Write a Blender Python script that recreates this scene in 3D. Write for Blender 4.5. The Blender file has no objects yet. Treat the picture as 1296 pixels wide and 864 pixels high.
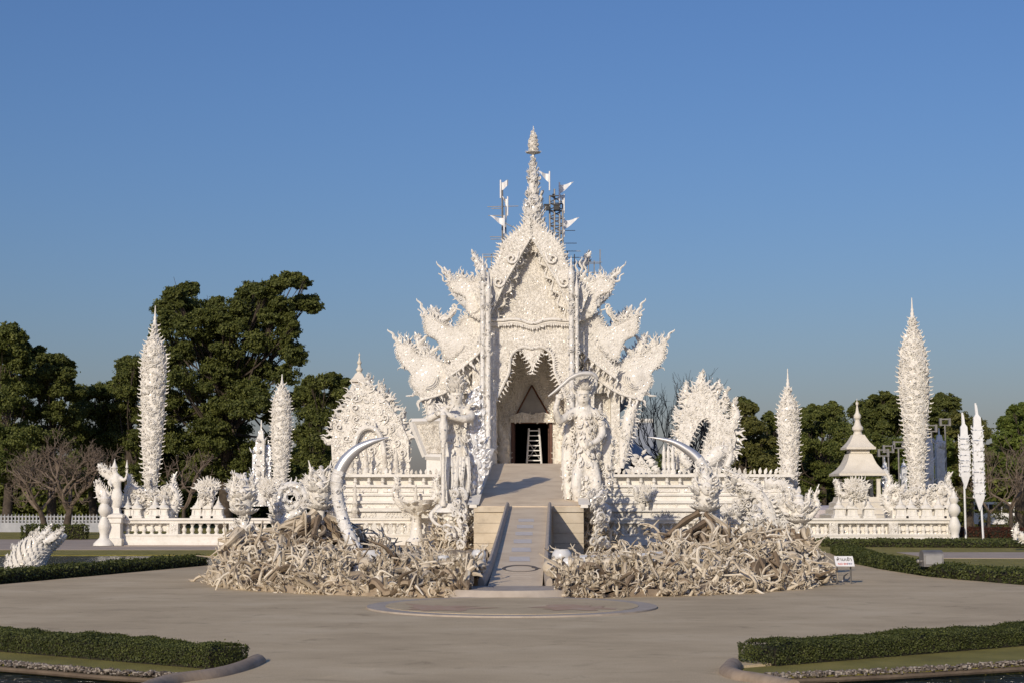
import bpy, math, random
import numpy as np
from math import radians as R, sin, cos, pi
rng = np.random.default_rng(7)
random.seed(7)
SC = bpy.context.scene
COL = SC.collection

# ------------------------------------------------------------------ camera, sky, sun, exposure
F_PX, CX, CY, HOR, EYE = 1950.0, 648.0, 432.0, 635.0, 2.0
TH = math.atan((HOR - CY) / F_PX)
cam = bpy.data.cameras.new('camera')
cam.sensor_width = 36.0
cam.lens = F_PX / 1296 * 36
cam.clip_start, cam.clip_end = 0.5, 6000
camo = bpy.data.objects.new('camera', cam)
COL.objects.link(camo)
camo.location = (0, 0, EYE)
camo.rotation_euler = (pi / 2 + TH, 0, 0)
SC.camera = camo

SUN_EL, SUN_AZ = 22.0, 21.0            # degrees; azimuth to the left of straight behind the camera
sdir = (-sin(R(SUN_AZ)) * cos(R(SUN_EL)), -cos(R(SUN_AZ)) * cos(R(SUN_EL)), sin(R(SUN_EL)))
wd = bpy.data.worlds.new('World')
SC.world = wd
wd.use_nodes = True
nt = wd.node_tree
bg = nt.nodes['Background']
sky = nt.nodes.new('ShaderNodeTexSky')
sky.sky_type = 'NISHITA'
sky.sun_disc = False
sky.sun_elevation = R(SUN_EL)
sky.sun_rotation = R(180 + SUN_AZ)
sky.altitude = 400
sky.air_density = 1.75
sky.dust_density = 1.7
sky.ozone_density = 10.0
air = nt.nodes.new('ShaderNodeMix')
air.data_type = 'RGBA'; air.blend_type = 'MULTIPLY'; air.inputs[0].default_value = 1.0
air.inputs[7].default_value = (1.03, .86, .97, 1)
nt.links.new(sky.outputs[0], air.inputs[6])
nt.links.new(air.outputs[2], bg.inputs[0])
bg.inputs[1].default_value = 0.1
sl = bpy.data.lights.new('sun', 'SUN')
sl.energy = 3.5
sl.angle = R(0.53)
sl.color = (1.0, 0.88, 0.71)
so = bpy.data.objects.new('sun', sl)
COL.objects.link(so)
from mathutils import Vector, Matrix
so.rotation_euler = Vector(sdir).to_track_quat('Z', 'Y').to_euler()
so.location = (-30, -60, 60)
SC.view_settings.view_transform = 'Standard'
SC.view_settings.look = 'None'
SC.view_settings.exposure = 0.0
SC.view_settings.gamma = 1
SC.render.film_transparent = False

# ------------------------------------------------------------------ measuring helpers
def W(px, py, Y):
    """the point at world depth Y that was measured at a photo pixel"""
    xc, yc = (px - CX) / F_PX, (CY - py) / F_PX
    d = np.array([xc, cos(TH) - yc * sin(TH), sin(TH) + yc * cos(TH)])
    return np.array([0, 0, EYE]) + d * (Y / d[1])
def G(px, py, z=0.0):
    xc, yc = (px - CX) / F_PX, (CY - py) / F_PX
    d = np.array([xc, cos(TH) - yc * sin(TH), sin(TH) + yc * cos(TH)])
    return np.array([0, 0, EYE]) + d * ((z - EYE) / d[2])
def S(Y): return Y / F_PX
def ZZ(py, Y): return W(CX, py, Y)[2]

# ------------------------------------------------------------------ mesh collecting
class MB:
    def __init__(s): s.v, s.q, s.ng, s.n = [], [], [], 0
    def add(s, v, q=None, ng=None):
        v = np.asarray(v, float).reshape(-1, 3)
        if q is not None and len(q): s.q.append(np.asarray(q, np.int64) + s.n)
        if ng:
            for f in ng: s.ng.append([i + s.n for i in f])
        s.v.append(v); s.n += len(v)
        return s
    def put(s, T, mats, trans):
        v, q = T
        mats = np.asarray(mats); trans = np.asarray(trans)
        K = len(trans)
        if K == 0: return
        V = np.einsum('kij,nj->kni', mats, v) + trans[:, None, :]
        off = (np.arange(K) * len(v))[:, None, None]
        s.add(V.reshape(-1, 3), (q[None] + off).reshape(-1, 4))
    def mesh(s, name):
        me = bpy.data.meshes.new(name)
        V = np.concatenate(s.v) if s.v else np.zeros((0, 3))
        Q = np.concatenate(s.q) if s.q else np.zeros((0, 4), np.int64)
        nl = Q.size + sum(len(f) for f in s.ng)
        nf = len(Q) + len(s.ng)
        me.vertices.add(len(V)); me.vertices.foreach_set('co', V.ravel())
        me.loops.add(nl); me.polygons.add(nf)
        li = np.concatenate([Q.ravel()] + [np.array(f) for f in s.ng]) if nl else np.zeros(0)
        me.loops.foreach_set('vertex_index', li.astype(np.int32))
        tot = np.concatenate([np.full(len(Q), 4), np.array([len(f) for f in s.ng], int)]).astype(np.int32)
        st = np.concatenate([[0], np.cumsum(tot)[:-1]]).astype(np.int32) if nf else tot
        me.polygons.foreach_set('loop_start', st)
        me.polygons.foreach_set('loop_total', tot)
        me.update(calc_edges=True); me.validate()
        return me
def build(mb, name, mat, parent=None, smooth=40):
    me = mb.mesh(name) if isinstance(mb, MB) else mb
    if smooth and len(me.polygons):
        me.polygons.foreach_set('use_smooth', np.ones(len(me.polygons), bool))
        me.set_sharp_from_angle(angle=R(smooth))
    else:
        me.polygons.foreach_set('use_smooth', np.zeros(len(me.polygons), bool))
    me.materials.clear(); me.materials.append(mat)
    o = bpy.data.objects.new(name, me)
    COL.objects.link(o)
    if parent is not None:
        o.parent = parent
        off = world_loc(parent)
        me.transform(Matrix.Translation(-Vector(off)))
    return o
def world_loc(o):
    v = Vector(o.location)
    while o.parent is not None:
        o = o.parent; v = v + Vector(o.location)
    return v
def tag(o, label=None, cat=None, group=None, kind=None):
    if label: o['label'] = label
    if cat: o['category'] = cat
    if group: o['group'] = group
    if kind: o['kind'] = kind
    return o
def thing(name, loc, label, cat, group=None):
    o = bpy.data.objects.new(name, None)
    o.empty_display_size = 0.3
    COL.objects.link(o)
    o.location = [float(c) for c in loc]
    return tag(o, label, cat, group)
def origin(o):
    """move a single mesh thing's origin to its base"""
    me = o.data
    c = np.empty(len(me.vertices) * 3); me.vertices.foreach_get('co', c); c = c.reshape(-1, 3)
    b = Vector(((c[:, 0].min() + c[:, 0].max()) / 2, (c[:, 1].min() + c[:, 1].max()) / 2, c[:, 2].min()))
    me.transform(Matrix.Translation(-b)); o.location = b
    return o
def copy_tree(o, parent=None):
    c = o.copy(); COL.objects.link(c)
    if parent is not None: c.parent = parent
    for ch in list(o.children): copy_tree(ch, c)
    return c

# ------------------------------------------------------------------ shapes
def quadgrid(nr, ns, closed=True):
    i = np.arange(nr - 1)[:, None]; j = np.arange(ns if closed else ns - 1)[None]
    j2 = (j + 1) % ns
    return np.stack([i * ns + j, i * ns + j2, (i + 1) * ns + j2, (i + 1) * ns + j], -1).reshape(-1, 4)
def unit(v):
    v = np.asarray(v, float)
    return v / (np.linalg.norm(v, axis=-1, keepdims=True) + 1e-12)
def smooth_path(P, n):
    P = np.asarray(P, float)
    if len(P) < 3:
        t = np.linspace(0, 1, n)[:, None]; return P[0] * (1 - t) + P[-1] * t
    Q = np.vstack([2 * P[0] - P[1], P, 2 * P[-1] - P[-2]])
    ts = np.linspace(0, len(P) - 1 - 1e-9, n); k = ts.astype(int); t = (ts - k)[:, None]
    a, b, c, d = Q[k], Q[k + 1], Q[k + 2], Q[k + 3]
    return .5 * (2 * b + (c - a) * t + (2 * a - 5 * b + 4 * c - d) * t ** 2 + (3 * b - a - 3 * c + d) * t ** 3)
def tube_geo(P, r, sides=6, flat=None, up=None):
    """swept tube; flat=(axis, factor) squashes the section along a world axis"""
    P = np.asarray(P, float); n = len(P)
    r = np.broadcast_to(np.asarray(r, float), (n,))
    t = unit(np.gradient(P, axis=0))
    ref = np.array(up if up is not None else (0, 1, 0), float)
    if abs(np.dot(ref, t[0])) > .95: ref = np.array([1., 0, 0])
    N = np.empty_like(P); u = unit(ref - t[0] * np.dot(ref, t[0]))
    for i in range(n):
        u = unit(u - t[i] * np.dot(u, t[i])); N[i] = u
    B = np.cross(t, N)
    a = np.linspace(0, 2 * pi, sides, endpoint=False)
    ring = N[:, None] * np.cos(a)[None, :, None] + B[:, None] * np.sin(a)[None, :, None]
    off = ring * r[:, None, None]
    if flat is not None:
        ax = np.array(flat[0], float)
        off = off + (off @ ax)[..., None] * ax * (flat[1] - 1)
    V = (P[:, None] + off).reshape(-1, 3)
    return V, quadgrid(n, sides)
def tube(mb, P, r, sides=6, flat=None, caps=True):
    v, q = tube_geo(P, r, sides, flat)
    n = len(P)
    mb.add(v, q, [list(range(sides))[::-1], [(n - 1) * sides + k for k in range(sides)]] if caps else None)
def lathe(mb, c, prof, seg=16, sx=1, sy=1, square=False, rot=0):
    """prof = [(r, z)...]; square -> four sided"""
    prof = np.asarray(prof, float)
    if square: seg = 4; a = np.array([1, 3, 5, 7]) * pi / 4 + rot; k = math.sqrt(2)
    else: a = np.linspace(0, 2 * pi, seg, endpoint=False) + rot; k = 1
    x = prof[:, :1] * np.cos(a) * k * sx; y = prof[:, :1] * np.sin(a) * k * sy
    z = np.repeat(prof[:, 1:], seg, 1)
    V = np.stack([x, y, z], -1).reshape(-1, 3) + np.asarray(c, float)
    n = len(prof)
    mb.add(V, quadgrid(n, seg), [list(range(seg))[::-1], [(n - 1) * seg + k for k in range(seg)]])
def box(mb, x0, x1, y0, y1, z0, z1):
    v = [(x, y, z) for z in (z0, z1) for x, y in ((x0, y0), (x1, y0), (x1, y1), (x0, y1))]
    mb.add(v, [(3, 2, 1, 0), (4, 5, 6, 7), (0, 1, 5, 4), (1, 2, 6, 5), (2, 3, 7, 6), (3, 0, 4, 7)])
def bar(mb, a, b, w, d=None):
    """square bar from a to b"""
    tube(mb, [a, b], w * .7071, 4)
def area2(p):
    p = np.asarray(p); x, y = p[:, 0], p[:, 1]
    return .5 * np.sum(x * np.roll(y, -1) - np.roll(x, -1) * y)
def prism_xz(mb, pts, y0, y1):
    """outline in x,z extruded in y (y0 = front)"""
    p = np.asarray(pts, float)
    if area2(p) < 0: p = p[::-1]
    n = len(p)
    f = np.c_[p[:, 0], np.full(n, y0), p[:, 1]]; b = np.c_[p[:, 0], np.full(n, y1), p[:, 1]]
    i = np.arange(n); j = (i + 1) % n
    mb.add(np.vstack([f, b]), np.stack([j, i, i + n, j + n], -1), [list(range(n)), list(range(2 * n - 1, n - 1, -1))])
def prism_px(mb, pp, Y, depth, sm=0):
    """outline measured in photo pixels, at depth Y, with a real thickness"""
    w = np.array([W(x, y, Y)[[0, 2]] for x, y in pp])
    if sm: w = smooth_path(np.vstack([w, w[:1]]), sm)[:-1]
    prism_xz(mb, w, Y, Y + depth)
    return w
def slab(name, pts, zt, zb, mat, label=None):
    p = np.asarray(pts, float)
    if area2(p) < 0: p = p[::-1]
    n = len(p); i = np.arange(n); j = (i + 1) % n
    mb = MB(); mb.add(np.vstack([np.c_[p, np.full(n, zt)], np.c_[p, np.full(n, zb)]]),
                      np.stack([i + n, j + n, j, i], -1), [list(range(n)), list(range(2 * n - 1, n - 1, -1))])
    o = build(mb, name, mat, smooth=0); o['kind'] = 'structure'
    return o
def sphere(mb, c, r, nu=12, nv=8):
    th = np.linspace(0.01, pi - .01, nv); prof = [(sin(t), -cos(t)) for t in th]
    m = MB(); lathe(m, (0, 0, 0), prof, nu)
    v = np.concatenate(m.v) * np.asarray(r) + np.asarray(c)
    mb.add(v, m.q[0], m.ng)

# ---- ornament templates: grow along +z, face -y, unit length about 1
def t_flame(bend=1.0, w=.155):
    t = np.linspace(0, 1, 7)
    x = bend * (.34 * np.sin(t * pi) * (1 - t) - .34 * t ** 2 + 1.1 * np.clip(t - .66, 0, 1) ** 1.2)
    P = np.c_[x, -.16 * t ** 1.5, t - .35 * np.clip(t - .8, 0, 1)]
    r = w * np.array([.85, 1, .95, .72, .46, .30, .03])
    return tube_geo(P, r, 5, flat=((0, 1, 0), .55))
def t_spiral(turns=1.15, w=.11):
    n = 12
    a = np.linspace(0, turns * 2 * pi, n)
    rad = .36 * (1 - .72 * np.linspace(0, 1, n))
    P = np.c_[np.cos(a) * rad - .36, -.05 - .12 * np.linspace(0, 1, n), np.sin(a) * rad + .45]
    P = np.vstack([[[-.05, 0, -.2], [-.0, -.02, .2]], P])
    r = np.r_[w * .5, w * 1.0, np.linspace(w * 1.1, w * .75, n)]
    r[-1] = w * .3
    return tube_geo(P, r, 5)
def t_leaf():
    P = np.array([[0, 0, 0], [0, -.1, .25], [0, -.16, .5], [.02, -.2, .75], [.05, -.3, 1.0]])
    return tube_geo(P, np.array([.12, .26, .3, .18, .02]), 6, flat=((0, 1, 0), .45))
FL, FR, SP, LF = t_flame(1), t_flame(-1), t_spiral(), t_leaf()
SP2 = (SP[0] * np.array([-1, 1, 1]), SP[1][:, ::-1])
TIP = tube_geo(np.array([[0, 0, 0], [.09, 0, .25], [-.06, -.05, .5], [.06, -.02, .75], [-.03, 0, 1.05]]), np.array([.12, .12, .075, .045, .01]), 5)
def frames(up, nrm, size):
    up, nrm = unit(up), np.asarray(nrm, float)
    nrm = unit(nrm - up * np.sum(up * nrm, -1, keepdims=True))
    t = np.cross(-nrm, up)
    M = np.stack([t, -nrm, up], -1)
    return M * np.asarray(size)[:, None, None]
def sprout(mb, pts, ups, nrms, size, temps=(FL, FR)):
    pts = np.asarray(pts, float)
    if len(pts) == 0: return
    size = np.broadcast_to(np.asarray(size, float), (len(pts),))
    M = frames(np.asarray(ups, float), np.asarray(nrms, float), size)
    k = rng.integers(0, len(temps), len(pts))
    for i, T in enumerate(temps):
        s = k == i
        mb.put(T, M[s], pts[s])
def inpoly(p, poly):
    x, y = p[:, 0], p[:, 1]; c = np.zeros(len(p), bool)
    for (x0, y0), (x1, y1) in zip(poly, np.roll(poly, -1, 0)):
        k = ((y0 > y) != (y1 > y)) & (x < (x1 - x0) * (y - y0) / (y1 - y0 + 1e-12) + x0)
        c ^= k
    return c
def relief(mb, poly, y, size, xc=None, spread=.35, temps=(SP, FL), jitter=.35, step=.72, hole=None):
    """carved scrolls over a wall face that looks towards -y"""
    poly = np.asarray(poly); st = size * step
    gx = np.arange(poly[:, 0].min(), poly[:, 0].max(), st); gz = np.arange(poly[:, 1].min(), poly[:, 1].max(), st)
    X, Zz = np.meshgrid(gx, gz); X = X + (np.arange(len(gz)) % 2)[:, None] * st * .5
    p = np.c_[X.ravel(), Zz.ravel()] + rng.normal(0, jitter * st * .5, (X.size, 2))
    k = inpoly(p, poly)
    if hole is not None: k &= ~inpoly(p, np.asarray(hole))
    p = p[k]
    if len(p) == 0: return
    if xc is None: xc = poly[:, 0].mean()
    s = np.sign(p[:, 0] - xc + 1e-6)
    ang = s * (spread + rng.normal(0, .45, len(p)))
    up = np.c_[np.sin(ang), np.zeros(len(p)), np.cos(ang)]
    n = np.tile([0, -1., 0], (len(p), 1))
    sz = size * rng.uniform(.7, 1.2, len(p))
    M = frames(up, n, sz); M[:, :, 0] *= s[:, None]
    kk = rng.integers(0, len(temps), len(p)); P = np.c_[p[:, 0], np.full(len(p), y), p[:, 1]] - up * sz[:, None] * .3
    for i, T in enumerate(temps): mb.put(T, M[kk == i], P[kk == i])
def clad(mb, c, prof, size, cover=1.0, tilt=.45, temps=(FL, FR, SP, SP2), sx=1, sy=1, tiers=None):
    """flame cladding all round a turned body"""
    prof = np.asarray(prof, float)
    for k in range(len(prof) - 1):
        (r0, z0), (r1, z1) = prof[k], prof[k + 1]
        L = math.hypot(r1 - r0, z1 - z0)
        ar = pi * (r0 + r1) * L * max(sx, sy)
        n = int(ar / (size * size) * 1.5 * cover + rng.random())
        if n < 1: continue
        t = rng.random(n); a = rng.uniform(0, 2 * pi, n)
        r = r0 + (r1 - r0) * t; z = z0 + (z1 - z0) * t
        nr = np.c_[np.cos(a) / sx, np.sin(a) / sy, np.full(n, (r0 - r1) / L)]
        nr = unit(nr)
        up = unit(np.c_[np.cos(a) * (r1 - r0), np.sin(a) * (r1 - r0), np.full(n, z1 - z0)])
        tl = np.abs(rng.normal(tilt, .25, n))[:, None]
        u = up * np.cos(tl) + nr * np.sin(tl); m = nr * np.cos(tl) - up * np.sin(tl)
        sd = rng.normal(0, .35, n)[:, None]
        u = unit(u + np.cross(up, nr) * sd)
        sprout(mb, np.c_[np.cos(a) * r * sx, np.sin(a) * r * sy, z] + np.asarray(c), u, m, size * rng.uniform(.7, 1.3, n), temps)
def fringe(mb, P, size, side=1, lean=.5, step=.7, temps=(FL,), y=None, nrm=(0, -1, 0), jit=.2):
    """flames growing along the edge of a path lying in an x,z plane"""
    P = np.asarray(P, float); d = np.r_[0, np.cumsum(np.linalg.norm(np.diff(P, axis=0), axis=1))]
    if np.ndim(size):
        k_ = np.asarray(size, float); dens = np.r_[0, np.cumsum(np.diff(d) / (.5 * (k_[1:] + k_[:-1]) * step))]; n = max(2, int(dens[-1]))
        s = np.interp(np.linspace(0, dens[-1], n), dens, d); size = np.interp(s, d, k_)
    else:
        n = max(2, int(d[-1] / (size * step))); s = np.linspace(0, d[-1], n)
    q = np.stack([np.interp(s, d, P[:, i]) for i in range(3)], 1)
    t = unit(np.gradient(q, axis=0))
    out = np.stack([-t[:, 2], np.zeros(n), t[:, 0]], 1) * side
    up = unit(out + t * lean + rng.normal(0, jit, (n, 3)))
    sz = size * rng.uniform(.75, 1.25, n)
    M = frames(up, np.tile(nrm, (n, 1)).astype(float), sz); M[:, :, 0] *= side
    k = rng.integers(0, len(temps), n)
    for i, T in enumerate(temps): mb.put(T, M[k == i], q[k == i])
def pxpath(pp, Y, n=24):
    return smooth_path([W(x, y, Y) for x, y in pp], n)

# ------------------------------------------------------------------ materials
def new_mat(name):
    m = bpy.data.materials.new(name); m.use_nodes = True
    return m, m.node_tree, m.node_tree.nodes['Principled BSDF']
def node(t, kind, **kw):
    n = t.nodes.new(kind)
    for k, v in kw.items():
        if k.startswith('i_'): n.inputs[k[2:].replace('_', ' ')].default_value = v
        else: setattr(n, k, v)
    return n
def ramp(t, stops, fac):
    r = t.nodes.new('ShaderNodeValToRGB'); e = r.color_ramp.elements
    while len(e) < len(stops): e.new(.5)
    for el, (p, c) in zip(e, stops): el.position = p; el.color = (*c, 1)
    t.links.new(fac, r.inputs[0]); return r
def mat_noise(name, stops, scale=3, rough=.7, bump=.0, bscale=20, island=0.0, detail=6, metallic=0, voro=False, stretch=None, bdist=.02):
    m, t, b = new_mat(name)
    tc = node(t, 'ShaderNodeTexCoord')
    src = tc.outputs['Object']
    if stretch:
        mp = node(t, 'ShaderNodeMapping'); mp.inputs['Scale'].default_value = stretch
        t.links.new(src, mp.inputs[0]); src = mp.outputs[0]
    n = node(t, 'ShaderNodeTexNoise', i_Scale=scale, i_Detail=detail, i_Roughness=.6)
    t.links.new(src, n.inputs['Vector'])
    fac = n.outputs['Fac']
    if island:
        g = node(t, 'ShaderNodeNewGeometry')
        mx = node(t, 'ShaderNodeMix', data_type='FLOAT'); mx.inputs[0].default_value = island
        t.links.new(fac, mx.inputs[2]); t.links.new(g.outputs['Random Per Island'], mx.inputs[3]); fac = mx.outputs[0]
    r = ramp(t, stops, fac)
    t.links.new(r.outputs[0], b.inputs['Base Color'])
    b.inputs['Roughness'].default_value = rough; b.inputs['Metallic'].default_value = metallic
    if bump:
        if voro: bn = node(t, 'ShaderNodeTexVoronoi', i_Scale=bscale); bo = bn.outputs['Distance']
        else: bn = node(t, 'ShaderNodeTexNoise', i_Scale=bscale, i_Detail=5.0); bo = bn.outputs['Fac']
        t.links.new(tc.outputs['Object'], bn.inputs['Vector'])
        bu = node(t, 'ShaderNodeBump'); bu.inputs['Strength'].default_value = bump; bu.inputs['Distance'].default_value = bdist
        t.links.new(bo, bu.inputs['Height']); t.links.new(bu.outputs[0], b.inputs['Normal'])
    return m
def mat_plaster(name, hi, lo, glass=.0, scale=1.3, bump=.5, bscale=9, gs=14, rough=.62, dirt=.45):
    """white plaster with weather stains and scattered chips of mirror glass"""
    m, t, b = new_mat(name)
    tc = node(t, 'ShaderNodeTexCoord')
    n = node(t, 'ShaderNodeTexNoise', i_Scale=scale, i_Detail=8.0, i_Roughness=.65)
    t.links.new(tc.outputs['Object'], n.inputs['Vector'])
    r = ramp(t, [(.3, lo), (.52, hi), (.75, tuple(min(.9, c * 1.04) for c in hi))], n.outputs['Fac'])
    nf = node(t, 'ShaderNodeTexNoise', i_Scale=scale * 6.5, i_Detail=6.0, i_Roughness=.7)
    t.links.new(tc.outputs['Object'], nf.inputs['Vector'])
    rf = ramp(t, [(.34, (.56, .52, .46)), (.47, (.94, .93, .92)), (.6, (1, 1, 1))], nf.outputs['Fac'])
    mu = node(t, 'ShaderNodeMix', data_type='RGBA', blend_type='MULTIPLY'); mu.inputs[0].default_value = dirt
    t.links.new(r.outputs[0], mu.inputs[6]); t.links.new(rf.outputs[0], mu.inputs[7])
    t.links.new(mu.outputs[2], b.inputs['Base Color'])
    b.inputs['Roughness'].default_value = rough
    v = node(t, 'ShaderNodeTexVoronoi', i_Scale=bscale)
    t.links.new(tc.outputs['Object'], v.inputs['Vector'])
    bu = node(t, 'ShaderNodeBump'); bu.inputs['Strength'].default_value = bump; bu.inputs['Distance'].default_value = .03
    t.links.new(v.outputs['Distance'], bu.inputs['Height']); t.links.new(bu.outputs[0], b.inputs['Normal'])
    if glass:
        g = node(t, 'ShaderNodeTexVoronoi', i_Scale=gs)
        t.links.new(tc.outputs['Object'], g.inputs['Vector'])
        sp = node(t, 'ShaderNodeSeparateColor'); t.links.new(g.outputs['Color'], sp.inputs[0])
        mm = node(t, 'ShaderNodeMath', operation='LESS_THAN'); mm.inputs[1].default_value = glass
        t.links.new(sp.outputs[0], mm.inputs[0]); t.links.new(mm.outputs[0], b.inputs['Metallic'])
        mr = node(t, 'ShaderNodeMapRange'); mr.inputs[3].default_value = rough; mr.inputs[4].default_value = .38
        t.links.new(mm.outputs[0], mr.inputs[0]); t.links.new(mr.outputs[0], b.inputs['Roughness'])
    return m
def mat_leaf(name, dark, light, scale=.35, trans=.38):
    m, t, b = new_mat(name)
    tc = node(t, 'ShaderNodeTexCoord'); g = node(t, 'ShaderNodeNewGeometry')
    n = node(t, 'ShaderNodeTexNoise', i_Scale=scale, i_Detail=3.0)
    t.links.new(tc.outputs['Object'], n.inputs['Vector'])
    mx = node(t, 'ShaderNodeMix', data_type='FLOAT'); mx.inputs[0].default_value = .5
    t.links.new(n.outputs['Fac'], mx.inputs[2]); t.links.new(g.outputs['Random Per Island'], mx.inputs[3])
    r = ramp(t, [(.2, dark), (.6, tuple((a + c) / 2 for a, c in zip(dark, light))), (.9, light)], mx.outputs[0])
    t.links.new(r.outputs[0], b.inputs['Base Color'])
    b.inputs['Roughness'].default_value = .55
    b.inputs['Specular IOR Level'].default_value = .3
    tr = node(t, 'ShaderNodeBsdfTranslucent'); t.links.new(r.outputs[0], tr.inputs[0])
    ms = node(t, 'ShaderNodeMixShader'); ms.inputs[0].default_value = trans
    t.links.new(b.outputs[0], ms.inputs[1]); t.links.new(tr.outputs[0], ms.inputs[2])
    t.links.new(ms.outputs[0], t.nodes['Material Output'].inputs[0])
    return m
def mat_flat(name, c, rough=.5, metallic=0):
    lo = tuple(x * .88 for x in c)
    return mat_noise(name, [(.3, lo), (.7, c)], 6, rough, metallic=metallic)

WHITE = (.77, .74, .68); WLO = (.64, .605, .54)
M_white = mat_plaster('carved white plaster', WHITE, WLO, .03)
M_fine = mat_plaster('finely carved white plaster', WHITE, WLO, .02, bscale=14, bump=.6)
M_smooth = mat_plaster('smooth white render', (.77, .74, .68), (.66, .63, .56), 0, scale=.9, bump=.12, bscale=18, dirt=.3)
M_cool = mat_plaster('weathered white plaster', (.76, .74, .70), (.5, .47, .42), .06, scale=2.2, bscale=12)
M_old = mat_plaster('stained plaster', (.70, .66, .58), (.36, .31, .25), 0, scale=2.8, bscale=12)
M_mirror = mat_plaster('mirror glass mosaic', (.72, .73, .75), (.52, .53, .55), .55, scale=3, bscale=8, gs=9)
M_bone = mat_noise('bone coloured cement', [(.2, (.26, .21, .145)), (.45, (.51, .43, .32)), (.62, (.66, .585, .465)), (.85, (.77, .715, .61))], 1.6, .8, .5, 22, island=.5)
M_brown = mat_noise('brown stained cement', [(.25, (.07, .05, .03)), (.5, (.20, .145, .095)), (.8, (.42, .34, .24))], 2.5, .85, .6, 18, island=.4)
M_chrome = mat_noise('polished steel', [(.3, (.70, .69, .67)), (.7, (.82, .81, .79))], 1.5, .36, .08, 6, metallic=.72)
M_blade = mat_noise('dull steel', [(.3, (.42, .41, .40)), (.7, (.56, .55, .53))], 3, .5, metallic=.3)
M_steel = mat_noise('weathered steel', [(.3, (.20, .19, .18)), (.7, (.32, .305, .285))], 4, .5, metallic=.6)
M_bowl = mat_noise('pale enamel', [(.3, (.52, .52, .52)), (.7, (.72, .72, .71))], 3, .3)
M_conc = None
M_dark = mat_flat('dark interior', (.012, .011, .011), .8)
M_wood = mat_noise('red brown timber', [(.3, (.06, .022, .012)), (.7, (.13, .05, .025))], 5, .5, stretch=(6, 6, .8))
M_grey = mat_noise('grey plaster', [(.3, (.26, .255, .25)), (.7, (.34, .335, .33))], 2, .8, .3, 12)
M_rooft = mat_noise('grey roof sheet', [(.3, (.25, .27, .29)), (.7, (.36, .38, .40))], 1.5, .6, stretch=(8, 1, 1))
M_roofw = mat_noise('cream roof tiles', [(.3, (.62, .57, .48)), (.7, (.74, .69, .60))], 1.8, .7, .6, 11)
M_bark = mat_noise('grey brown bark', [(.3, (.03, .022, .016)), (.7, (.095, .072, .052))], 4, .9, .7, 12)
M_barkp = mat_noise('pale bare bark', [(.3, (.09, .065, .045)), (.7, (.22, .17, .13))], 5, .9, .6, 14)
M_darkwood = mat_noise('dark bare wood', [(.3, (.02, .02, .022)), (.7, (.06, .06, .065))], 5, .8)
M_leafd = mat_leaf('dark evergreen leaves', (.045, .062, .014), (.225, .24, .06))
M_leafm = mat_leaf('mid green leaves', (.055, .078, .018), (.25, .265, .066))
M_leafo = mat_leaf('olive leaves', (.07, .08, .02), (.27, .255, .07))
M_leafb = mat_leaf('bright green leaves', (.065, .10, .018), (.23, .27, .055))
M_hedge = mat_leaf('clipped hedge leaves', (.018, .028, .007), (.13, .145, .036), scale=2.0, trans=.15)
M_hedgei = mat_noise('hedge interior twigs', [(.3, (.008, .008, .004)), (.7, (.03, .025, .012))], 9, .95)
M_redhedge = mat_leaf('red brown hedge leaves', (.05, .018, .01), (.16, .06, .03), scale=2.0)
M_grass = mat_noise('short lawn grass', [(.25, (.14, .12, .02)), (.5, (.22, .195, .038)), (.75, (.31, .255, .07))], 1.2, .95, .9, 60, bdist=.03)
M_soil = mat_noise('bare earth', [(.3, (.09, .065, .045)), (.7, (.17, .13, .09))], 3, .95, .5, 15)
M_pebble = mat_noise('pebble kerb stones', [(.2, (.07, .055, .045)), (.5, (.16, .13, .105)), (.8, (.33, .29, .24))], 9, .85, island=.8)
M_kerb = mat_noise('smooth concrete kerb', [(.3, (.24, .18, .125)), (.7, (.38, .295, .215))], 4, .75, .3, 30)
M_shadepaint = mat_noise('shade toned white fence paint', [(.3, (.30, .31, .33)), (.7, (.42, .43, .45))], 1.5, .8)  # white fence paint; the shade of trees over it is put into this grey
M_flag = mat_flat('white sheet metal', (.82, .82, .82), .5)
M_black = mat_flat('black metal', (.015, .015, .017), .5)
M_red = mat_flat('red paint', (.55, .05, .05), .5)
M_blue = mat_flat('dark blue paint', (.06, .07, .20), .5)
M_board = mat_flat('white sign board', (.80, .79, .78), .4)
M_tarp = mat_noise('pale awning cloth', [(.3, (.50, .45, .48)), (.7, (.62, .57, .58))], 3, .8)

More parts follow.
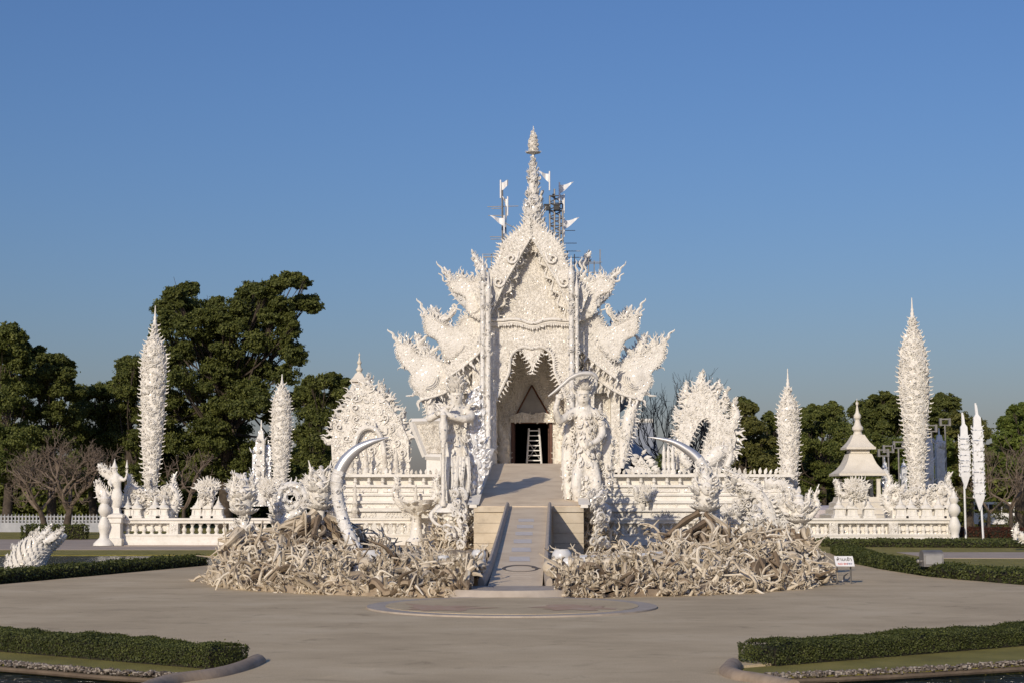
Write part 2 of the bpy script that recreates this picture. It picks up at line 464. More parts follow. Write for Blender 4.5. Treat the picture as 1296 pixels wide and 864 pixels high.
def mat_plaza():
    m, t, b = new_mat('worn concrete paving')
    tc = node(t, 'ShaderNodeTexCoord')
    mp = node(t, 'ShaderNodeMapping'); mp.inputs['Scale'].default_value = (.75, 1.0, 1)
    t.links.new(tc.outputs['Object'], mp.inputs[0])
    n1 = node(t, 'ShaderNodeTexNoise', i_Scale=.5, i_Detail=9.0, i_Roughness=.62)
    n2 = node(t, 'ShaderNodeTexNoise', i_Scale=55.0, i_Detail=4.0)
    n3 = node(t, 'ShaderNodeTexNoise', i_Scale=1.6, i_Detail=8.0, i_Roughness=.72, i_Distortion=.6)
    for n in (n1, n3): t.links.new(mp.outputs[0], n.inputs['Vector'])
    t.links.new(tc.outputs['Object'], n2.inputs['Vector'])
    r = ramp(t, [(.25, (.43, .335, .205)), (.5, (.56, .445, .28)), (.78, (.68, .56, .375))], n1.outputs['Fac'])
    r3 = ramp(t, [(.28, (.55, .53, .50)), (.44, (.97, .97, .97)), (.62, (1, 1, 1)), (.74, (1.3, 1.28, 1.25))], n3.outputs['Fac'])
    r2 = ramp(t, [(.3, (.78, .78, .78)), (.7, (1.15, 1.15, 1.15))], n2.outputs['Fac'])
    a = node(t, 'ShaderNodeMix', data_type='RGBA', blend_type='MULTIPLY'); a.inputs[0].default_value = .8
    c = node(t, 'ShaderNodeMix', data_type='RGBA', blend_type='MULTIPLY'); c.inputs[0].default_value = 1
    t.links.new(r.outputs[0], a.inputs[6]); t.links.new(r3.outputs[0], a.inputs[7])
    t.links.new(a.outputs[2], c.inputs[6]); t.links.new(r2.outputs[0], c.inputs[7])
    t.links.new(c.outputs[2], b.inputs['Base Color'])
    b.inputs['Roughness'].default_value = .8; b.inputs['Specular IOR Level'].default_value = .3
    bu = node(t, 'ShaderNodeBump'); bu.inputs['Strength'].default_value = .35; bu.inputs['Distance'].default_value = .01
    t.links.new(n2.outputs['Fac'], bu.inputs['Height']); t.links.new(bu.outputs[0], b.inputs['Normal'])
    return m
M_plaza = mat_plaza()
M_path = mat_noise('sandy cement ramp', [(.3, (.56, .445, .31)), (.5, (.68, .555, .395)), (.75, (.74, .625, .465))], 1.1, .75, .2, 30)
M_pathd = mat_noise('grey cement edge', [(.3, (.34, .29, .24)), (.7, (.46, .40, .335))], 2.5, .8, .2, 30)
M_patch = mat_noise('worn brick red paint', [(.3, (.46, .345, .235)), (.5, (.45, .29, .185)), (.75, (.50, .40, .29))], 2.2, .8)
M_sand = mat_noise('weathered sandy wall', [(.25, (.32, .27, .205)), (.5, (.52, .45, .345)), (.75, (.62, .55, .44))], 1.4, .85, .4, 25)
M_pale = mat_noise('pale worn tile', [(.3, (.56, .51, .46)), (.7, (.66, .62, .58))], 5, .6)
M_mark = mat_flat('dark inlay', (.11, .095, .08), .7)
M_far = mat_noise('pinkish path paving', [(.3, (.34, .275, .22)), (.7, (.45, .37, .30))], .8, .85, .2, 30)
def mat_water():
    m, t, b = new_mat('pond water')
    b.inputs['Base Color'].default_value = (.025, .034, .034, 1); b.inputs['Roughness'].default_value = .13
    b.inputs['IOR'].default_value = 1.33
    tc = node(t, 'ShaderNodeTexCoord')
    mp = node(t, 'ShaderNodeMapping'); mp.inputs['Scale'].default_value = (1.0, 2.6, 1)
    n = node(t, 'ShaderNodeTexNoise', i_Scale=3.2, i_Detail=3.0, i_Distortion=.6)
    bu = node(t, 'ShaderNodeBump'); bu.inputs['Strength'].default_value = 1.0; bu.inputs['Distance'].default_value = .5
    t.links.new(tc.outputs['Object'], mp.inputs[0]); t.links.new(mp.outputs[0], n.inputs['Vector'])
    t.links.new(n.outputs['Fac'], bu.inputs['Height']); t.links.new(bu.outputs[0], b.inputs['Normal'])
    return m
M_water = mat_water()

# ------------------------------------------------------------------ the setting: ground, paving, ponds
def gp(px, py): return G(px, py)[:2]
slab('ground', [(-1500, -300), (1500, -300), (1500, 2600), (-1500, 2600)], -.6, -.9, M_soil)
HL0, HL1 = np.array([-7.9, 21.55]), np.array([-3.3, 18.45])            # front foot of the near left hedge
HR0, HR1 = np.array(gp(966, 846)), np.array(gp(1330, 816))
kl = [gp(205, 866), gp(268, 856), gp(306, 846), gp(326, 837)]
kr = [gp(960, 862), gp(936, 858), gp(922, 851), gp(928, 842)]
nl = unit(np.array([-(HL1 - HL0)[1], (HL1 - HL0)[0]])); nl = nl if nl[1] > 0 else -nl
nr_ = unit(np.array([-(HR1 - HR0)[1], (HR1 - HR0)[0]])); nr_ = nr_ if nr_[1] > 0 else -nr_
HD = .60
plaza = ([(-3.4, 9.0)] + [(p[0] - .10, p[1] + .02) for p in kl] + [tuple(HL0 + nl * HD * 1.0 + unit(HL0 - HL1) * 8)] +
         [(-19, 30), (-13.0, 34), tuple(gp(0, 739)), tuple(gp(262, 715)), (-9.3, 74), (9.6, 74), tuple(gp(1060, 700)), tuple(gp(1085, 713)), tuple(gp(1110, 719)),
          tuple(gp(1173, 729)), tuple(gp(1296, 740)), (18, 32), (20, 27)] +
         [tuple(HR1 + nr_ * HD * 1.0 + unit(HR1 - HR0) * 8)] + [(p[0] + .10, p[1] + .02) for p in kr[::-1]] + [(3.2, 9.0)])
slab('plaza', plaza, 0, -.55, M_plaza)
# near grass strips and ponds
def strip(name, a, b, off0, off1, z, mat, ext=8):
    d = unit(b - a); n = np.array([-d[1], d[0]]); n = n if n[1] > 0 else -n
    p = [a - d * ext + n * off0, b + n * off0, b + n * off1, a - d * ext + n * off1]
    return slab(name, p, z, -.5, mat)
lgrass = [tuple(HL1 + nl * HD * 1.5 + (-.05, 0)), tuple(HL1 + (.02, -.05)), tuple(gp(262, 851.5)), tuple(gp(140, 845)), tuple(gp(0, 833.5)), tuple(gp(-700, 795)), tuple(HL0 + nl * HD * 1.5 + unit(HL0 - HL1) * 8)]
slab('grass_verge', lgrass, -.03, -.5, M_grass)
rgrass = [tuple(HR0 + nr_ * HD * 1.5 + (.05, 0)), tuple(HR0 + (-.12, -.05)), tuple(gp(952, 850.5)), tuple(gp(1120, 843)), tuple(gp(1296, 833)), tuple(gp(1900, 802)), tuple(HR1 + nr_ * HD * 1.5 + unit(HR1 - HR0) * 8)]
slab('grass_verge', rgrass, -.03, -.5, M_grass)
slab('pond_water', [(-40, 8), (-2.6, 8), (-2.6, 19.5), (-40, 24)], -.16, -.3, M_water)
slab('pond_water', [(2.4, 8), (40, 8), (40, 27), (2.6, 19.0)], -.165, -.3, M_water)
# middle distance
slab('pond_water', [(-45, 34), (-8.9, 34), (-8.9, 60), (-45, 60)], -.055, -.3, M_water)
slab('lawn', [(-90, 58), (-9.4, 60.5), (-9.4, 71.6), (-90, 71.6)], -.03, -.5, M_grass)
slab('path', [(-90, 66.5), (-9.4, 66.5), (-9.4, 85), (-90, 85)], -.018, -.5, M_far)
slab('lawn', [(-200, 84.8), (200, 84.8), (200, 420), (-200, 420)], -.024, -.5, M_grass)
slab('terrace_paving', [(-18, 72), (18.5, 72), (18.5, 150), (-18, 150)], .012, -.5, M_far)
slab('lawn', [(9.5, 36), (90, 30), (90, 85.2), (9.5, 85.2)], -.034, -.5, M_grass)
slab('path', [(15.2, 56.5), (90, 54), (90, 64), (15.6, 63)], -.012, -.5, M_far)

# ------------------------------------------------------------------ hedges
LQ = (np.array([[-.5, 0, 0], [0, -.12, -.33], [.5, 0, 0], [0, -.12, .33]]), np.array([[0, 1, 2, 3]]))
def leaf_cards(mb, P, size, nrm=None, spread=1.0):
    n = len(P)
    r = unit(rng.normal(0, 1, (n, 3)))
    if nrm is not None: r = unit(nrm + r * spread)
    up = unit(np.cross(r, rng.normal(0, 1, (n, 3))))
    M = frames(up, r, size * rng.uniform(.6, 1.35, n))
    mb.put(LQ, M, P)
def hedge(path, width, height, leaf, dens, label, mat=None, rounded=True, name='hedge', end=(True, True)):
    """clipped hedge along a ground path (centre line)"""
    P = np.array([(*p, 0) for p in path]); P = smooth_path(P, max(6, len(P) * 6)) if len(P) > 2 else smooth_path(P, 8)
    t = unit(np.gradient(P, axis=0)); n = np.stack([-t[:, 1], t[:, 0], 0 * t[:, 0]], 1)
    hw = width / 2
    sec = [(-hw, 0), (-hw * 1.0, height * .8), (-hw * .82, height * .97), (0, height), (hw * .82, height * .97), (hw, height * .8), (hw, 0)]
    k = len(sec)
    ins = MB()
    V = np.array([[p + nn * s[0] * .93 + np.array([0, 0, s[1] * .96 - .03]) for s in sec] for p, nn in zip(P, n)])
    m = len(P)
    ins.add(V.reshape(-1, 3), quadgrid(m, k, closed=False), [list(range(k)), [(m - 1) * k + i for i in range(k)][::-1]])
    root = thing(name, (*P[m // 2][:2], 0), label, 'hedge', None)
    build(ins, 'twigs', M_hedgei, root, 0)
    lv = MB()
    L = np.r_[0, np.cumsum(np.linalg.norm(np.diff(P, axis=0), axis=1))]
    peri = width + 2 * height
    N = int(L[-1] * peri * dens)
    s = rng.uniform(0, L[-1], N); u = rng.uniform(0, 1, N)
    secp = np.array(sec); sl_ = np.r_[0, np.cumsum(np.linalg.norm(np.diff(secp, axis=0), axis=1))]; sl_ /= sl_[-1]
    a = np.interp(u, sl_, secp[:, 0]); z = np.interp(u, sl_, secp[:, 1])
    lump = .012 * np.sin(s * 2.3 + 1) + .010 * np.sin(s * 5.1) + .008 * np.sin(s * 11 + a * 9)
    z = z * (1 + lump / max(height, .2) * 1.2)
    C = np.stack([np.interp(s, L, P[:, i]) for i in range(3)], 1); NN = np.stack([np.interp(s, L, n[:, i]) for i in range(3)], 1)
    nrm = NN * (a / hw)[:, None] * .8 + np.array([0, 0, 1]) * (z / height * .9)[:, None]
    leaf_cards(lv, C + NN * a[:, None] + np.c_[np.zeros((N, 2)), z] + rng.normal(0, leaf * .45, (N, 3)), leaf, unit(nrm), .9)
    for e, on in ((0, end[0]), (-1, end[1])):
        if not on: continue
        Ne = int(width * height * dens * 1.2)
        aa = rng.uniform(-hw, hw, Ne); zz = rng.uniform(0, height, Ne); sg = -1 if e == 0 else 1
        bul = .2 * np.sqrt(np.clip(1 - (aa / hw) ** 2, 0, 1))
        leaf_cards(lv, P[e] + n[e] * aa[:, None] + t[e] * (sg * bul)[:, None] + np.c_[np.zeros((Ne, 2)), zz] + rng.normal(0, leaf * .4, (Ne, 3)), leaf, t[e] * sg, .9)
    # few loose shoots above the clipped line
    Ns = int(L[-1] * 3)
    s = rng.uniform(0, L[-1], Ns); C = np.stack([np.interp(s, L, P[:, i]) for i in range(3)], 1)
    leaf_cards(lv, C + np.c_[rng.normal(0, hw * .5, (Ns, 2)), height + rng.uniform(0, .045, Ns)], leaf * 1.1)
    build(lv, 'foliage', mat or M_hedge, root, 0)
    return root
cl = HL1 + nl * (HD / 2 + .34) + unit(HL0 - HL1) * .72
hedge([HL0 + nl * (HD / 2 + .34) + unit(HL0 - HL1) * 3, (HL0 + HL1) / 2 + nl * (HD / 2 + .34), cl], HD, .235, .026, 6400,
      'low clipped green hedge at the near pond, on the side of the bare twisted trees', end=(False, True))
cr = HR0 + nr_ * (HD / 2 + .34) + unit(HR1 - HR0) * .55
hedge([cr, (HR0 + HR1) / 2 + nr_ * (HD / 2 + .34), HR1 + nr_ * (HD / 2 + .34) + unit(HR1 - HR0) * 2], HD, .235, .026, 6400,
      'low clipped green hedge at the near pond, on the side of the white sign board', end=(True, False))
hedge([gp(-160, 752) + (-.4, .2), gp(0, 738) + (-.35, .1), gp(262, 714.5) + (-.35, .1)], .7, .28, .075, 700,
      'dark shaded hedge bordering the far pond with the scaly white naga tail')
hedge([gp(1062, 700) + (.3, .6), gp(1085, 711.5) + (.35, .5), gp(1112, 717.5) + (.35, .6), gp(1173, 728) + (.4, .7), gp(1296, 739) + (.45, .8), (19.5, 33.5)], .95, .30, .07, 700,
      'curved clipped green hedge in front of the grey floodlight box')
hedge([gp(1040, 689), gp(1120, 690), gp(1300, 691), gp(1420, 691)], 2.6, .26, .09, 420,
      'broad flat topped green hedge at the foot of the balustrade beside the pavilion')
hedge([gp(1218, 678.5), gp(1286, 680), gp(1400, 682)], 1.0, .5, .10, 260, 'red brown hedge behind the banner poles', M_redhedge)
hedge([gp(32, 682), gp(106, 681.5)], 1.0, .75, .10, 300, 'dark clipped hedge block beneath the bare twisted trees', M_leafd)

# pebble edging and rounded kerbs of the near ponds
def pebbles(path, label):
    P = smooth_path([(*p, -.045) for p in path], 60); mb = MB()
    n = 900
    i = rng.uniform(0, 59, n); k = i.astype(int).clip(0, 58); q = P[k] + (P[k + 1] - P[k]) * (i - k)[:, None]
    m = MB(); sphere(m, (0, 0, 0), 1, 7, 5); T = (np.concatenate(m.v), m.q[0])
    sc = rng.uniform(.014, .036, (n, 3)); sc[:, 2] *= .7
    M = np.zeros((n, 3, 3)); a = rng.uniform(0, 6.3, n)
    M[:, 0, 0] = np.cos(a) * sc[:, 0]; M[:, 0, 1] = -np.sin(a) * sc[:, 1]; M[:, 1, 0] = np.sin(a) * sc[:, 0]; M[:, 1, 1] = np.cos(a) * sc[:, 1]; M[:, 2, 2] = sc[:, 2]
    mb.put(T, M, q + np.c_[rng.normal(0, .022, (n, 2)), rng.uniform(.0, .05, n)])
    k_ = MB(); tube(k_, P - np.array([0, 0, .05]), .05, 8, flat=((0, 0, 1), .7)); build(k_, 'pond_edge', M_soil)['kind'] = 'structure'
    o = build(mb, 'pebble_edging', M_pebble); o['kind'] = 'structure'
    return o
pebbles([gp(-260, 818), gp(0, 836), gp(140, 847), gp(262, 853)], '')
pebbles([gp(950, 853), gp(1120, 846), gp(1296, 836), gp(1500, 824)], '')
def kerb(path, label):
    mb = MB(); P = smooth_path([(*p, -.02) for p in path], 20)
    tube(mb, P, .12, 12); o = origin(build(mb, 'kerb', M_kerb)); tag(o, label, 'kerb')
kerb([(-3.9, 15.4), gp(205, 866), gp(268, 856), gp(306, 846), gp(326, 837)], 'rounded concrete kerb curving round the end of the hedge nearest the bare tree side pond')
kerb([gp(1004, 871), gp(960, 862), gp(936, 858), gp(922, 851), gp(928, 842)], 'short rounded concrete kerb curving round the hedge end on the sign side pond')

# ------------------------------------------------------------------ bridge, ramp and round step
def ax(Y): return .07 + (Y - 34.5) * .0226
br = thing('bridge', (ax(34), 34, 0), 'narrow sandy cement footbridge with low rounded parapets rising to the wide ramp', 'bridge')
YB0, YB1 = 34.3, 60.0
ZB1 = ZZ(641, YB1)
def zb(Y):
    t = np.clip((Y - YB0) / (YB1 - YB0), 0, 1); return .16 + (ZB1 - .16) * (t ** 1.12)
mb = MB(); ys = np.linspace(YB0, YB1, 24)
hwv = np.interp(ys, [YB0, YB1], [.60, .74])
V = []
for y, h in zip(ys, hwv):
    V += [(ax(y) - h, y, -.3), (ax(y) - h, y, zb(y)), (ax(y) + h, y, zb(y)), (ax(y) + h, y, -.3)]
mb.add(V, quadgrid(24, 4), [[3, 2, 1, 0], [92, 93, 94, 95]])
build(mb, 'deck', M_path, br)
for s in (-1, 1):
    mb = MB(); yy = np.linspace(YB0 + .25, YB1 - .3, 30); hh = np.interp(yy, [YB0, YB1], [.60, .74])
    flare = .10 * np.exp(-(yy - YB0) / 1.5)
    sec = np.array([(0, -.5), (0, .13), (.03, .19), (.06, .22), (.10, .22), (.13, .19), (.14, .13), (.14, -.5)])
    V = np.array([[(ax(y) + s * (h + flare_ + a), y, zb(y) + b) for a, b in sec] for y, h, flare_ in zip(yy, hh, flare)])
    V[0, 1:7, 2] -= .06
    mb.add(V.reshape(-1, 3), quadgrid(30, 8), [list(range(8)), [29 * 8 + i for i in range(8)]])
    build(mb, 'parapet', M_pathd, br)
for k in range(6):
    Y0 = G(655, 712 - 0 * k)[1]
    y = 40.2 + k * 2.6
    mb = MB(); c = ax(y); w = .27
    V = [(c - w, y, zb(y) + .006), (c + w, y, zb(y) + .006), (c + w, y + 1.25, zb(y + 1.25) + .006), (c - w, y + 1.25, zb(y + 1.25) + .006)]
    mb.add(V, [(0, 1, 2, 3)]); build(mb, 'tile_inlay', M_pale, br, 0)
mb = MB(); a = np.linspace(0, 2 * pi, 40); y = 38.4 + .75 * np.sin(a)
tube(mb, np.c_[ax(38.4) + .05 + .42 * np.cos(a) * .98, y, zb(y) + .004], .045 + .02 * np.sin(a * 1), 6, flat=((0, 0, 1), .25), caps=False)
tube(mb, [(ax(38.6) + .38, 38.6, zb(38.6) + .01), (ax(38.3) + .52, 38.35, zb(38.3) + .01)], [.08, .05], 6, flat=((0, 0, 1), .25))
build(mb, 'serpent_ring_inlay', M_mark, br, 0)
# brick shaped lines scored across the lower deck
for k in range(8):
    mb = MB(); y = 34.9 + k * .42
    box(mb, ax(y) - .35, ax(y) + .35, y, y + .035, zb(y) - .01, zb(y + .035) + .004); build(mb, 'step_line', M_pathd, br, 0)
# round step
mb = MB(); C0 = (0.05, 33.6)
def disc(mb, cx, cy, rx, ry, z0, z1, a0, a1, n=40):
    a = np.linspace(a0, a1, n); p = np.c_[cx + rx * np.cos(a), cy + ry * np.sin(a)]
    V = np.vstack([np.c_[p, np.full(n, z1)], np.c_[p, np.full(n, z0)]])
    i = np.arange(n); j = (i + 1) % n
    mb.add(V, np.stack([i + n, j + n, j, i], -1), [list(range(n)), list(range(2 * n - 1, n - 1, -1))])
stp = thing('round_step', (C0[0], C0[1], 0), 'low half round concrete step with brick red patches at the foot of the bridge', 'step')
disc(mb, .0, 29.95, 2.78, 2.78, -.2, .03, 0, 2 * pi * 63 / 64, 64); build(mb, 'lower_slab', M_pathd, stp, 30)
mb = MB(); disc(mb, .0, 29.95, 2.42, 2.42, .01, .038, 0, 2 * pi * 63 / 64, 64); build(mb, 'upper_slab', M_plaza, stp, 30)
for s, rr in ((-1, 3), (1, 8)):
    mb = MB(); a = np.linspace(0, 2 * pi, 26, endpoint=False); q = np.random.default_rng(rr)
    rad = 1 + .28 * q.normal(0, 1, 26)
    p = np.c_[s * 1.3 + .72 * rad * np.cos(a), 29.2 + .75 * rad * np.sin(a)]
    mb.add(np.c_[p, np.full(26, .043)], None, [list(range(26))]); build(mb, 'red_patch', M_patch, stp, 0)
mb = MB(); a = np.linspace(pi, 2 * pi, 30)
p1 = np.c_[-.05 + 1.78 * np.cos(a), 34.3 + 1.9 * np.sin(a)]
V = np.vstack([np.c_[p1, np.full(30, .17)], np.c_[p1 + np.c_[.2 * np.cos(a), .12 * np.sin(a)], np.full(30, -.1)]])
i = np.arange(29); mb.add(V, np.stack([i + 30, i + 31, i + 1, i], -1), [list(range(30))]); build(mb, 'top_step', M_pathd, stp, 30)

# wide ramp
YR0, YR1 = 60.0, 78.0
rp = thing('ramp', (ax(66), 66, 0), 'wide cement ramp with white parapets leading up to the temple door', 'ramp')
Z1, Z2 = ZZ(640, YR0), ZZ(586, YR1)
def zr(Y):
    t = (Y - YR0) / (YR1 - YR0); return Z1 + (Z2 - Z1) * np.clip(t, 0, 1)
XW = 2.0
mb = MB()
ys = [YR0, YR1, 92.0]; V = []
for y in ys:
    for x, zz in ((-XW, -.3), (-XW, zr(y)), (XW, zr(y)), (XW, -.3)): V.append((ax(y) + x, y, zz))
mb.add(V, quadgrid(3, 4), [[3, 2, 1, 0], [8, 9, 10, 11]]); build(mb, 'deck', M_path, rp, 0)
for s in (-1, 1):
    mb = MB()
    for (zz0, zz1, pr) in ((0, .42, .10), (.42, .82, .06), (.82, 1.2, .08), (1.2, 1.62, .05), (1.62, Z1 - .02, .12)):
        x0, x1 = (ax(YR0) + s * .95, ax(YR0) + s * (XW + .12))
        box(mb, min(x0, x1), max(x0, x1), YR0 - pr, YR0 - .003, zz0 + .006, zz1 - .006)
    build(mb, 'end_wall', M_sand, rp, 0)
for s in (-1, 1):
    mb = MB(); yy = np.r_[np.linspace(YR0 - .15, YR0 + .8, 6), np.linspace(YR0 + 1.8, YR1 + 6, 20)]
    hgt = np.interp(yy, [YR0 - .2, YR0, YR0 + 2, YR0 + 5, YR0 + 9, YR1 + 6], [.06, .08, .16, .42, .72, .8])
    sec = np.array([(0, -.06), (0, .0), (.02, .85), (-.05, .88), (-.07, .97), (0, 1.0), (.30, 1.0), (.37, .97), (.35, .88), (.28, .85), (.3, 0), (.3, -.06)])
    V = np.array([[(ax(y) + s * (XW + a), y, max(-.2, zr(y) + (b * h if b > 0 else b))) for a, b in sec] for y, h in zip(yy, hgt)])
    mb.add(V.reshape(-1, 3), quadgrid(26, 12), [list(range(12)), [25 * 12 + i for i in range(12)]]); build(mb, 'parapet', M_smooth, rp)

for s in (-1, 1):
    mb = MB(); n_ = 520; y = YR0 + rng.uniform(-.3, 17, n_); xx = ax(y) + s * (XW + .42 + rng.uniform(0, .45, n_)); top = np.interp(y, [YR0, YR0 + 3, YR0 + 8], [.2, .6, 1.0]); zz = zr(y) + top - rng.uniform(0, 1.0, n_) ** 1.5 * (zr(y) + top - .1)
    sprout(mb, np.c_[xx, y, zz], np.c_[s * rng.uniform(0, .7, n_), rng.normal(-.1, .3, n_), np.ones(n_)], np.c_[np.full(n_, s * .6), np.full(n_, -.8), 0 * y], rng.uniform(.3, .6, n_), (FL, FR, SP, SP2, LF, TIP))
    build(mb, 'side_carving', M_cool, rp, 50)
# ------------------------------------------------------------------ balustrades and terrace
YL = 73.0
def balustrade(pxa, pxb, Y, label, nb, z0=0., zt=None):
    a, b = W(pxa, 690, Y), W(pxb, 690, Y)
    root = thing('balustrade', ((a[0] + b[0]) / 2, Y, 0), label, 'balustrade', 'carved white balustrades before the temple')
    x0, x1 = a[0], b[0]
    zt = zt if zt else ZZ(655, Y)
    zb_ = .52
    mb = MB(); box(mb, x0, x1, Y - .28, Y + .3, -.1, zb_ - .08); box(mb, x0 - .04, x1 + .04, Y - .34, Y + .36, -.1, .14)
    box(mb, x0 - .03, x1 + .03, Y - .32, Y + .34, zb_ - .078, zb_); build(mb, 'plinth', M_smooth, root, 0)
    mb = MB(); box(mb, x0 - .05, x1 + .05, Y - .33, Y + .35, zt - .10, zt); box(mb, x0, x1, Y - .25, Y + .27, zt - .24, zt - .102)
    build(mb, 'rail', M_smooth, root, 0)
    mb = MB(); box(mb, x0, x1, Y + .14, Y + .22, zb_ - .02, zt - .22); build(mb, 'back_panel', M_fine, root, 0) if label.find('pavilion') > 0 else None
    h = zt - .24 - zb_
    prof = [(.11, 0), (.11, .06), (.07, .09), (.085, .2), (.125, .36), (.10, .5), (.06, .64), (.055, .72), (.09, .78), (.06, .84), (.12, .9), (.12, 1.0)]
    m = MB(); lathe(m, (0, 0, 0), [(r, z * h) for r, z in prof], 10); me = m.mesh('baluster')
    me.polygons.foreach_set('use_smooth', np.ones(len(me.polygons), bool)); me.set_sharp_from_angle(angle=R(40)); me.materials.append(M_smooth)
    for i in range(nb):
        o = bpy.data.objects.new('baluster', me); COL.objects.link(o); o.parent = root
        o.location = (x0 + (x1 - x0) * (i + .5) / nb - root.location.x, -.02, zb_)
    # heavier piers
    n = max(2, int(round((x1 - x0) / 2.9)))
    for i in range(n + 1):
        mb = MB(); x = x0 + (x1 - x0) * i / n
        box(mb, x - .2, x + .2, Y - .30, Y + .24, zb_ + .001, zt - .243)
        poly = np.array([(x - .16, zb_ + .05), (x + .16, zb_ + .05), (x + .16, zt - .3), (x - .16, zt - .3)])
        relief(mb, poly, Y - .30, .16, x); build(mb, 'pier', M_fine, root, 40)
    return root
balustrade(146, 596, YL, 'long carved white balustrade between the winged corner figure and the ramp', 44)
balustrade(752, 1205, YL, 'long carved white balustrade between the ramp and the pavilion corner', 44)
# small stupa shaped posts on the rail
def stupa_post(px, label, h=.95, base=655, Y=YL, r=.3):
    b = W(px, base, Y); mb = MB(); z0 = ZZ(base, Y) - .002
    lathe(mb, (b[0], Y, z0), [(r, 0), (r, .10 * h), (r * .8, .14 * h), (r * .72, .42 * h), (r * .95, .46 * h), (r * .95, .52 * h)], square=True)
    lathe(mb, (b[0], Y, z0), [(r * .9, .521 * h), (r * .75, .6 * h), (r * .45, .66 * h), (r * .5, .7 * h), (r * .3, .78 * h), (r * .12, .9 * h), (.01, 1.08 * h)], 12)
    for s in (-1, 1):
        box(mb, b[0] + s * r * .5 - .05, b[0] + s * r * .5 + .05, Y - r * .86, Y - r * .7, z0 + .16 * h, z0 + .4 * h)
    return tag(origin(build(mb, 'post', M_smooth)), label, 'post', 'small stupa shaped posts on the balustrades')
for px, lb in ((153, 'small white stupa post next to the winged corner figure'), (161, 'small white stupa post second from the winged corner figure'), (173, 'small white stupa post just before the tall pylon near the winged figure'),
               (196, 'small white stupa post in front of the tall pylon near the winged figure'), (207, 'small white stupa post just past the tall pylon near the winged figure'),
               (250, 'small white stupa post under the spiky fan shaped bird, nearer the tall pylon'), (263, 'small white stupa post under the middle of the spiky fan shaped bird'), (276, 'small white stupa post under the spiky fan shaped bird, nearer the temple'),
               (1062, 'small white stupa post below the antlered beast, nearest the ramp'), (1078, 'small white stupa post below the body of the antlered beast'), (1099, 'small white stupa post below the tail of the antlered beast'),
               (1140, 'small white stupa post before the tall pylon beside the banners'), (1153, 'small white stupa post at the middle of the tall pylon beside the banners'), (1172, 'small white stupa post past the tall pylon beside the banners'),
               (1188, 'small white stupa post second from the banner end of the balustrade'), (1201, 'small white stupa post at the banner end of the balustrade')):
    stupa_post(px, lb)
# spindle columns at the outer corners
def spindle(px, label, Y=72.2):
    b = W(px, 692, Y); mb = MB(); H = ZZ(620, Y)
    lathe(mb, (b[0], Y, 0), [(r, z * H) for r, z in ((.48, 0), (.46, .04), (.34, .09), (.2, .14), (.18, .2), (.24, .28), (.28, .36), (.2, .46), (.12, .52), (.2, .56), (.29, .62), (.26, .7), (.14, .76), (.2, .8), (.22, .86), (.12, .9), (.1, .94), (.02, 1.0))], 18)
    return tag(origin(build(mb, 'spindle_column', M_smooth)), label, 'column')
spindle(131, 'turned white spindle column at the outer corner under the winged figure')
spindle(1209, 'turned white spindle column at the balustrade end by the banners')

# temple terrace with mouldings
def terrace(pxa, pxb, Y, label, fine=True, depth=10):
    x0, x1 = W(pxa, 600, Y)[0], W(pxb, 600, Y)[0]
    root = thing('terrace', ((x0 + x1) / 2, Y, 0), label, 'terrace wall')
    mb = MB()
    zt = ZZ(600, Y)
    cuts = [(0, 1.55, .62), (1.55, 1.72, .78), (1.72, 1.95, .45), (1.95, 2.08, .58), (2.08, 2.32, .30), (2.32, 2.42, .40), (2.42, zt - .62, .06), (zt - .62, zt - .5, .2), (zt - .12, zt + .02, .24)]
    for z0, z1, p in cuts: box(mb, x0 - p * .5, x1 + p * .5, Y - p, Y + depth, z0 + (.002 if z0 else -.1), z1)
    build(mb, 'wall', M_smooth, root, 0)
    mb = MB(); w = x1 - x0; n = max(2, int(w / .62))
    hb = .37
    for i in range(n):
        x = x0 + w * (i + .5) / n
        lathe(mb, (x, Y - .05, zt - .499), [(r, z * hb) for r, z in ((.1, 0), (.1, .1), (.06, .16), (.12, .4), (.07, .62), (.1, .7), (.06, .8), (.11, .92), (.11, 1.0))], 8)
    build(mb, 'balusters', M_smooth, root); 
    npn = max(2, int(w / 1.7))
    for i in range(npn):
        mb = MB()
        xa, xb = x0 + w * (i + .06) / npn, x0 + w * (i + .94) / npn
        box(mb, xa, xb, Y - .12, Y - .055, 2.50, zt - .70)
        relief(mb, np.array([(xa + .06, 2.55), (xb - .06, 2.55), (xb - .06, zt - .75), (xa + .06, zt - .75)]), Y - .12, .24); build(mb, 'carved_panel', M_fine, root); mb = MB()
        relief(mb, np.array([(xa + .06, 1.76), (xb - .06, 1.76), (xb - .06, 1.92), (xa + .06, 1.92)]), Y - .45, .17); build(mb, 'carved_band', M_fine, root); mb = MB()
        relief(mb, np.array([(xa + .06, .75), (xb - .06, .75), (xb - .06, 1.5), (xa + .06, 1.5)]), Y - .62, .28); build(mb, 'carved_band', M_fine, root)
    mb = MB(); box(mb, x0 + .3, x1 - .3, Y + .2, Y + .3, zt - .5, zt - .12); build(mb, 'inner_wall', M_smooth, root, 0)
    # a row of pointed leaves on the coping
    mb = MB(); P = np.linspace([x0, Y + .0, zt + .02], [x1, Y + .0, zt + .02], 4)
    fringe(mb, P, .30, side=1, lean=0, step=.8, temps=(LF,)); build(mb, 'leaf_crest', M_white, root)
    return root
terrace(424, 597, 76.5, 'moulded white terrace wall below the flame gable shrine and the tilted panel')
terrace(770, 1000, 76.5, 'moulded white terrace wall in shade below the temple side and the flame arch')

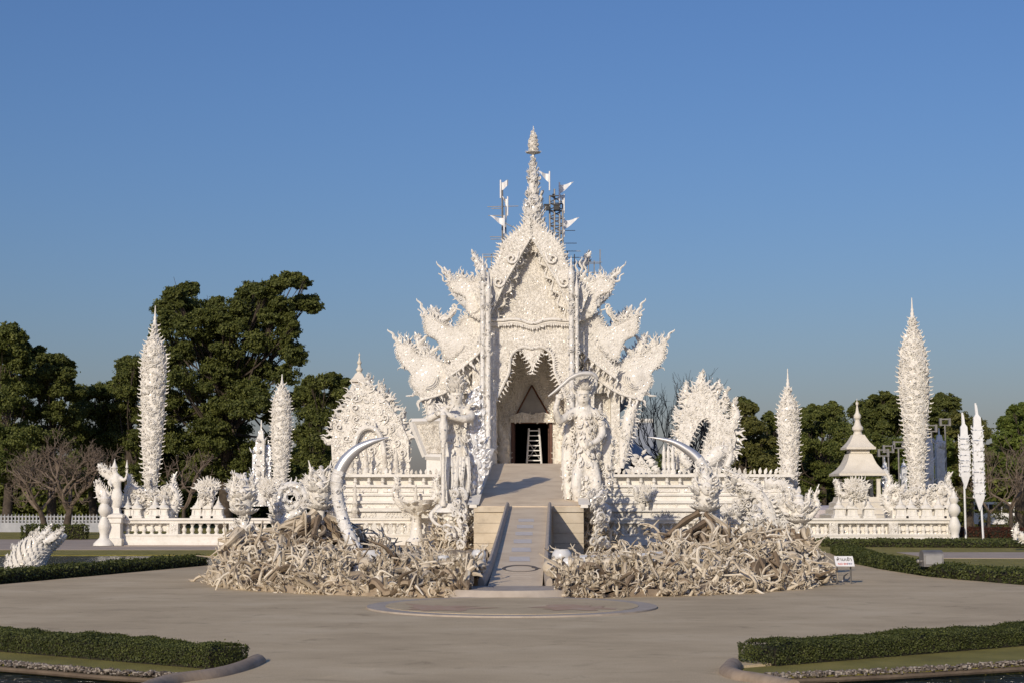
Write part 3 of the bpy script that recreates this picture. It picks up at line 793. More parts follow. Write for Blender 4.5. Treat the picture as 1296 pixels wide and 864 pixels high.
def remesh(mb, voxel, smooth_it=4):
    me = mb.mesh('tmp'); o = bpy.data.objects.new('tmp', me); COL.objects.link(o)
    m = o.modifiers.new('r', 'REMESH'); m.mode = 'VOXEL'; m.voxel_size = voxel
    m2 = o.modifiers.new('s', 'SMOOTH'); m2.iterations = smooth_it; m2.factor = .5
    dg = bpy.context.evaluated_depsgraph_get()
    out = bpy.data.meshes.new_from_object(o.evaluated_get(dg))
    bpy.data.objects.remove(o); bpy.data.meshes.remove(me)
    return out
# ------------------------------------------------------------------ the temple
YT = 84.0
def clad_path(mb, P, r, size, cover=1.0, flat=1.0, temps=(SP, SP2, FL, FR), front=True, lean=.3, tmin=0, tmax=1):
    """carving over a swept body; flat = squash of the section along y"""
    P = np.asarray(P, float); r = np.asarray(r, float)
    d = np.r_[0, np.cumsum(np.linalg.norm(np.diff(P, axis=0), axis=1))]
    n = int(d[-1] * (tmax - tmin) * r.mean() * 4 / (size * size) * cover * 1.3) + 1
    s = rng.uniform(tmin * d[-1], tmax * d[-1], n)
    T = unit(np.gradient(P, axis=0))
    p = np.stack([np.interp(s, d, P[:, i]) for i in range(3)], 1); t = unit(np.stack([np.interp(s, d, T[:, i]) for i in range(3)], 1))
    rr = np.interp(s, d, r)
    N = np.tile([0, -1., 0], (n, 1)); B = np.cross(t, N); B = unit(B); N = unit(np.cross(B, t))
    a = rng.uniform(-1.9, 1.9, n) if front else rng.uniform(-pi, pi, n)
    off = N * np.cos(a)[:, None] + B * np.sin(a)[:, None]
    pos = off * rr[:, None]; pos[:, 1] *= flat
    up = unit(t + off * lean + np.cross(t, off) * rng.normal(0, .45, n)[:, None])
    sprout(mb, p + pos * .92, up, off - up * .2, size * rng.uniform(.65, 1.2, n), temps)
def naga(pp, Y, root, name='naga_finial', crest=.6, side=1, flat=.75, size=.42, mat=None, n=34, cover=1.0, under=.32):
    """sculpted serpent following measured points (px, py, half width px); tapers to a flame tip"""
    s = S(Y)
    P = smooth_path([W(x, y, Y) for x, y, r in pp], n); r = smooth_path([(r * s, 0, 0) for x, y, r in pp], n)[:, 0].clip(.015)
    mb = MB(); tube(mb, P, r, 10, flat=((0, 1, 0), flat))
    clad_path(mb, P, r * .95, size * .62, cover, flat, temps=(LF, LF, SP, SP2, FL), lean=.12, tmax=.9)
    T = unit(np.gradient(P, axis=0)); out = np.stack([-T[:, 2], 0 * T[:, 0], T[:, 0]], 1) * side
    k = slice(0, int(n * .86)); cs_ = np.clip(r * 1.05 + crest * .18, .06, crest)
    fringe(mb, (P + out * r[:, None] * .85)[k], cs_[k], side, .9, .45, (FL, TIP))
    fringe(mb, (P + out * r[:, None] * .85 + np.array([0, .2, 0]))[k], cs_[k] * .8, side, .9, .55, (FL,))
    if under: fringe(mb, (P - out * r[:, None] * .85)[k], np.minimum(under, cs_ * .6)[k], -side, .8, 1.1, (FL,))
    return build(mb, name, mat or M_white, root, 50)
tm = thing('temple', (ax(84), YT, 0), 'huge ornate white temple with flame edged gables at the end of the bridge', 'temple')
def mir(pp): return [(1345 - p[0],) + tuple(p[1:]) for p in pp]
GZ = ZZ(586, YR1)

# front wall with hanging arch
mb = MB()
wall = [(621, 404), (621, 593), (628, 593), (628, 502), (636, 486), (643, 470), (646, 452), (652, 443), (661, 439), (686, 439), (695, 443), (701, 452), (704, 470), (709, 486), (717, 502), (717, 593), (727, 593), (727, 404)]
ww = prism_px(mb, wall, YT, .55)
relief(mb, ww, YT, .15, ax(84) + 0, spread=.5)
build(mb, 'front_wall', M_fine, tm)
mb = MB(); arch = pxpath([(629, 503), (637, 486), (644, 470), (646, 452), (653, 443), (663, 439), (673, 441)], YT, 30)
A1 = pxpath([(673, 441), (684, 439), (693, 443), (700, 452), (702, 470), (709, 486), (716, 503)], YT, 30)
for Aq in (arch, A1):
    tube(mb, Aq + np.array([0, -.08, 0]), .08, 6)
    fringe(mb, Aq + np.array([0, .05, 0]), .36, -1, -.15, .5, (FL, FR)); fringe(mb, Aq + np.array([0, -.1, 0]), .24, 1, .3, .5)
build(mb, 'arch_fringe', M_white, tm)
mb = MB(); pz = prism_px(mb, [(659, 439), (688, 439), (683, 449), (678, 458), (674, 470), (670, 458), (664, 449)], YT - .02, .35)
relief(mb, pz, YT - .02, .26, ax(84)); 
for sgn, q in ((1, [(659, 440), (666, 452), (674, 470)]), (-1, [(688, 440), (681, 452), (674, 470)])): fringe(mb, pxpath(q, YT, 10), .3, -sgn, .4, .6)
build(mb, 'pendant', M_white, tm)
mb = MB(); q = pxpath([(621, 409), (634, 410), (648, 408.5), (660, 410), (674, 414), (688, 410), (700, 408.5), (714, 410), (727, 409)], YT, 40)
tube(mb, q + np.array([0, -.12, 0]), .16, 8); tube(mb, q + np.array([0, -.30, .16]), .09, 8); fringe(mb, q + np.array([0, -.2, -.05]), .16, -1, 0, .7, (LF,))
build(mb, 'cornice', M_white, tm)
# recessed porch behind the arch
YD = 89.4
xl, xr = W(626, 500, YT)[0], W(719, 500, YT)[0]
mb = MB(); zt_ = ZZ(428, YT)
box(mb, xl - .2, xl, YT + .552, YD, GZ - .2, zt_); box(mb, xr, xr + .2, YT + .552, YD, GZ - .2, zt_); box(mb, xl - .2, xr + .2, YT + .552, YD, zt_ + .003, zt_ + .3)
for xx, nx in ((xl, 1), (xr, -1)):
    n = 60; P = np.c_[np.full(n, xx), rng.uniform(YT + .8, YD - .2, n), rng.uniform(GZ + .2, zt_ - .4, n)]
    sprout(mb, P, np.c_[np.zeros(n), rng.normal(0, .4, n), np.ones(n)], np.tile([nx, 0, 0.], (n, 1)), .5, (SP, SP2))
build(mb, 'porch_walls', M_fine, tm)
D = [(649.5, 534), (649.5, 620), (696.5, 620), (696.5, 534)]
dw = np.array([W(x, y, YD)[[0, 2]] for x, y in D]); dx0, dx1 = dw[:, 0].min(), dw[:, 0].max(); dzt = dw[:, 1].max()
mb = MB(); box(mb, xl - .2, dx0 - .12, YD + .003, YD + .4, GZ - .2, zt_ + .3); box(mb, dx1 + .12, xr + .2, YD + .003, YD + .4, GZ - .2, zt_ + .3); box(mb, dx0 - .118, dx1 + .118, YD + .003, YD + .4, dzt + .12, zt_ + .3)
hole = np.array([(dx0 - .3, GZ), (dx0 - .3, dzt + .25), (dx1 + .3, dzt + .25), (dx1 + .3, GZ)])
relief(mb, np.array([(xl, GZ), (xr, GZ), (xr, zt_), (xl, zt_)]), YD, .42, ax(84), hole=hole, temps=(SP, FL, SP))
build(mb, 'door_wall', M_fine, tm)
mb = MB(); tri = prism_px(mb, [(673, 489), (654.5, 524), (693.5, 524)], YD - .16, .14); build(mb, 'triangular_panel', M_grey, tm)
mb = MB(); T3 = [W(x, y, YD - .2) for x, y in ((673, 487), (653, 525), (695, 525), (673, 487))]
for a, b in zip(T3[:-1], T3[1:]): tube(mb, [a, b], .055, 6)
build(mb, 'panel_frame', M_wood, tm)
df = MB(); box(df, dx0 - .115, dx0 + .05, YD - .08, YD + .35, GZ, dzt + .1); box(df, dx1 - .05, dx1 + .115, YD - .08, YD + .35, GZ, dzt + .1); box(df, dx0 + .052, dx1 - .052, YD - .08, YD + .35, dzt - .06, dzt + .1)
dfo = build(df, 'door_frame', M_wood, tm, 0)
df = MB(); box(df, dx0 + .06, dx0 + .12, YD + .42, YD + 1.35, GZ, dzt - .07); build(df, 'door_leaf', M_wood, dfo, 0)
df = MB(); box(df, dx1 - .12, dx1 - .06, YD + .42, YD + 1.35, GZ, dzt - .07); build(df, 'door_leaf', M_wood, dfo, 0)
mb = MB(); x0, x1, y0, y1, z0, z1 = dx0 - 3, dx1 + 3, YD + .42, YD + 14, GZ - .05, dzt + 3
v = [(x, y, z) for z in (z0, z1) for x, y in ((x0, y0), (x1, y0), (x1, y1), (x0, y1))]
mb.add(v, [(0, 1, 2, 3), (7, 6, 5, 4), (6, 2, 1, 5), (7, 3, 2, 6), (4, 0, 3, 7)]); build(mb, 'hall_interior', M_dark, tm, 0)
for pp, sd in (([(640, 590, 7), (637, 575, 8), (638, 560, 7), (634, 545, 4), (632, 535, 1)], 1), ([(706, 590, 7), (709, 575, 8), (708, 560, 7), (712, 545, 4), (714, 535, 1)], -1)):
    naga(pp, YD - .8, tm, 'door_guardian_carving', .4, sd, .8, .3)
mb = MB(); lp = [W(x, y, YD - .3)[[0, 2]] for x, y in ((645, 534), (648, 525), (660, 521), (674, 524), (688, 521), (699, 525), (702, 534))]
prism_xz(mb, lp, YD - .3, YD - .02); relief(mb, np.array(lp), YD - .3, .28, ax(84)); build(mb, 'lintel', M_fine, tm)

# upper tympanum, set back behind the bargeboards
mb = MB(); tp = prism_px(mb, [(673, 296), (662, 318), (650, 342), (636, 372), (618, 409), (729, 409), (712, 372), (698, 342), (685, 318)], YT + .4, .4)
relief(mb, tp, YT + .4, .16, ax(84), spread=.8, temps=(SP, FL, SP)); build(mb, 'tympanum', M_fine, tm)
# front gable bargeboards with hooked inner edge
def bargeboard(outer, inner, Y, depth, name, size=.16, cusp=.22, crest=.36, side=1):
    mb = MB(); o = smooth_path(outer, 40); i = smooth_path(inner, 50)
    poly = np.vstack([o, i[::-1]]); w = np.array([W(x, y, Y)[[0, 2]] for x, y in poly]); prism_xz(mb, w, Y, Y + depth)
    relief(mb, w, Y, size, W(672, 300, Y)[0], spread=.9)
    fringe(mb, np.array([W(x, y, Y + .12) for x, y in o]), crest, side, -.6, .5, (FR,))
    fringe(mb, np.array([W(x, y, Y + .35) for x, y in o]), crest * .8, side, -.6, .5, (FR,))
    fringe(mb, np.array([W(x, y, Y + .05) for x, y in i]), cusp, -side, .9, .62, (FL,)); fringe(mb, np.array([W(x, y, Y + .3) for x, y in i]), cusp * .7, -side, .6, .5, (FL,))
    q = np.array([W(x, y, Y - .05) for x, y in i]); tube(mb, q, .05, 6)
    return build(mb, name, M_white, tm, 50)
OL = [(674, 272), (660, 288), (645, 300), (635, 312), (631, 326), (622, 345), (611, 360), (600, 372)]
IL = [(674, 298), (665, 312), (656, 328), (648, 342), (640, 356), (630, 378), (620, 400), (614, 408)]
bargeboard(OL, IL, YT - .6, .7, 'bargeboard', side=-1)
bargeboard(mir(OL), mir(IL), YT - .6, .7, 'bargeboard', side=1)
OL2 = [(674, 297), (665, 311), (656, 327), (648, 341), (640, 355), (630, 377), (620, 399), (616, 406)]
IL2 = [(674, 305), (669, 318), (660, 321), (662, 333), (653, 338), (655, 350), (645, 355), (647, 367), (637, 373), (639, 385), (629, 391), (631, 402), (622, 408)]
bargeboard(OL2, IL2, YT - .15, .4, 'inner_bargeboard', cusp=.26, crest=.2, side=-1); bargeboard(mir(OL2), mir(IL2), YT - .15, .4, 'inner_bargeboard', cusp=.26, crest=.2, side=1)
# big hook scrolls inside the gable edge
mb = MB()
for (x, y, k, s) in ((656, 322, 1.5, 1), (640, 352, 1.5, 1), (628, 376, 1.5, 1), (621, 396, 1.2, 1), (690, 322, 1.5, -1), (705, 352, 1.5, -1), (717, 376, 1.5, -1), (724, 396, 1.2, -1)):
    mb = MB(); c = W(x, y, YT - .65); a = R(200 * s); M = np.array([[cos(a), 0, sin(a)], [0, 1, 0], [-sin(a), 0, cos(a)]]) * k * .52
    mb.put(SP2 if s > 0 else SP, [M], [c]); build(mb, 'gable_hook', M_white, tm)

# serpent finials of the three roof tiers, both sides
def mesh_into(mb, me):
    v = np.empty(len(me.vertices) * 3); me.vertices.foreach_get('co', v)
    q = [tuple(p.vertices) for p in me.polygons]; mb.add(v.reshape(-1, 3), [f for f in q if len(f) == 4], [list(f) for f in q if len(f) != 4]); bpy.data.meshes.remove(me)
def mirrored(mb, xc):
    m = MB(); m.v = [np.concatenate(mb.v) * np.array([-1, 1, 1]) + np.array([2 * xc, 0, 0])]; m.n = mb.n
    m.q = [q[:, ::-1] for q in mb.q]; m.ng = [f[::-1] for f in mb.ng]; return m
def sculpt(outline, Y, depth, tips=(), crest=(), hooks=(), size=.15, vox=.10, extra=()):
    """rounded carved mass with a traced outline, thin wavy tips and rows of flames"""
    b = MB(); w = prism_px(b, outline, Y, depth, 60)
    for c_, r_ in extra: sphere(b, W(*c_, Y + .1), np.array([r_ * .9, r_ * .26, r_ * .9]) * S(Y), 14, 10)
    mb = MB(); mesh_into(mb, remesh(b, vox, 8)); cx = w.mean(0)
    relief(mb, w, Y + .02, size, cx[0] + 9, spread=.5, temps=(SP, LF, FL, SP2), step=.62)
    for c_, r_ in extra:
        c3 = W(*c_, Y + .1); rr = r_ * S(Y)
        for k in range(4):
            a = np.linspace(-1.7, .15, 14); q = c3 + np.c_[np.cos(a) * rr * (.97 - .13 * k), np.full(14, -rr * (.2 + .09 * k)), np.sin(a) * rr * (.97 - .13 * k)]; tube(mb, q, rr * .03, 5)
    for pp, r0 in tips:
        q = pxpath(pp, Y + depth * .4, 22); t = np.linspace(0, 1, 22); q = q + np.c_[np.sin(t * 13) * .07 * (1 - t * .4), 0 * t, np.cos(t * 9) * .03]
        tube(mb, q, r0 * S(Y) * (1 - t) ** .75 + .012, 6)
    for pp, sz in crest:
        pa = smooth_path([(x_, y_, 0) for x_, y_ in pp], 7)
        for k_ in range(1, 7):
            x_, y_ = pa[k_][:2]; L_ = rng.uniform(7, 14) * sz / .4; d_ = rng.uniform(-4, 2); q = pxpath([(x_, y_ + 2), (x_ + d_ * .3 + 1.5, y_ - L_ * .35), (x_ + d_ * .6 - 1.5, y_ - L_ * .7), (x_ + d_, y_ - L_)], Y + rng.uniform(0, depth), 12)
            tube(mb, q, np.linspace(1.5 * S(Y), .01, 12), 5)
        q = pxpath(pp, Y + depth * .3, 30)
        fringe(mb, q, sz, 1, -.25, .30, (TIP, FR)); fringe(mb, q + np.array([0, depth * .35, -.05]), sz * .9, 1, -.25, .4, (TIP, FR)); fringe(mb, q + np.array([0, -depth * .3, -.1]), sz * .6, 1, -.25, .4, (FR,))
    for pp, sz in hooks:
        q = pxpath(pp, Y + .05, 24); fringe(mb, q, sz, -1, .8, .55, (FL, FR)); fringe(mb, q + np.array([0, depth * .5, 0]), sz * .8, -1, .8, .6, (FL,))
    return mb
XM = W(672.5, 430, YT)[0]
F1 = sculpt([(568, 352), (570, 364), (574, 370), (582, 373), (590, 378), (588, 387), (592, 396), (600, 402), (618, 404), (620, 360), (612, 352), (606, 352), (598, 356), (590, 353), (584, 349), (578, 354), (573, 355)], YT - .1, .7,
            [([(570, 354), (563, 345), (557, 339), (552, 330)], 2.4), ([(570, 358), (563, 355), (558, 349), (555, 345)], 1.6), ([(606, 354), (604, 342), (605, 334), (603, 325)], 2), ([(610, 352), (609, 340), (610, 332), (608, 324)], 2), ([(615, 350), (615, 340), (616, 328)], 1.8), ([(600, 357), (598, 348), (596, 344)], 1.6)],
            [([(574, 356), (579, 353), (584, 349), (590, 353), (598, 356)], .36), ([(598, 356), (606, 352), (616, 352)], .3)], [([(568, 356), (570, 364), (576, 371), (590, 378)], .16)], extra=[((599, 388), 11)])
F2 = sculpt([(535, 396), (537, 410), (538, 421), (545, 427), (552, 430), (556, 438), (560, 449), (566, 455), (582, 450), (598, 433), (612, 424), (612, 401), (600, 400), (587, 401), (580, 412), (573, 413), (566, 411), (556, 406), (548, 401), (541, 397)], YT + .35, .7,
            [([(537, 399), (535, 389), (531, 384), (527, 377)], 2.6), ([(536, 402), (533, 397), (529, 390)], 1.5), ([(560, 407), (570, 401), (575, 393), (573, 384)], 4.2), ([(574, 386), (579, 390), (583, 394), (585, 398)], 1.2)],
            [([(540, 398), (548, 402), (556, 406), (566, 411)], .42), ([(580, 412), (587, 402), (600, 400)], .3), ([(562, 405), (571, 399), (574, 391)], .25)], [([(535, 400), (537, 410), (538, 421)], .16), ([(560, 449), (566, 455), (582, 450), (598, 433)], .22)], extra=[((577, 438), 13)])
F3 = sculpt([(501, 431), (502, 446), (506, 457), (513, 465), (520, 473), (519, 482), (522, 490), (530, 498), (533, 505), (542, 500), (555, 489), (565, 486), (571, 474), (584, 458), (600, 446), (598, 436), (582, 446), (566, 458), (556, 456), (548, 452), (540, 449), (532, 449), (525, 444), (520, 437), (508, 434)], YT + .9, .7,
            [([(502, 434), (500, 427), (495, 422), (490, 416)], 2.8), ([(532, 501), (526, 497), (520, 501), (513, 500)], 2.6), ([(514, 466), (509, 464), (503, 468)], 1.6), ([(533, 448), (532, 436), (537, 428), (545, 424)], 4.5), ([(545, 447), (551, 442), (556, 437)], 4)],
            [([(504, 434), (511, 433), (520, 437), (526, 445)], .46), ([(526, 446), (533, 449), (541, 449)], .28)], [([(501, 434), (502, 446), (506, 457), (513, 465)], .18), ([(520, 474), (519, 482), (522, 490), (530, 498)], .14), ([(542, 500), (555, 489), (565, 486), (571, 474), (584, 458)], .26)], extra=[((540, 477), 17)])
for q in ([(604, 352), (592, 372), (596, 402), (584, 420), (566, 430), (566, 448), (560, 470), (556, 494), (624, 500), (624, 352)],):
    for pp in (q, mir(q)):
        mb = MB(); w = prism_px(mb, pp, YT + 1.5, .4); relief(mb, w, YT + 1.5, .2, None, spread=.5); build(mb, 'tier_infill', M_fine, tm)
for F_ in (F1, F2, F3): build(F_, 'naga_finial', M_white, tm, 50); build(mirrored(F_, XM), 'naga_finial', M_white, tm, 50)
# tier bargeboards under the serpents
B2o = [(616, 404), (600, 426), (580, 450), (562, 470)]; B2i = [(622, 424), (606, 446), (588, 462), (566, 478)]
B3o = [(606, 436), (586, 458), (560, 484), (530, 500)]; B3i = [(612, 452), (592, 476), (564, 496), (532, 506)]
for o, i, yy in ((B2o, B2i, YT + .3), (B3o, B3i, YT + .9)):
    bargeboard(o, i, yy, .5, 'bargeboard', cusp=.6, side=-1); bargeboard(mir(o), mir(i), yy, .5, 'bargeboard', cusp=.6, side=1)
# infill walls between bargeboards and side walls under the eaves
for q in ([(622, 404), (604, 436), (582, 462), (560, 490), (560, 596), (622, 596)],):
    for pp in (q, mir(q)):
        mb = MB(); w = prism_px(mb, pp, YT + 2.2, .5); relief(mb, w, YT + 2.2, .17, None, spread=.5); build(mb, 'side_wall', M_fine, tm)
# corner pilasters with moulded caps
for px in (566, 779):
    mb = MB(); c = W(px, 590, YT + 1.7); h = ZZ(486, YT + 1.7) - GZ + .3
    box(mb, c[0] - .24, c[0] + .24, YT + 1.5, YT + 2.19, GZ - .3, GZ - .3 + h)
    relief(mb, np.array([(c[0] - .2, GZ), (c[0] + .2, GZ), (c[0] + .2, GZ + h - .5), (c[0] - .2, GZ + h - .5)]), YT + 1.5, .2)
    build(mb, 'pilaster', M_white, tm)
for pp, sd in (([(541, 503, 5), (546, 520, 7), (551, 540, 8), (555, 560, 7), (557, 578, 5), (558, 592, 3)], -1), (mir([(541, 503, 5), (546, 520, 7), (551, 540, 8), (555, 560, 7), (557, 578, 5), (558, 592, 3)]), 1)):
    naga(pp, YT + 1.2, tm, 'eave_bracket', .45, sd, .7, .34)
# front columns clad with mirror glass
for px, w, t0 in ((610.5, 3.0, 340), (617.5, 3.4, 362), (724, 3.4, 342), (731, 2.4, 362)):
    mb = MB(); c = W(px, 590, YT - 1.2); r = w * S(YT)
    z1 = ZZ(t0, YT - 1.2)
    lathe(mb, (c[0], YT - 1.2, GZ - .1), [(r * 1.5, 0), (r * 1.5, .3), (r, .45), (r, z1 - GZ - .5), (r * 1.4, z1 - GZ - .3), (r * 1.2, z1 - GZ), (r * .4, z1 - GZ + .4), (.01, z1 - GZ + .9)], 10)
    clad(mb, (c[0], YT - 1.2, GZ), [(r * .95, .5), (r * .95, z1 - GZ - .6)], .24, .4, .1)
    build(mb, 'column', M_cool, tm)
# carved piers beside the porch
for q in ([(598, 460), (621, 460), (621, 594), (598, 594)], [(727, 470), (752, 470), (752, 594), (727, 594)]):
    mb = MB(); w = prism_px(mb, q, YT + .7, .8); relief(mb, w, YT + .7, .2, None, temps=(SP, FL, LF)); build(mb, 'carved_pier', M_white, tm)
# roof planes running back from the gables
def roof(cs, Y0, Y1, name, th=.35, mat=M_rooft):
    for pp in (cs, mir(cs)):
        mb = MB(); w = smooth_path([W(x, y, YT)[[0, 2]] for x, y in pp], 9)
        t = unit(np.gradient(w, axis=0)); n = np.stack([-t[:, 1], t[:, 0]], 1); n *= np.sign(n[:, 1:]) + 1e-9
        prism_xz(mb, np.vstack([w, (w - n * th)[::-1]]), Y0, Y1); build(mb, name, mat, tm, 30)
roof([(673, 300), (655, 324), (636, 352), (615, 376), (598, 390)], YT + .15, 112, 'roof')
roof([(622, 404), (604, 424), (586, 444), (566, 458)], YT + .9, 114, 'roof')
roof([(606, 440), (586, 462), (562, 484), (536, 497)], YT + 1.5, 116, 'roof')
mb = MB(); a, b = W(562, 500, YT)[0], W(783, 500, YT)[0]
for x0, x1 in ((a, a + .5), (b - .5, b)): box(mb, x0, x1, YT + 2.71, 114, GZ - .4, ZZ(480, YT))
box(mb, a + .502, b - .502, 113.2, 113.9, GZ - .4, ZZ(455, YT)); build(mb, 'long_wall', M_smooth, tm, 0)
mb = MB(); gp_ = [(673, 300), (636, 352), (598, 390), (600, 420), (560, 480), (785, 480), (745, 420), (747, 390), (709, 352)]
w = np.array([W(x, y, YT)[[0, 2]] for x, y in gp_]); prism_xz(mb, w, 110.5, 111); build(mb, 'rear_gable', M_smooth, tm, 0)
mb = MB(); box(mb, a - 1.2, b + 1.2, YT + 1.0, 116, -.1, GZ - .41); build(mb, 'base', M_smooth, tm, 0)
# the row of rear roof serpents seen past the right hand tiers
for pp, yy in (([(748, 392, 5), (757, 380, 8), (768, 368, 7), (776, 352, 4), (783, 338, 1)], 96), ([(765, 430, 8), (780, 418, 9), (792, 402, 6), (800, 386, 1)], 98), ([(786, 470, 8), (800, 455, 9), (812, 438, 6), (820, 420, 1)], 100), ([(736, 340, 5), (742, 330, 4), (748, 318, 1)], 95)):
    naga(pp, yy, tm, 'naga_finial', .6, 1, .6, .45, mat=M_cool); naga(mir(pp), yy, tm, 'naga_finial', .6, -1, .6, .45, mat=M_cool)

# spire
sp_ = 87.0; s = S(sp_)
prof = [(20, 304), (20, 290), (18.5, 276), (15.5, 262), (13, 250), (11.5, 240), (10, 228), (8.2, 218), (5.8, 208), (3.6, 200), (2.4, 195.5)]
PR = [(r * s, ZZ(y, sp_)) for r, y in prof]; c = (W(675, 250, sp_)[0], sp_, 0)
mb = MB(); lathe(mb, c, [(r * .55, z) for r, z in PR], 14); [clad(mb, c, [(r0 * .6, z0), (r1 * .6, z1)], float(np.clip((r0 + r1) * .36, .13, .42)), 1.6, .42, temps=(FL, FR, TIP, SP)) for (r0, z0), (r1, z1) in zip(PR[:-2], PR[1:-1])]
spo = build(mb, 'spire', M_cool, tm, 50)
mb = MB(); lathe(mb, c, [(r * s, ZZ(y, sp_)) for r, y in ((2.2, 196), (4, 195), (9.5, 193.6), (9.5, 192.8), (3.5, 191), (2.5, 190))], 16)
a = np.linspace(0, 2 * pi, 14, endpoint=False); d = np.c_[np.cos(a), np.sin(a), 0 * a]
sprout(mb, np.array(c) + d * 8.6 * s + np.array([0, 0, ZZ(193.4, sp_)]), d + np.array([0, 0, .5]), np.tile([0, 0, 1.], (14, 1)) - d * .2, .16); build(mb, 'umbrella_disc', M_white, spo)
PR2 = [(r * s, ZZ(y, sp_)) for r, y in ((6.5, 190.5), (7.5, 186), (6.5, 180), (4.8, 174), (2.8, 169), (1, 166), (.25, 161.5))]
mb = MB(); lathe(mb, c, [(r * .75, z) for r, z in PR2], 12); clad(mb, c, [(r * .75, z) for r, z in PR2], .15, 1.6, .3); build(mb, 'spire_crown', M_white, spo, 50)

# ------------------------------------------------------------------ step ladder in the doorway
lz0, lz1 = GZ + .02, ZZ(541, YD - .5)
ld = thing('step_ladder', (W(676, 590, YD - .5)[0], YD - .5, lz0), 'white metal step ladder standing in the dark temple doorway', 'ladder')
mb = MB(); c = ld.location
for s_ in (-1, 1):
    bar(mb, (c[0] + s_ * .44, c[1], lz0), (c[0] + s_ * .29, c[1] + .35, lz1), .075); 
build(mb, 'front_rails', M_flag, ld, 0)
mb = MB()
for s_ in (-1, 1): bar(mb, (c[0] + s_ * .43, c[1] + 1.0, lz0), (c[0] + s_ * .27, c[1] + .45, lz1), .05)
for a, b in (((-.42, .95, .4), (.36, .65, 1.6)), ((.42, .95, .4), (-.36, .65, 1.6))): bar(mb, (c[0] + a[0], c[1] + a[1], lz0 + a[2]), (c[0] + b[0], c[1] + b[1], lz0 + b[2]), .03)
build(mb, 'rear_brace', M_flag, ld, 0)
H = lz1 - lz0
for k in range(8):
    t = (k + .5) / 8; mb = MB(); hw = .44 - .15 * t
    box(mb, c[0] - hw, c[0] + hw, c[1] + .35 * t - .05, c[1] + .35 * t + .05, lz0 + H * t - .028, lz0 + H * t + .028); build(mb, 'step', M_flag, ld, 0)

# ------------------------------------------------------------------ scaffolding, flag poles, flags
def pole(pp, Y, w, name, label, mat=M_steel, cat='pole', group=None, extra=None):
    mb = MB(); tube(mb, [W(*pp[0], Y), W(*pp[1], Y)], w, 6)
    for q in (extra or []): tube(mb, [W(*q[0], Y + .1), W(*q[1], Y + .1)], w * .36, 5)
    return tag(origin(build(mb, name, mat)), label, cat, group)
pole([(636.5, 338), (635.5, 232)], 92, .07, 'flag_pole', 'leaning scaffold pole with short cross bars left of the temple spire', extra=[((638, 305), (642, 262)), ((641, 335), (640, 255)), ((622, 264), (636, 264)), ((618, 273), (638, 273)), ((620, 300), (638, 300)), ((621, 303), (637, 303)), ((638, 282), (650, 288)), ((617, 262), (656, 261)), ((612, 326), (636, 325))])
tw = thing('lattice_tower', W(702, 345, 94), 'dark lattice tower with lamps right of the temple spire', 'tower')
mb = MB()
for x in (696, 702, 708.5, 712.5): tube(mb, [W(x, 350, 94), W(x - .3, 238 + abs(x - 703) * 1.5, 94)], .06, 5)
build(mb, 'legs', M_steel, tw); mb = MB()
for k in range(11):
    y = 248 + k * 9.4
    tube(mb, [W(696, y, 94.05), W(712, y + 8, 94.05)], .035, 4); tube(mb, [W(712, y, 94.1), W(696, y + 8, 94.1)], .035, 4); tube(mb, [W(695, y, 94), W(713, y, 94)], .035, 4)
build(mb, 'lattice', M_steel, tw)
for x, y in ((704, 263), (692, 263), (700.5, 248)):
    p = W(x, y, 93.7); mb = MB(); k = .32 if y > 250 else .14
    box(mb, p[0] - k * .5, p[0] + k * .5, p[1] - .15, p[1] + .2, p[2] - k * .5, p[2] + k * .5); box(mb, p[0] - k * .6, p[0] + k * .6, p[1] - .2, p[1] - .151, p[2] + k * .4, p[2] + k * .6); build(mb, 'lamp', M_black, tw, 0)
def scaffold(name, label, Y, vs, hs):
    mb = MB()
    for x, y0, y1 in vs: tube(mb, [W(x, y0, Y), W(x, y1, Y)], .032, 5)
    for y, x0, x1 in hs: tube(mb, [W(x0, y, Y - .1), W(x1, y, Y - .1)], .022, 5)
    return tag(origin(build(mb, name, M_steel)), label, 'scaffold')
scaffold('scaffold', 'thin pipe scaffold behind the upper roof tier on the lattice tower side', 93, [(718, 395, 318), (727, 395, 322), (745, 400, 326), (759.5, 400, 316), (752, 400, 330)], [(332, 716, 762), (333.5, 716, 760), (326, 712, 748), (345, 716, 760), (318, 708, 735), (292, 705, 728), (308, 700, 730)])
scaffold('scaffold', 'thin pipe scaffold behind the upper roof tier on the leaning pole side', 93, [(629, 360, 318), (622, 360, 322), (615, 360, 325)], [(322, 610, 636), (325, 612, 634), (340, 612, 636)])
def flag(px, py, w, h, s, label, Y=91, tri=True):
    w, h = w * 1.2, h * 1.25
    mb = MB(); n = 7; V = []
    for k in range(n):
        t = k / (n - 1); x = px + s * w * t; hh = h * (1 - t) if tri else h * (1 - t * .3)
        top = py - h * .25 * t + 1.0 * sin(t * 5) ; 
        for dy in (-.03, .03): V += [W(x, top, Y + dy + .15 * sin(t * 6)), W(x, top + hh + .3, Y + dy + .15 * sin(t * 6))]
    V = np.array(V); q = []
    for k in range(n - 1):
        a, b = k * 4, k * 4 + 4
        q += [(a, a + 1, b + 1, b), (a + 2, b + 2, b + 3, a + 3), (a, b, b + 2, a + 2), (a + 1, a + 3, b + 3, b + 1)]
    mb.add(V, q)
    tube(mb, [W(px, py - 3, Y), W(px, py + h + 10, Y)], .05, 5)
    o = origin(build(mb, 'flag', M_flag, None, 30)); return tag(o, label, 'flag', 'white flags round the temple spire')
flag(633.5, 231, 8, 8, 1, 'small notched white flag at the top of the leaning scaffold pole', tri=False)
flag(642.5, 252, -6, 9, 1, 'narrow white flag midway up the leaning scaffold pole')
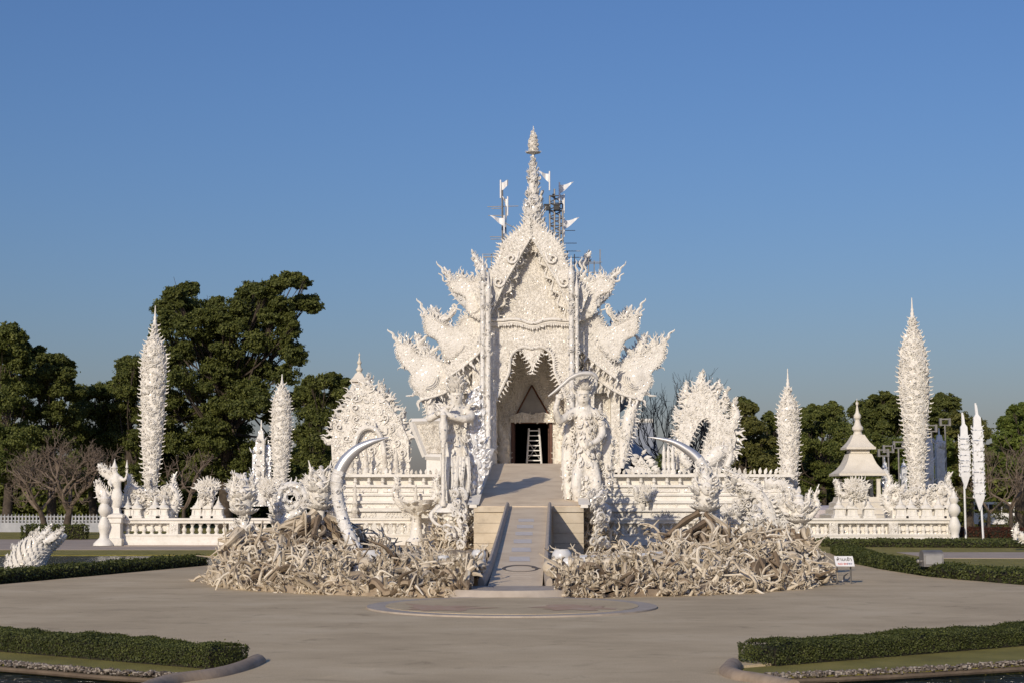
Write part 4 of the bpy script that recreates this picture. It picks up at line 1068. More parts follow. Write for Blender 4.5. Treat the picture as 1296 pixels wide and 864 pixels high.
flag(638, 276, 15, 8, -1, 'white pennant low on the leaning scaffold pole')
flag(695.5, 220, 12, 9, -1, 'white pennant pointing to the spire, highest of all flags')
flag(708, 234, 15, 9, 1, 'white pennant on a pole above the lattice tower lamps')
flag(714, 249, 5, 9, -1, 'small narrow white flag beside the lattice tower lamps')
flag(714, 279, 16, 9, 1, 'white pennant low beside the lattice tower')
# ------------------------------------------------------------------ sculpted figures
def limb(mb, pts, flat=None, n=None):
    """rounded chain of (x, y, z, r)"""
    P = np.array([p[:3] for p in pts], float); r = np.array([p[3] for p in pts], float)
    n = n or 5 * len(P)
    q = smooth_path(P, n) if len(P) > 2 else smooth_path(P, 6)
    rr = np.interp(np.linspace(0, len(P) - 1, len(q)), np.arange(len(P)), r)
    tube(mb, q, rr, 12, flat)
    for e in (0, -1):
        k = np.array([1., 1, 1]) * rr[e] * .99
        if flat is not None: k = k * (1 + np.array(flat[0]) * (flat[1] - 1))
        sphere(mb, q[e], k, 12, 8)
def figure_px(Y, chains, voxel, flat=.7):
    mb = MB(); s = S(Y)
    for ch in chains:
        fl = flat
        if isinstance(ch, tuple): fl, ch = ch
        limb(mb, [(*(W(x, y, Y) + np.array([0, dy, 0])), r * s) for x, y, dy, r in ch], flat=((0, 1, 0), fl))
    return remesh(mb, voxel)
def face(mb, c, r, root, mat):
    """eyes, brows, nose and mouth modelled on a head that looks towards -y"""
    for s in (-1, 1):
        sphere(mb, c + np.array([s * .36 * r, -.86 * r, .08 * r]), np.array([.17, .1, .1]) * r, 8, 6)
        tube(mb, [c + np.array([s * .12 * r, -.98 * r, .2 * r]), c + np.array([s * .4 * r, -.9 * r, .32 * r]), c + np.array([s * .62 * r, -.74 * r, .2 * r])], [.06 * r, .08 * r, .03 * r], 5)
        sphere(mb, c + np.array([s * 1.0 * r, -.05 * r, 0]), np.array([.14, .2, .34]) * r, 8, 6)
    tube(mb, [c + np.array([0, -.92 * r, .2 * r]), c + np.array([0, -1.14 * r, -.14 * r]), c + np.array([0, -.96 * r, -.26 * r])], [.08 * r, .17 * r, .1 * r], 6)
    tube(mb, [c + np.array([-.3 * r, -.82 * r, -.46 * r]), c + np.array([0, -.95 * r, -.5 * r]), c + np.array([.3 * r, -.82 * r, -.46 * r])], [.03 * r, .09 * r, .03 * r], 6)
def skull_geo(seed=0):
    m = MB(); sphere(m, (0, 0, 0), 1, 22, 16); v = np.concatenate(m.v)
    v = v * np.array([.78, .95, .86])
    for cx, cz, rad, dep in ((-.32, -.08, .26, .45), (.32, -.08, .26, .45), (0, -.38, .15, .3)):
        d = np.hypot(v[:, 0] - cx, v[:, 2] - cz); k = (v[:, 1] < 0) & (d < rad)
        v[k, 1] += dep * (1 - (d[k] / rad) ** 2) ** .5
    low = v[:, 2] < -.35; v[low, 0] *= .72
    M = MB(); M.add(v, m.q[0], m.ng)
    for i in range(7):
        x = (i - 3) * .105; tube(M, [(x, -.68 + abs(x) * .4, -.52), (x, -.66 + abs(x) * .4, -.74)], [.05, .05], 5)
    sphere(M, (0, -.32, -.78), (.42, .40, .2), 12, 7)
    return M
SKULL = skull_geo()
def skull(c, r, name, mat, parent, rz=0., tilt=0.):
    v = np.concatenate(SKULL.v) * r
    cz, sz = cos(rz), sin(rz); ct, st = cos(tilt), sin(tilt)
    v = v @ np.array([[1, 0, 0], [0, ct, st], [0, -st, ct]]) @ np.array([[cz, sz, 0], [-sz, cz, 0], [0, 0, 1]])
    mb = MB(); n = 0
    off = np.cumsum([0] + [len(x) for x in SKULL.v])
    mb.add(v + np.asarray(c)); mb.q = list(SKULL.q); mb.ng = list(SKULL.ng)
    return build(mb, name, mat, parent, 50)

# --- crossed arm guardian on the shaded side of the ramp
YG = 62.0; s = S(YG)
g1 = thing('guardian_statue', W(575, 690, YG) * np.array([1, 1, 0]), 'tall crowned guardian statue resting crossed arms on a club beside the ramp', 'statue')
body = figure_px(YG, [
    (.8, [(577, 578, 0, 13), (576, 562, 0, 12), (575, 550, 0, 9.5), (576, 538, 0, 11.5), (576, 524, 0, 14), (577, 516, 0, 11)]),
    (.9, [(577, 518, 0, 5), (578, 508, -.05, 4.6)]),
    (1.0, [(578, 507, -.12, 7.4), (578, 502, -.12, 8.2), (578, 498, -.1, 7.5)]),
    (1, [(590, 519, 0, 6.5), (597, 527, -.25, 5.5), (588, 531, -.55, 5.2)]), (1, [(588, 531, -.55, 5), (574, 528, -.72, 4.6), (559, 524, -.78, 3.6)]),
    (1, [(563, 519, 0, 6.2), (553, 525, -.3, 5.4), (545, 530, -.5, 5.2)]), (1, [(545, 530, -.5, 5), (556, 524, -.68, 4.4), (568, 517, -.7, 3.4)]),
    (.9, [(569, 575, 0, 8), (567, 600, 0, 7), (566, 618, -.05, 6), (566, 634, 0, 5)]), (.9, [(586, 575, 0, 8), (588, 600, 0, 7), (588, 618, -.05, 6), (588, 634, 0, 5)]),
], .055)
gb = build(body, 'body', M_white, g1, 60)
mb = MB(); face(mb, W(578, 502, YG) + np.array([0, -.12, 0]), 8.2 * s, g1, M_white); build(mb, 'face', M_white, gb)
for hx, hy, d in ((558, 524, -1), (569, 516, 1)):
    mb = MB(); h = W(hx, hy, YG) + np.array([0, -.80, 0])
    sphere(mb, h, np.array([.13, .08, .10]), 10, 7)
    for k in range(4): tube(mb, [h + np.array([d * .06, -.03, .07 - .045 * k]), h + np.array([d * (.20 - .01 * k * k), -.09, .06 - .05 * k]), h + np.array([d * (.22 - .015 * k * k), .02, .03 - .055 * k])], [.03, .028, .018], 6)
    tube(mb, [h + np.array([0, -.05, .07]), h + np.array([d * .06, -.12, .14]), h + np.array([d * .13, -.13, .13])], [.035, .03, .018], 6); build(mb, 'hand', M_white, gb)
mb = MB(); c = W(578, 497, YG) + np.array([0, -.08, 0])
a = np.linspace(0, 2 * pi, 16, endpoint=False); d = np.c_[np.cos(a), np.sin(a), 0 * a]
for k, (rr, zz, sz) in enumerate(((8.6, 0, .34), (7.4, 5, .36), (5.2, 9, .36), (2.5, 12, .42))):
    sprout(mb, c + d * rr * s * .9 + np.array([0, 0, zz * s]), d * .45 + np.array([0, 0, 1]), d, sz, (LF, FL))
lathe(mb, c, [(8.4 * s, -.1), (8.6 * s, .06), (6.5 * s, .22), (4 * s, .4), (1.2 * s, .6), (.01, .85)], 14); build(mb, 'crown', M_white, g1)
mb = MB(); P = smooth_path([W(577, 548, YG), W(577, 562, YG), W(577, 578, YG), W(577, 592, YG)], 10); rr = np.array([10.5, 11.5, 13, 14.3, 15.2, 15.6, 15.4, 14.5, 13, 11]) * s
clad_path(mb, P, rr, .34, 1.6, .85, front=False, temps=(LF, FL, SP, SP2)); build(mb, 'skirt', M_white, g1)
mb = MB()
for x in (566, 588):
    P = smooth_path([W(x, 590, YG), W(x, 615, YG), W(x, 638, YG)], 10); clad_path(mb, P, np.linspace(8, 6, 10) * s, .26, 1.2, 1, front=False)
for k in range(9):
    x = 560 + k * 4; tube(mb, smooth_path([W(x, 578, YG) + np.array([0, -.35, 0]), W(x + rng.uniform(-3, 3), 604, YG) + np.array([0, -.42, 0]), W(x + rng.uniform(-4, 4), 630 + rng.uniform(-8, 10), YG) + np.array([0, -.3, 0])], 10), np.linspace(.10, .05, 10), 6)
P = smooth_path([W(577, 590, YG), W(577, 615, YG), W(577, 640, YG)], 12); tube(mb, P, np.linspace(11.5, 9.5, 12) * s, 12, flat=((0, 1, 0), .8)); clad_path(mb, P, np.linspace(11.5, 9.5, 12) * s, .34, 1.4, .8, front=False, temps=(LF, SP, SP2, FL)); build(mb, 'robe', M_cool, g1)
mb = MB(); P = smooth_path([W(576, 522, YG) + np.array([0, -.1, 0]), W(576, 533, YG) + np.array([0, -.1, 0]), W(576, 545, YG)], 8); clad_path(mb, P, np.array([13, 13, 12.5, 12, 11, 10, 9.5, 9.5]) * s, .2, .8, .8, temps=(SP, SP2))
for x, y in ((563, 517), (592, 517)): sprout(mb, np.array([W(x, y, YG)] * 7) + rng.normal(0, .07, (7, 3)), rng.normal(0, .5, (7, 3)) + np.array([np.sign(x - 577) * .8, 0, .8]), np.tile([0, -1., 0.], (7, 1)), .42)
build(mb, 'breast_ornament', M_white, g1)
mb = MB(); lathe(mb, W(562, 640, YG) + np.array([0, -.95, 0]), [(.12, 0), (.14, .15), (.075, .25), (.085, 2.4), (.16, 2.7), (.19, 3.2), (.11, 3.5), (.15, 3.6), (.03, 3.75)], 10); build(mb, 'club', M_white, g1)
# mirror mosaic wing at his back
mb = MB(); w = prism_px(mb, [(592, 498), (602, 490), (611, 500), (613, 548), (614, 575), (614, 600), (606, 626), (596, 642), (588, 600), (590, 555)], YG + .35, .35)
relief(mb, w, YG + .35, .34, None, temps=(FL, FR, LF), step=.6)
pth = pxpath([(594, 516), (600, 526), (607, 548), (611, 575), (613, 600)], YG + .4, 16); fringe(mb, pth, .45, 1, -.6, .5)
build(mb, 'wing', M_mirror, g1)
def pedestal(root, px, Y, top, bot, rw, mat):
    s = S(Y); mb = MB(); c = W(px, 690, Y); c[2] = 0
    zs = [ZZ(y, Y) for y in (bot, bot - 12, bot - 24, bot - 34, top)]
    rs = [rw * 1.0, rw * .92, rw * .75, rw * .85, rw * 1.05]
    lathe(mb, c, [(r * s, z) for r, z in zip(rs, zs)], 14); clad(mb, c, [(r * s, z) for r, z in zip(rs, zs)], .34, 1.1, .6); build(mb, 'pedestal', mat, root)
pedestal(g1, 574, YG, 640, 702, 17, M_white)
skull(W(571, 652, YG) + np.array([0, -.62, 0]), .42, 'skull', M_white, g1, .1, .1)
mb = MB(); c = W(571, 646, YG) + np.array([0, -.55, 0])
lathe(mb, c, [(.28, .30), (.40, .14), (.55, .0), (.56, -.05), (.35, .02), (.1, .1)], 20, sx=1.15); build(mb, 'skull_hat', M_cool, g1)
for sd in (-1, 1):
    mb = MB(); P = smooth_path([W(571 + sd * 13, 640, YG) + np.array([0, -.4, 0]), W(571 + sd * 24, 650, YG) + np.array([0, -.6, 0]), W(571 + sd * 20, 660, YG) + np.array([0, -.8, 0]), W(571 + sd * 10, 666, YG) + np.array([0, -.85, 0])], 14)
    tube(mb, P, np.linspace(.11, .05, 14), 8); build(mb, 'horn', M_white, g1)

# --- blade bearing guardian on the sunny side
g2 = thing('guardian_statue', W(741, 690, YG) * np.array([1, 1, 0]), 'densely carved demon guardian statue raising a long curved steel blade beside the ramp', 'statue')
body = figure_px(YG, [
    (.8, [(742, 640, 0, 14), (741, 610, 0, 13.5), (741, 585, 0, 14.5), (741, 560, 0, 12), (740, 543, 0, 12), (739, 528, 0, 14), (739, 518, 0, 11)]),
    (1, [(739, 518, 0, 5), (738, 508, -.1, 5)]), (1, [(738, 506, -.15, 8.2), (738, 500, -.12, 9), (738, 495, -.1, 7.5)]),
    (1, [(727, 521, 0, 6.5), (716, 528, -.3, 5.4), (708, 533, -.5, 5)]), (1, [(708, 533, -.5, 5), (703, 520, -.75, 4.2), (706, 505, -.85, 3.4)]),
    (1, [(752, 521, 0, 6.5), (760, 534, -.2, 5.6), (762, 549, -.35, 5)]), (1, [(762, 549, -.35, 5), (755, 558, -.6, 4.2), (746, 562, -.75, 3.4)]),
    (1, [(733, 590, -.2, 8), (729, 612, -.35, 7), (732, 636, -.2, 5.5)]), (1, [(750, 590, -.2, 8), (754, 612, -.35, 7), (751, 636, -.2, 5.5)]),
], .06)
gb = build(body, 'body', M_white, g2, 60)
mb = MB(); face(mb, W(738, 501, YG) + np.array([0, -.14, 0]), 9 * s, g2, M_white); build(mb, 'face', M_white, gb)
for hx, hy, d in ((706, 503, 1), (745, 562, -1)):
    mb = MB(); h = W(hx, hy, YG) + np.array([0, -.88, 0]); sphere(mb, h, np.array([.12, .09, .12]), 10, 7)
    for k in range(4): tube(mb, [h + np.array([-.02, -.05, .08 - .05 * k]), h + np.array([d * .12, -.13, .09 - .05 * k]), h + np.array([d * .19, -.06, .07 - .05 * k])], [.03, .028, .018], 6)
    tube(mb, [h + np.array([0, -.06, .09]), h + np.array([d * .05, -.12, .16]), h + np.array([d * .12, -.13, .17])], [.035, .03, .018], 6); build(mb, 'hand', M_white, gb)
mb = MB()
for P0, r0, r1, sz in (([(741, 520), (741, 545), (741, 566)], 14.5, 13.5, .2), ([(741, 566), (741, 590), (742, 612), (743, 642)], 17, 16, .26), ([(732, 580), (730, 605), (732, 640)], 9, 7.5, .2), ([(751, 580), (753, 605), (751, 640)], 9, 7.5, .2)):
    P = smooth_path([W(*q, YG) for q in P0], 14); clad_path(mb, P, np.linspace(r0, r1, 14) * s, sz, 2.2, .85, front=False, temps=(SP, SP2, FL, FR, LF))
for P0 in ([(727, 521), (716, 528), (708, 533)], [(752, 521), (760, 534), (762, 549)]):
    mb2 = MB(); P = smooth_path([W(*q, YG) + np.array([0, -.2, 0]) for q in P0], 8); clad_path(mb2, P, np.full(8, 5.6 * s), .22, 1.2, 1, front=False); build(mb2, 'arm_band', M_white, g2)
build(mb, 'armour', M_white, g2)
mb = MB(); c = W(738, 494, YG) + np.array([0, -.08, 0])
for k, (rr, zz, sz) in enumerate(((9.2, 0, .3), (8, 5, .34), (5.5, 9, .36), (2.5, 12, .42))):
    sprout(mb, c + d_ * rr * s * .9 + np.array([0, 0, zz * s]) if False else c + np.c_[np.cos(a), np.sin(a), 0 * a] * rr * s * .9 + np.array([0, 0, zz * s]), np.c_[np.cos(a), np.sin(a), 0 * a] * .45 + np.array([0, 0, 1]), np.c_[np.cos(a), np.sin(a), 0 * a], sz, (LF, FL))
lathe(mb, c, [(9 * s, -.1), (9 * s, .06), (7 * s, .22), (4 * s, .4), (.01, .7)], 14); build(mb, 'crown', M_white, g2)
mb = MB(); q = pxpath([(694, 501), (702, 495), (709, 489), (715, 484), (722, 478), (733, 473), (745, 472), (752, 474), (757, 480)], YG - .95, 30)
bw = np.interp(np.linspace(0, 1, 30), [0, .15, .45, .75, .93, 1], [.03, .055, .08, .10, .08, .01]); tube(mb, q, bw, 8, flat=((0, 1, 0), .45)); build(mb, 'blade', M_blade, g2)
mb = MB(); tube(mb, pxpath([(724, 490), (729, 499), (740, 502), (750, 497), (754, 486), (752, 478)], YG + .3, 24), np.linspace(.05, .09, 24), 8); build(mb, 'crescent', M_white, g2)
mb = MB()
for P0, n_ in (([(754, 520), (764, 540), (768, 565), (768, 590), (766, 620)], 1), ([(728, 520), (722, 545), (719, 570), (720, 600), (724, 630)], -1)):
    pth = pxpath(P0, YG + .35, 22); tube(mb, pth, np.linspace(.22, .3, 22), 8, flat=((0, 1, 0), .7)); clad_path(mb, pth, np.linspace(.22, .3, 22), .3, 1.4, .8, front=False); fringe(mb, pth, .42, n_, -.6, .5)
build(mb, 'wing', M_white, g2)
pedestal(g2, 744, YG, 640, 702, 16, M_white)
for rt_, px_ in ((g1, 574), (g2, 745)):
    cb = W(px_, 700, YG); n_ = 170; aa = rng.uniform(0, 2 * pi, n_); hz = rng.uniform(0, 1.55, n_) ** 1.0; rr_ = rng.uniform(.35, .62, n_) * (1.25 - .3 * hz)
    mb = MB(); oo = np.c_[np.cos(aa), np.sin(aa), 0 * aa]; sprout(mb, np.array([cb[0], YG, 0]) + oo * rr_[:, None] + np.c_[0 * aa, 0 * aa, hz], oo * .5 + np.array([0, 0, .8]) + rng.normal(0, .35, (n_, 3)), oo, rng.uniform(.28, .5, n_), (SP, SP2, FL, TIP, TIP)); build(mb, 'root_wrap', M_white, rt_)
skull(W(749, 650, YG) + np.array([0, -.62, 0]), .40, 'skull', M_white, g2, .1, .1)
for sd in (-1, 1):
    mb = MB(); P = smooth_path([W(749 + sd * 4, 638, YG) + np.array([0, -.4, 0]), W(749 + sd * 17, 641, YG) + np.array([0, -.6, 0]), W(749 + sd * 20, 650, YG) + np.array([0, -.8, 0]), W(749 + sd * 12, 660, YG) + np.array([0, -.85, 0])], 14)
    tube(mb, P, np.linspace(.15, .09, 14), 8); build(mb, 'arm', M_white, g2)
# tilted framed panel
YP = 77.7
pn = thing('tilted_panel', W(543, 580, YP), 'large white framed panel tilted outward behind the crossed arm guardian', 'panel')
mb = MB(); prism_px(mb, [(521, 533), (566, 532), (566, 578), (538, 577)], YP, .5); build(mb, 'frame', M_smooth, pn, 0)
mb = MB(); pw = prism_px(mb, [(527, 537), (562, 536), (562, 573), (540, 573)], YP - .06, .055); relief(mb, pw, YP - .06, .18, None); build(mb, 'carved_field', M_old, pn)
mb = MB()
o0 = [(521, 533), (566, 532), (566, 578), (538, 577), (521, 533)]
for a_, b_ in zip(o0[:-1], o0[1:]): bar(mb, W(*a_, YP - .05), W(*b_, YP - .05), .22)
build(mb, 'border', M_smooth, pn, 0)
mb = MB(); c0, c1 = W(536, 578, YP), W(566, 578, YP); box(mb, c0[0] + .15, c1[0], YP - .02, YP + 1.2, 2.5, c0[2] + .05); build(mb, 'support', M_smooth, pn, 0)

# ------------------------------------------------------------------ flame pylons
def pylon(px, Y, prof, label, size=.27, mat=None, base_z=None, name='flame_pylon', group=None, tipsq=False):
    s = S(Y); c = W(px, 640, Y); c[2] = 0
    PR = [(r * s, ZZ(y, Y)) for r, y in prof]
    root = thing(name, (c[0], Y, PR[0][1]), label, 'pylon', group)
    mb = MB(); lathe(mb, c, [(r * .82, z) for r, z in PR], 16, sy=.75); clad(mb, c, [(r * .81, z) for r, z in PR if r > 1.7 * s], size * .75, 1.6, .14, temps=(FL, FR, SP, SP2, SP, SP2), sy=.75)
    # stronger flames up both edges
    for sd in (-1, 1):
        P = np.array([(c[0] + sd * r * .8, Y, z) for r, z in PR if r > 2.5 * s]); P = smooth_path(P, 40)
        fringe(mb, P, size * 1.25, -sd, 1.0, .6, (FL,), jit=.15); fringe(mb, P + np.array([-sd * .16, -.18, 0]), size * 1.0, -sd, 1.2, .8, (FL,), jit=.2)
    build(mb, 'shaft', mat or M_white, root, 50)
    # collars of curled leaves
    mb = MB(); zz = np.linspace(PR[1][1], PR[-4][1], 6)
    for z in zz[:-1]:
        r = np.interp(z, [p[1] for p in PR], [p[0] for p in PR]) * .75
        a = np.linspace(0, 2 * pi, 10, endpoint=False); dd = np.c_[np.cos(a), np.sin(a) * .75, 0 * a]
        sprout(mb, c + dd * r + np.array([0, 0, z]), dd * .25 + np.array([0, 0, 1]), dd, size * 1.2, (LF, FL))
    build(mb, 'leaf_collars', mat or M_white, root, 50)
    mb = MB(); z0 = PR[-1][1]; z1 = z0 + 1
    zn = PR[-3][1]; hn = z0 - zn; lathe(mb, c, [(.13, zn - .2), (.12, zn + .1 * hn), (.15, zn + .16 * hn), (.08, zn + .22 * hn), (.10, zn + .34 * hn), (.06, zn + .4 * hn), (.075, zn + .5 * hn), (.045, zn + .55 * hn), (.02, z0)], 8); build(mb, 'needle', M_smooth, root)
    return root
pylon(190.5, 74.5, [(7.5, 640), (7.5, 616), (10, 593), (12.5, 567), (14.5, 547), (15.5, 521), (16.5, 495), (17.5, 470), (17, 453), (13.5, 441), (9, 432), (5, 424), (2.6, 416), (1.3, 406), (.5, 387)], 'tall flame carved white pylon next to the winged corner figure, before the dark trees')
pylon(1161, 74.5, [(10, 640), (10.5, 596), (14, 572), (15.5, 549), (18, 526), (20.5, 503), (21.5, 480), (20, 460), (16.5, 440), (11, 427), (6, 416), (3, 407), (1.6, 399), (.5, 377)], 'widest flame carved white pylon near the tall banners, rising against the sky')
pylon(354.5, 79, [(4, 640), (6.5, 622), (9, 600), (12, 575), (13.6, 550), (13.8, 525), (12, 507), (8, 497), (3.6, 490), (1.4, 483), (.4, 473)], 'slim flame carved white pylon tapering to its foot, beside the silver spired tower', .23)
pylon(1000, 78, [(9, 650), (9, 620), (10, 606), (12, 584), (14, 560), (15.3, 535), (14.5, 519), (11, 509), (6, 501), (2.6, 494), (1.2, 487), (.4, 466)], 'flame carved white pylon between the flame arch and the pavilion', .25)
# silver mirror towers
def mirror_tower(px, Y, parts, label, group=None):
    c = W(px, 640, Y); root = thing('mirror_tower', (c[0], Y, 0), label, 'tower', group)
    for dx, w, yb, y1, y2 in parts:
        s = S(Y); mb = MB(); x = c[0] + dx * s
        z0, z1, z2 = ZZ(yb, Y), ZZ(y1, Y), ZZ(y2, Y)
        lathe(mb, (x, Y + (.0 if abs(dx) < 1 else .3), 0), [(w * s, z0), (w * s, z1), (w * s * .7, z1 + .05), (w * s * .55, z1 + (z2 - z1) * .45), (w * s * .2, z1 + (z2 - z1) * .5), (.02, z2)], square=True)
        clad(mb, (x, Y, 0), [(w * s * .95, z0 + .4), (w * s * .95, z1)], .3, .5, .2, temps=(LF, FL)); build(mb, 'shaft', M_mirror if w < 5 else M_cool, root, 30)
    return root
mirror_tower(329, 79.5, [(0, 5.2, 640, 556, 531), (-7.5, 3.8, 640, 572, 556), (8, 4.2, 640, 568, 556)], 'silver spired three shafted tower beside the slim pylon')
mirror_tower(1177, 80, [(0, 5, 660, 562, 545), (-4, 3.5, 660, 580, 560)], 'broad silver mirror tower directly behind the widest pylon')
mirror_tower(1191, 82, [(0, 5, 660, 558, 541)], 'bluish silver mirror tower between the widest pylon and the banners')
mirror_tower(1121, 82, [(0, 3.4, 660, 592, 577)], 'thin grey mirror tower just past the pavilion roof')
mirror_tower(1145, 82, [(0, 3.2, 660, 590, 580)], 'thin grey mirror tower against the widest pylon, on its pavilion side')

# ------------------------------------------------------------------ ornaments along the balustrade
def scroll_mass(root, c, rx, rz, size, n, mat, name='scrollwork', seed=0, dy=.35, bias=.8):
    size, n = size * .62, int(n * 2.2)
    """a rounded thicket of curls and flames"""
    mb = MB(); u = unit(rng.normal(0, 1, (n, 3))); P = np.asarray(c) + u * np.array([rx, dy, rz]) * rng.uniform(.55, 1.0, (n, 1))
    sprout(mb, P, u * np.array([1, .6, 1]) + np.array([0, 0, bias]) + rng.normal(0, .3, (n, 3)), u * .4 + np.array([0, -1, 0]), size * rng.uniform(.7, 1.3, n), (FL, FR, SP, SP2, LF))
    sphere(mb, c, np.array([rx, dy, rz]) * .7, 14, 9)
    return build(mb, name, mat, root, 50)
def pylon_foot(px, Y, label, w):
    s = S(Y); c = W(px, 640, Y); r = thing('scroll_base', (c[0], Y, ZZ(655, Y)), label, 'sculpture')
    for dx, k in ((-w * .75, 1), (w * .75, 1), (0, .7)):
        scroll_mass(r, W(px + dx, 634, Y - .4), w * .55 * s, w * .62 * k * s, .45, 60, M_white)
    for sd in (-1, 1):
        naga([(px + sd * 3, 652, 5), (px + sd * w * .9, 648, 6), (px + sd * w * 1.3, 632, 5), (px + sd * w * 1.05, 616, 4), (px + sd * w * .8, 620, 3), (px + sd * w * .85, 628, 1)], Y - .5, r, 'scrolled_tail', .35, -sd, .8, .28, n=24, under=.25)
        naga([(px + sd * w * .9, 640, 4), (px + sd * w * 1.25, 622, 3), (px + sd * w * 1.15, 606, 2.4), (px + sd * w * 1.35, 596, .5)], Y - .3, r, 'flame_horn', .3, sd, .8, .25, n=16)
    mb = MB(); box(mb, c[0] - w * 1.25 * s, c[0] + w * 1.25 * s, Y - .95, Y + .6, ZZ(655, Y) - .6, ZZ(645, Y)); relief(mb, np.array([(c[0] - w * 1.2 * s, ZZ(655, Y)), (c[0] + w * 1.2 * s, ZZ(655, Y)), (c[0] + w * 1.2 * s, ZZ(646, Y)), (c[0] - w * 1.2 * s, ZZ(646, Y))]), Y - .95, .3); build(mb, 'plinth', M_smooth, r, 0)
pylon_foot(192, 74.0, 'scrolled white carving round the foot of the tall pylon next to the winged figure', 24)
pylon_foot(1163, 74.0, 'scrolled dragon carving round the foot of the widest pylon by the banners', 32)
# winged corner figure
YK = 72.6; s = S(YK)
kn = thing('winged_figure', W(146, 655, YK), 'small crowned winged figure raising one hand at the outer balustrade corner', 'statue')
bd = figure_px(YK, [(.8, [(147, 637, 0, 7), (148, 628, 0, 7.5), (148, 618, 0, 5.2), (147, 609, 0, 6.6), (147, 603, 0, 5.5)]), (1, [(147, 604, 0, 2.4), (146, 599, 0, 2.2)]), (1, [(145.5, 597, 0, 3.5), (145, 594, 0, 3.7)]),
     (1, [(153, 604, 0, 2.6), (157, 607, -.1, 2.2), (160, 605, -.15, 1.9), (162, 599, -.2, 1.5)]), (1, [(142, 604, 0, 2.6), (139, 610, -.15, 2.2), (143, 615, -.3, 1.6)]),
     (.9, [(147, 634, 0, 6), (144, 645, 0, 4.5), (146, 656, 0, 3)])], .045)
build(bd, 'body', M_smooth, kn, 60)
mb = MB(); lathe(mb, W(145, 592, YK), [(.15, 0), (.16, .05), (.1, .14), (.08, .2), (.04, .3), (.005, .46)], 10); c = W(145, 594, YK); face(mb, c, .135, None, None); build(mb, 'crown', M_smooth, kn)
mb = MB(); h = W(162, 597, YK) + np.array([0, -.2, 0]); sphere(mb, h, (.05, .03, .065), 8, 6)
for k in range(4): tube(mb, [h + np.array([-.03 + .02 * k, 0, .04]), h + np.array([-.045 + .03 * k, -.02, .12]), h + np.array([-.05 + .034 * k, -.035, .17 - .01 * abs(k - 1.5)])], [.014, .013, .008], 5)
tube(mb, [h + np.array([-.04, 0, 0]), h + np.array([-.09, -.02, .05])], [.016, .01], 5)
lathe(mb, h + np.array([.0, -.03, .16]), [(.01, 0), (.07, .06), (.05, .16), (.005, .42)], 8); build(mb, 'raised_hand', M_smooth, kn)
for pp, nm in (([(143, 606, 4), (137, 600, 6), (131, 596, 5), (127, 591, 3), (124, 586, .6)], 'wing'), ([(142, 634, 6), (134, 630, 9), (127, 622, 6), (124, 612, 3.5), (121, 606, .6)], 'tail')):
    naga(pp, YK + .15, kn, nm, .42, -1, .5, .28, n=20, under=.3)
mb = MB(); lathe(mb, (W(146, 655, YK)[0], YK, 0), [(.42, 0), (.42, .3), (.33, .36), (.3, 1.0), (.36, 1.06), (.36, 1.25), (.44, 1.3), (.44, 1.42), (.25, 1.5), (.2, 1.75)], square=True); build(mb, 'pier', M_smooth, kn, 0)
# spiky fan birds along the rail
def fan_bird(px, py, Y, w, h, label, name='fan_bird', mat=None, neck=0, size=.42):
    s = S(Y); c = W(px, py, Y); r = thing(name, W(px, py + h, Y), label, 'statue')
    mb = MB(); n = 26; a = np.linspace(-1.25, 1.25, n)
    for lay in range(3):
        up = np.c_[np.sin(a), np.full(n, -.15 * lay), np.cos(a)]; sprout(mb, c + up * np.array([w, 1, h]) * s * (.35 - .1 * lay) + np.array([0, -.12 * lay, 0]), up, np.tile([0, -1., 0], (n, 1)), size * (1.35 - .25 * lay) * rng.uniform(.85, 1.15, n), (FL, FR, TIP))
    build(mb, 'plumage', mat or M_white, r)
    scroll_mass(r, c + np.array([0, -.25, -h * .25 * s]), w * .52 * s, h * .5 * s, .34, 70, mat or M_white, 'breast')
    if neck: naga([(px + neck * .5 * w, py + h * .3, 4), (px + neck * w * .9, py + 2, 3.4), (px + neck * w * 1.0, py - h * .5, 2.6), (px + neck * w * 1.15, py - h * .85, 2.4), (px + neck * w * 1.3, py - h * .75, .8)], Y - .2, r, 'neck', .25, -neck, .9, .2, n=20, under=.2)
    mb = MB()
    for dx in (-.3, .3): tube(mb, smooth_path([c + np.array([dx * w * s, -.2, -h * .5 * s]), c + np.array([dx * w * s * 1.2, -.3, -h * .8 * s]), c + np.array([dx * w * s, -.2, -h * 1.25 * s])], 8), np.linspace(.14, .09, 8), 7)
    build(mb, 'legs', mat or M_white, r)
    return r
fan_bird(263, 622, 73.1, 17, 17, 'spiky fan shaped bird sculpture on the balustrade between the tall pylon and the horned blossom')
fan_bird(300, 625, 74.2, 14, 15, 'spiky fan shaped bird sculpture directly behind the horned blossom statue')
fan_bird(396, 616, 74.4, 17, 16, 'spiky fan shaped bird sculpture partly hidden behind the statue hugging the tall tusk')
fan_bird(341, 621, 74.6, 12, 14, 'spiky fan shaped bird sculpture behind the coiled scroll carving')
fan_bird(1083, 622, 73.1, 22, 17, 'antlered long necked beast with plumed back on the balustrade before the pavilion', 'long_necked_beast', neck=-1)
fan_bird(818, 628, 72.8, 14, 13, 'sunlit plumed bird sculpture standing out before the shaded terrace', 'plumed_bird', neck=-.9, size=.36)
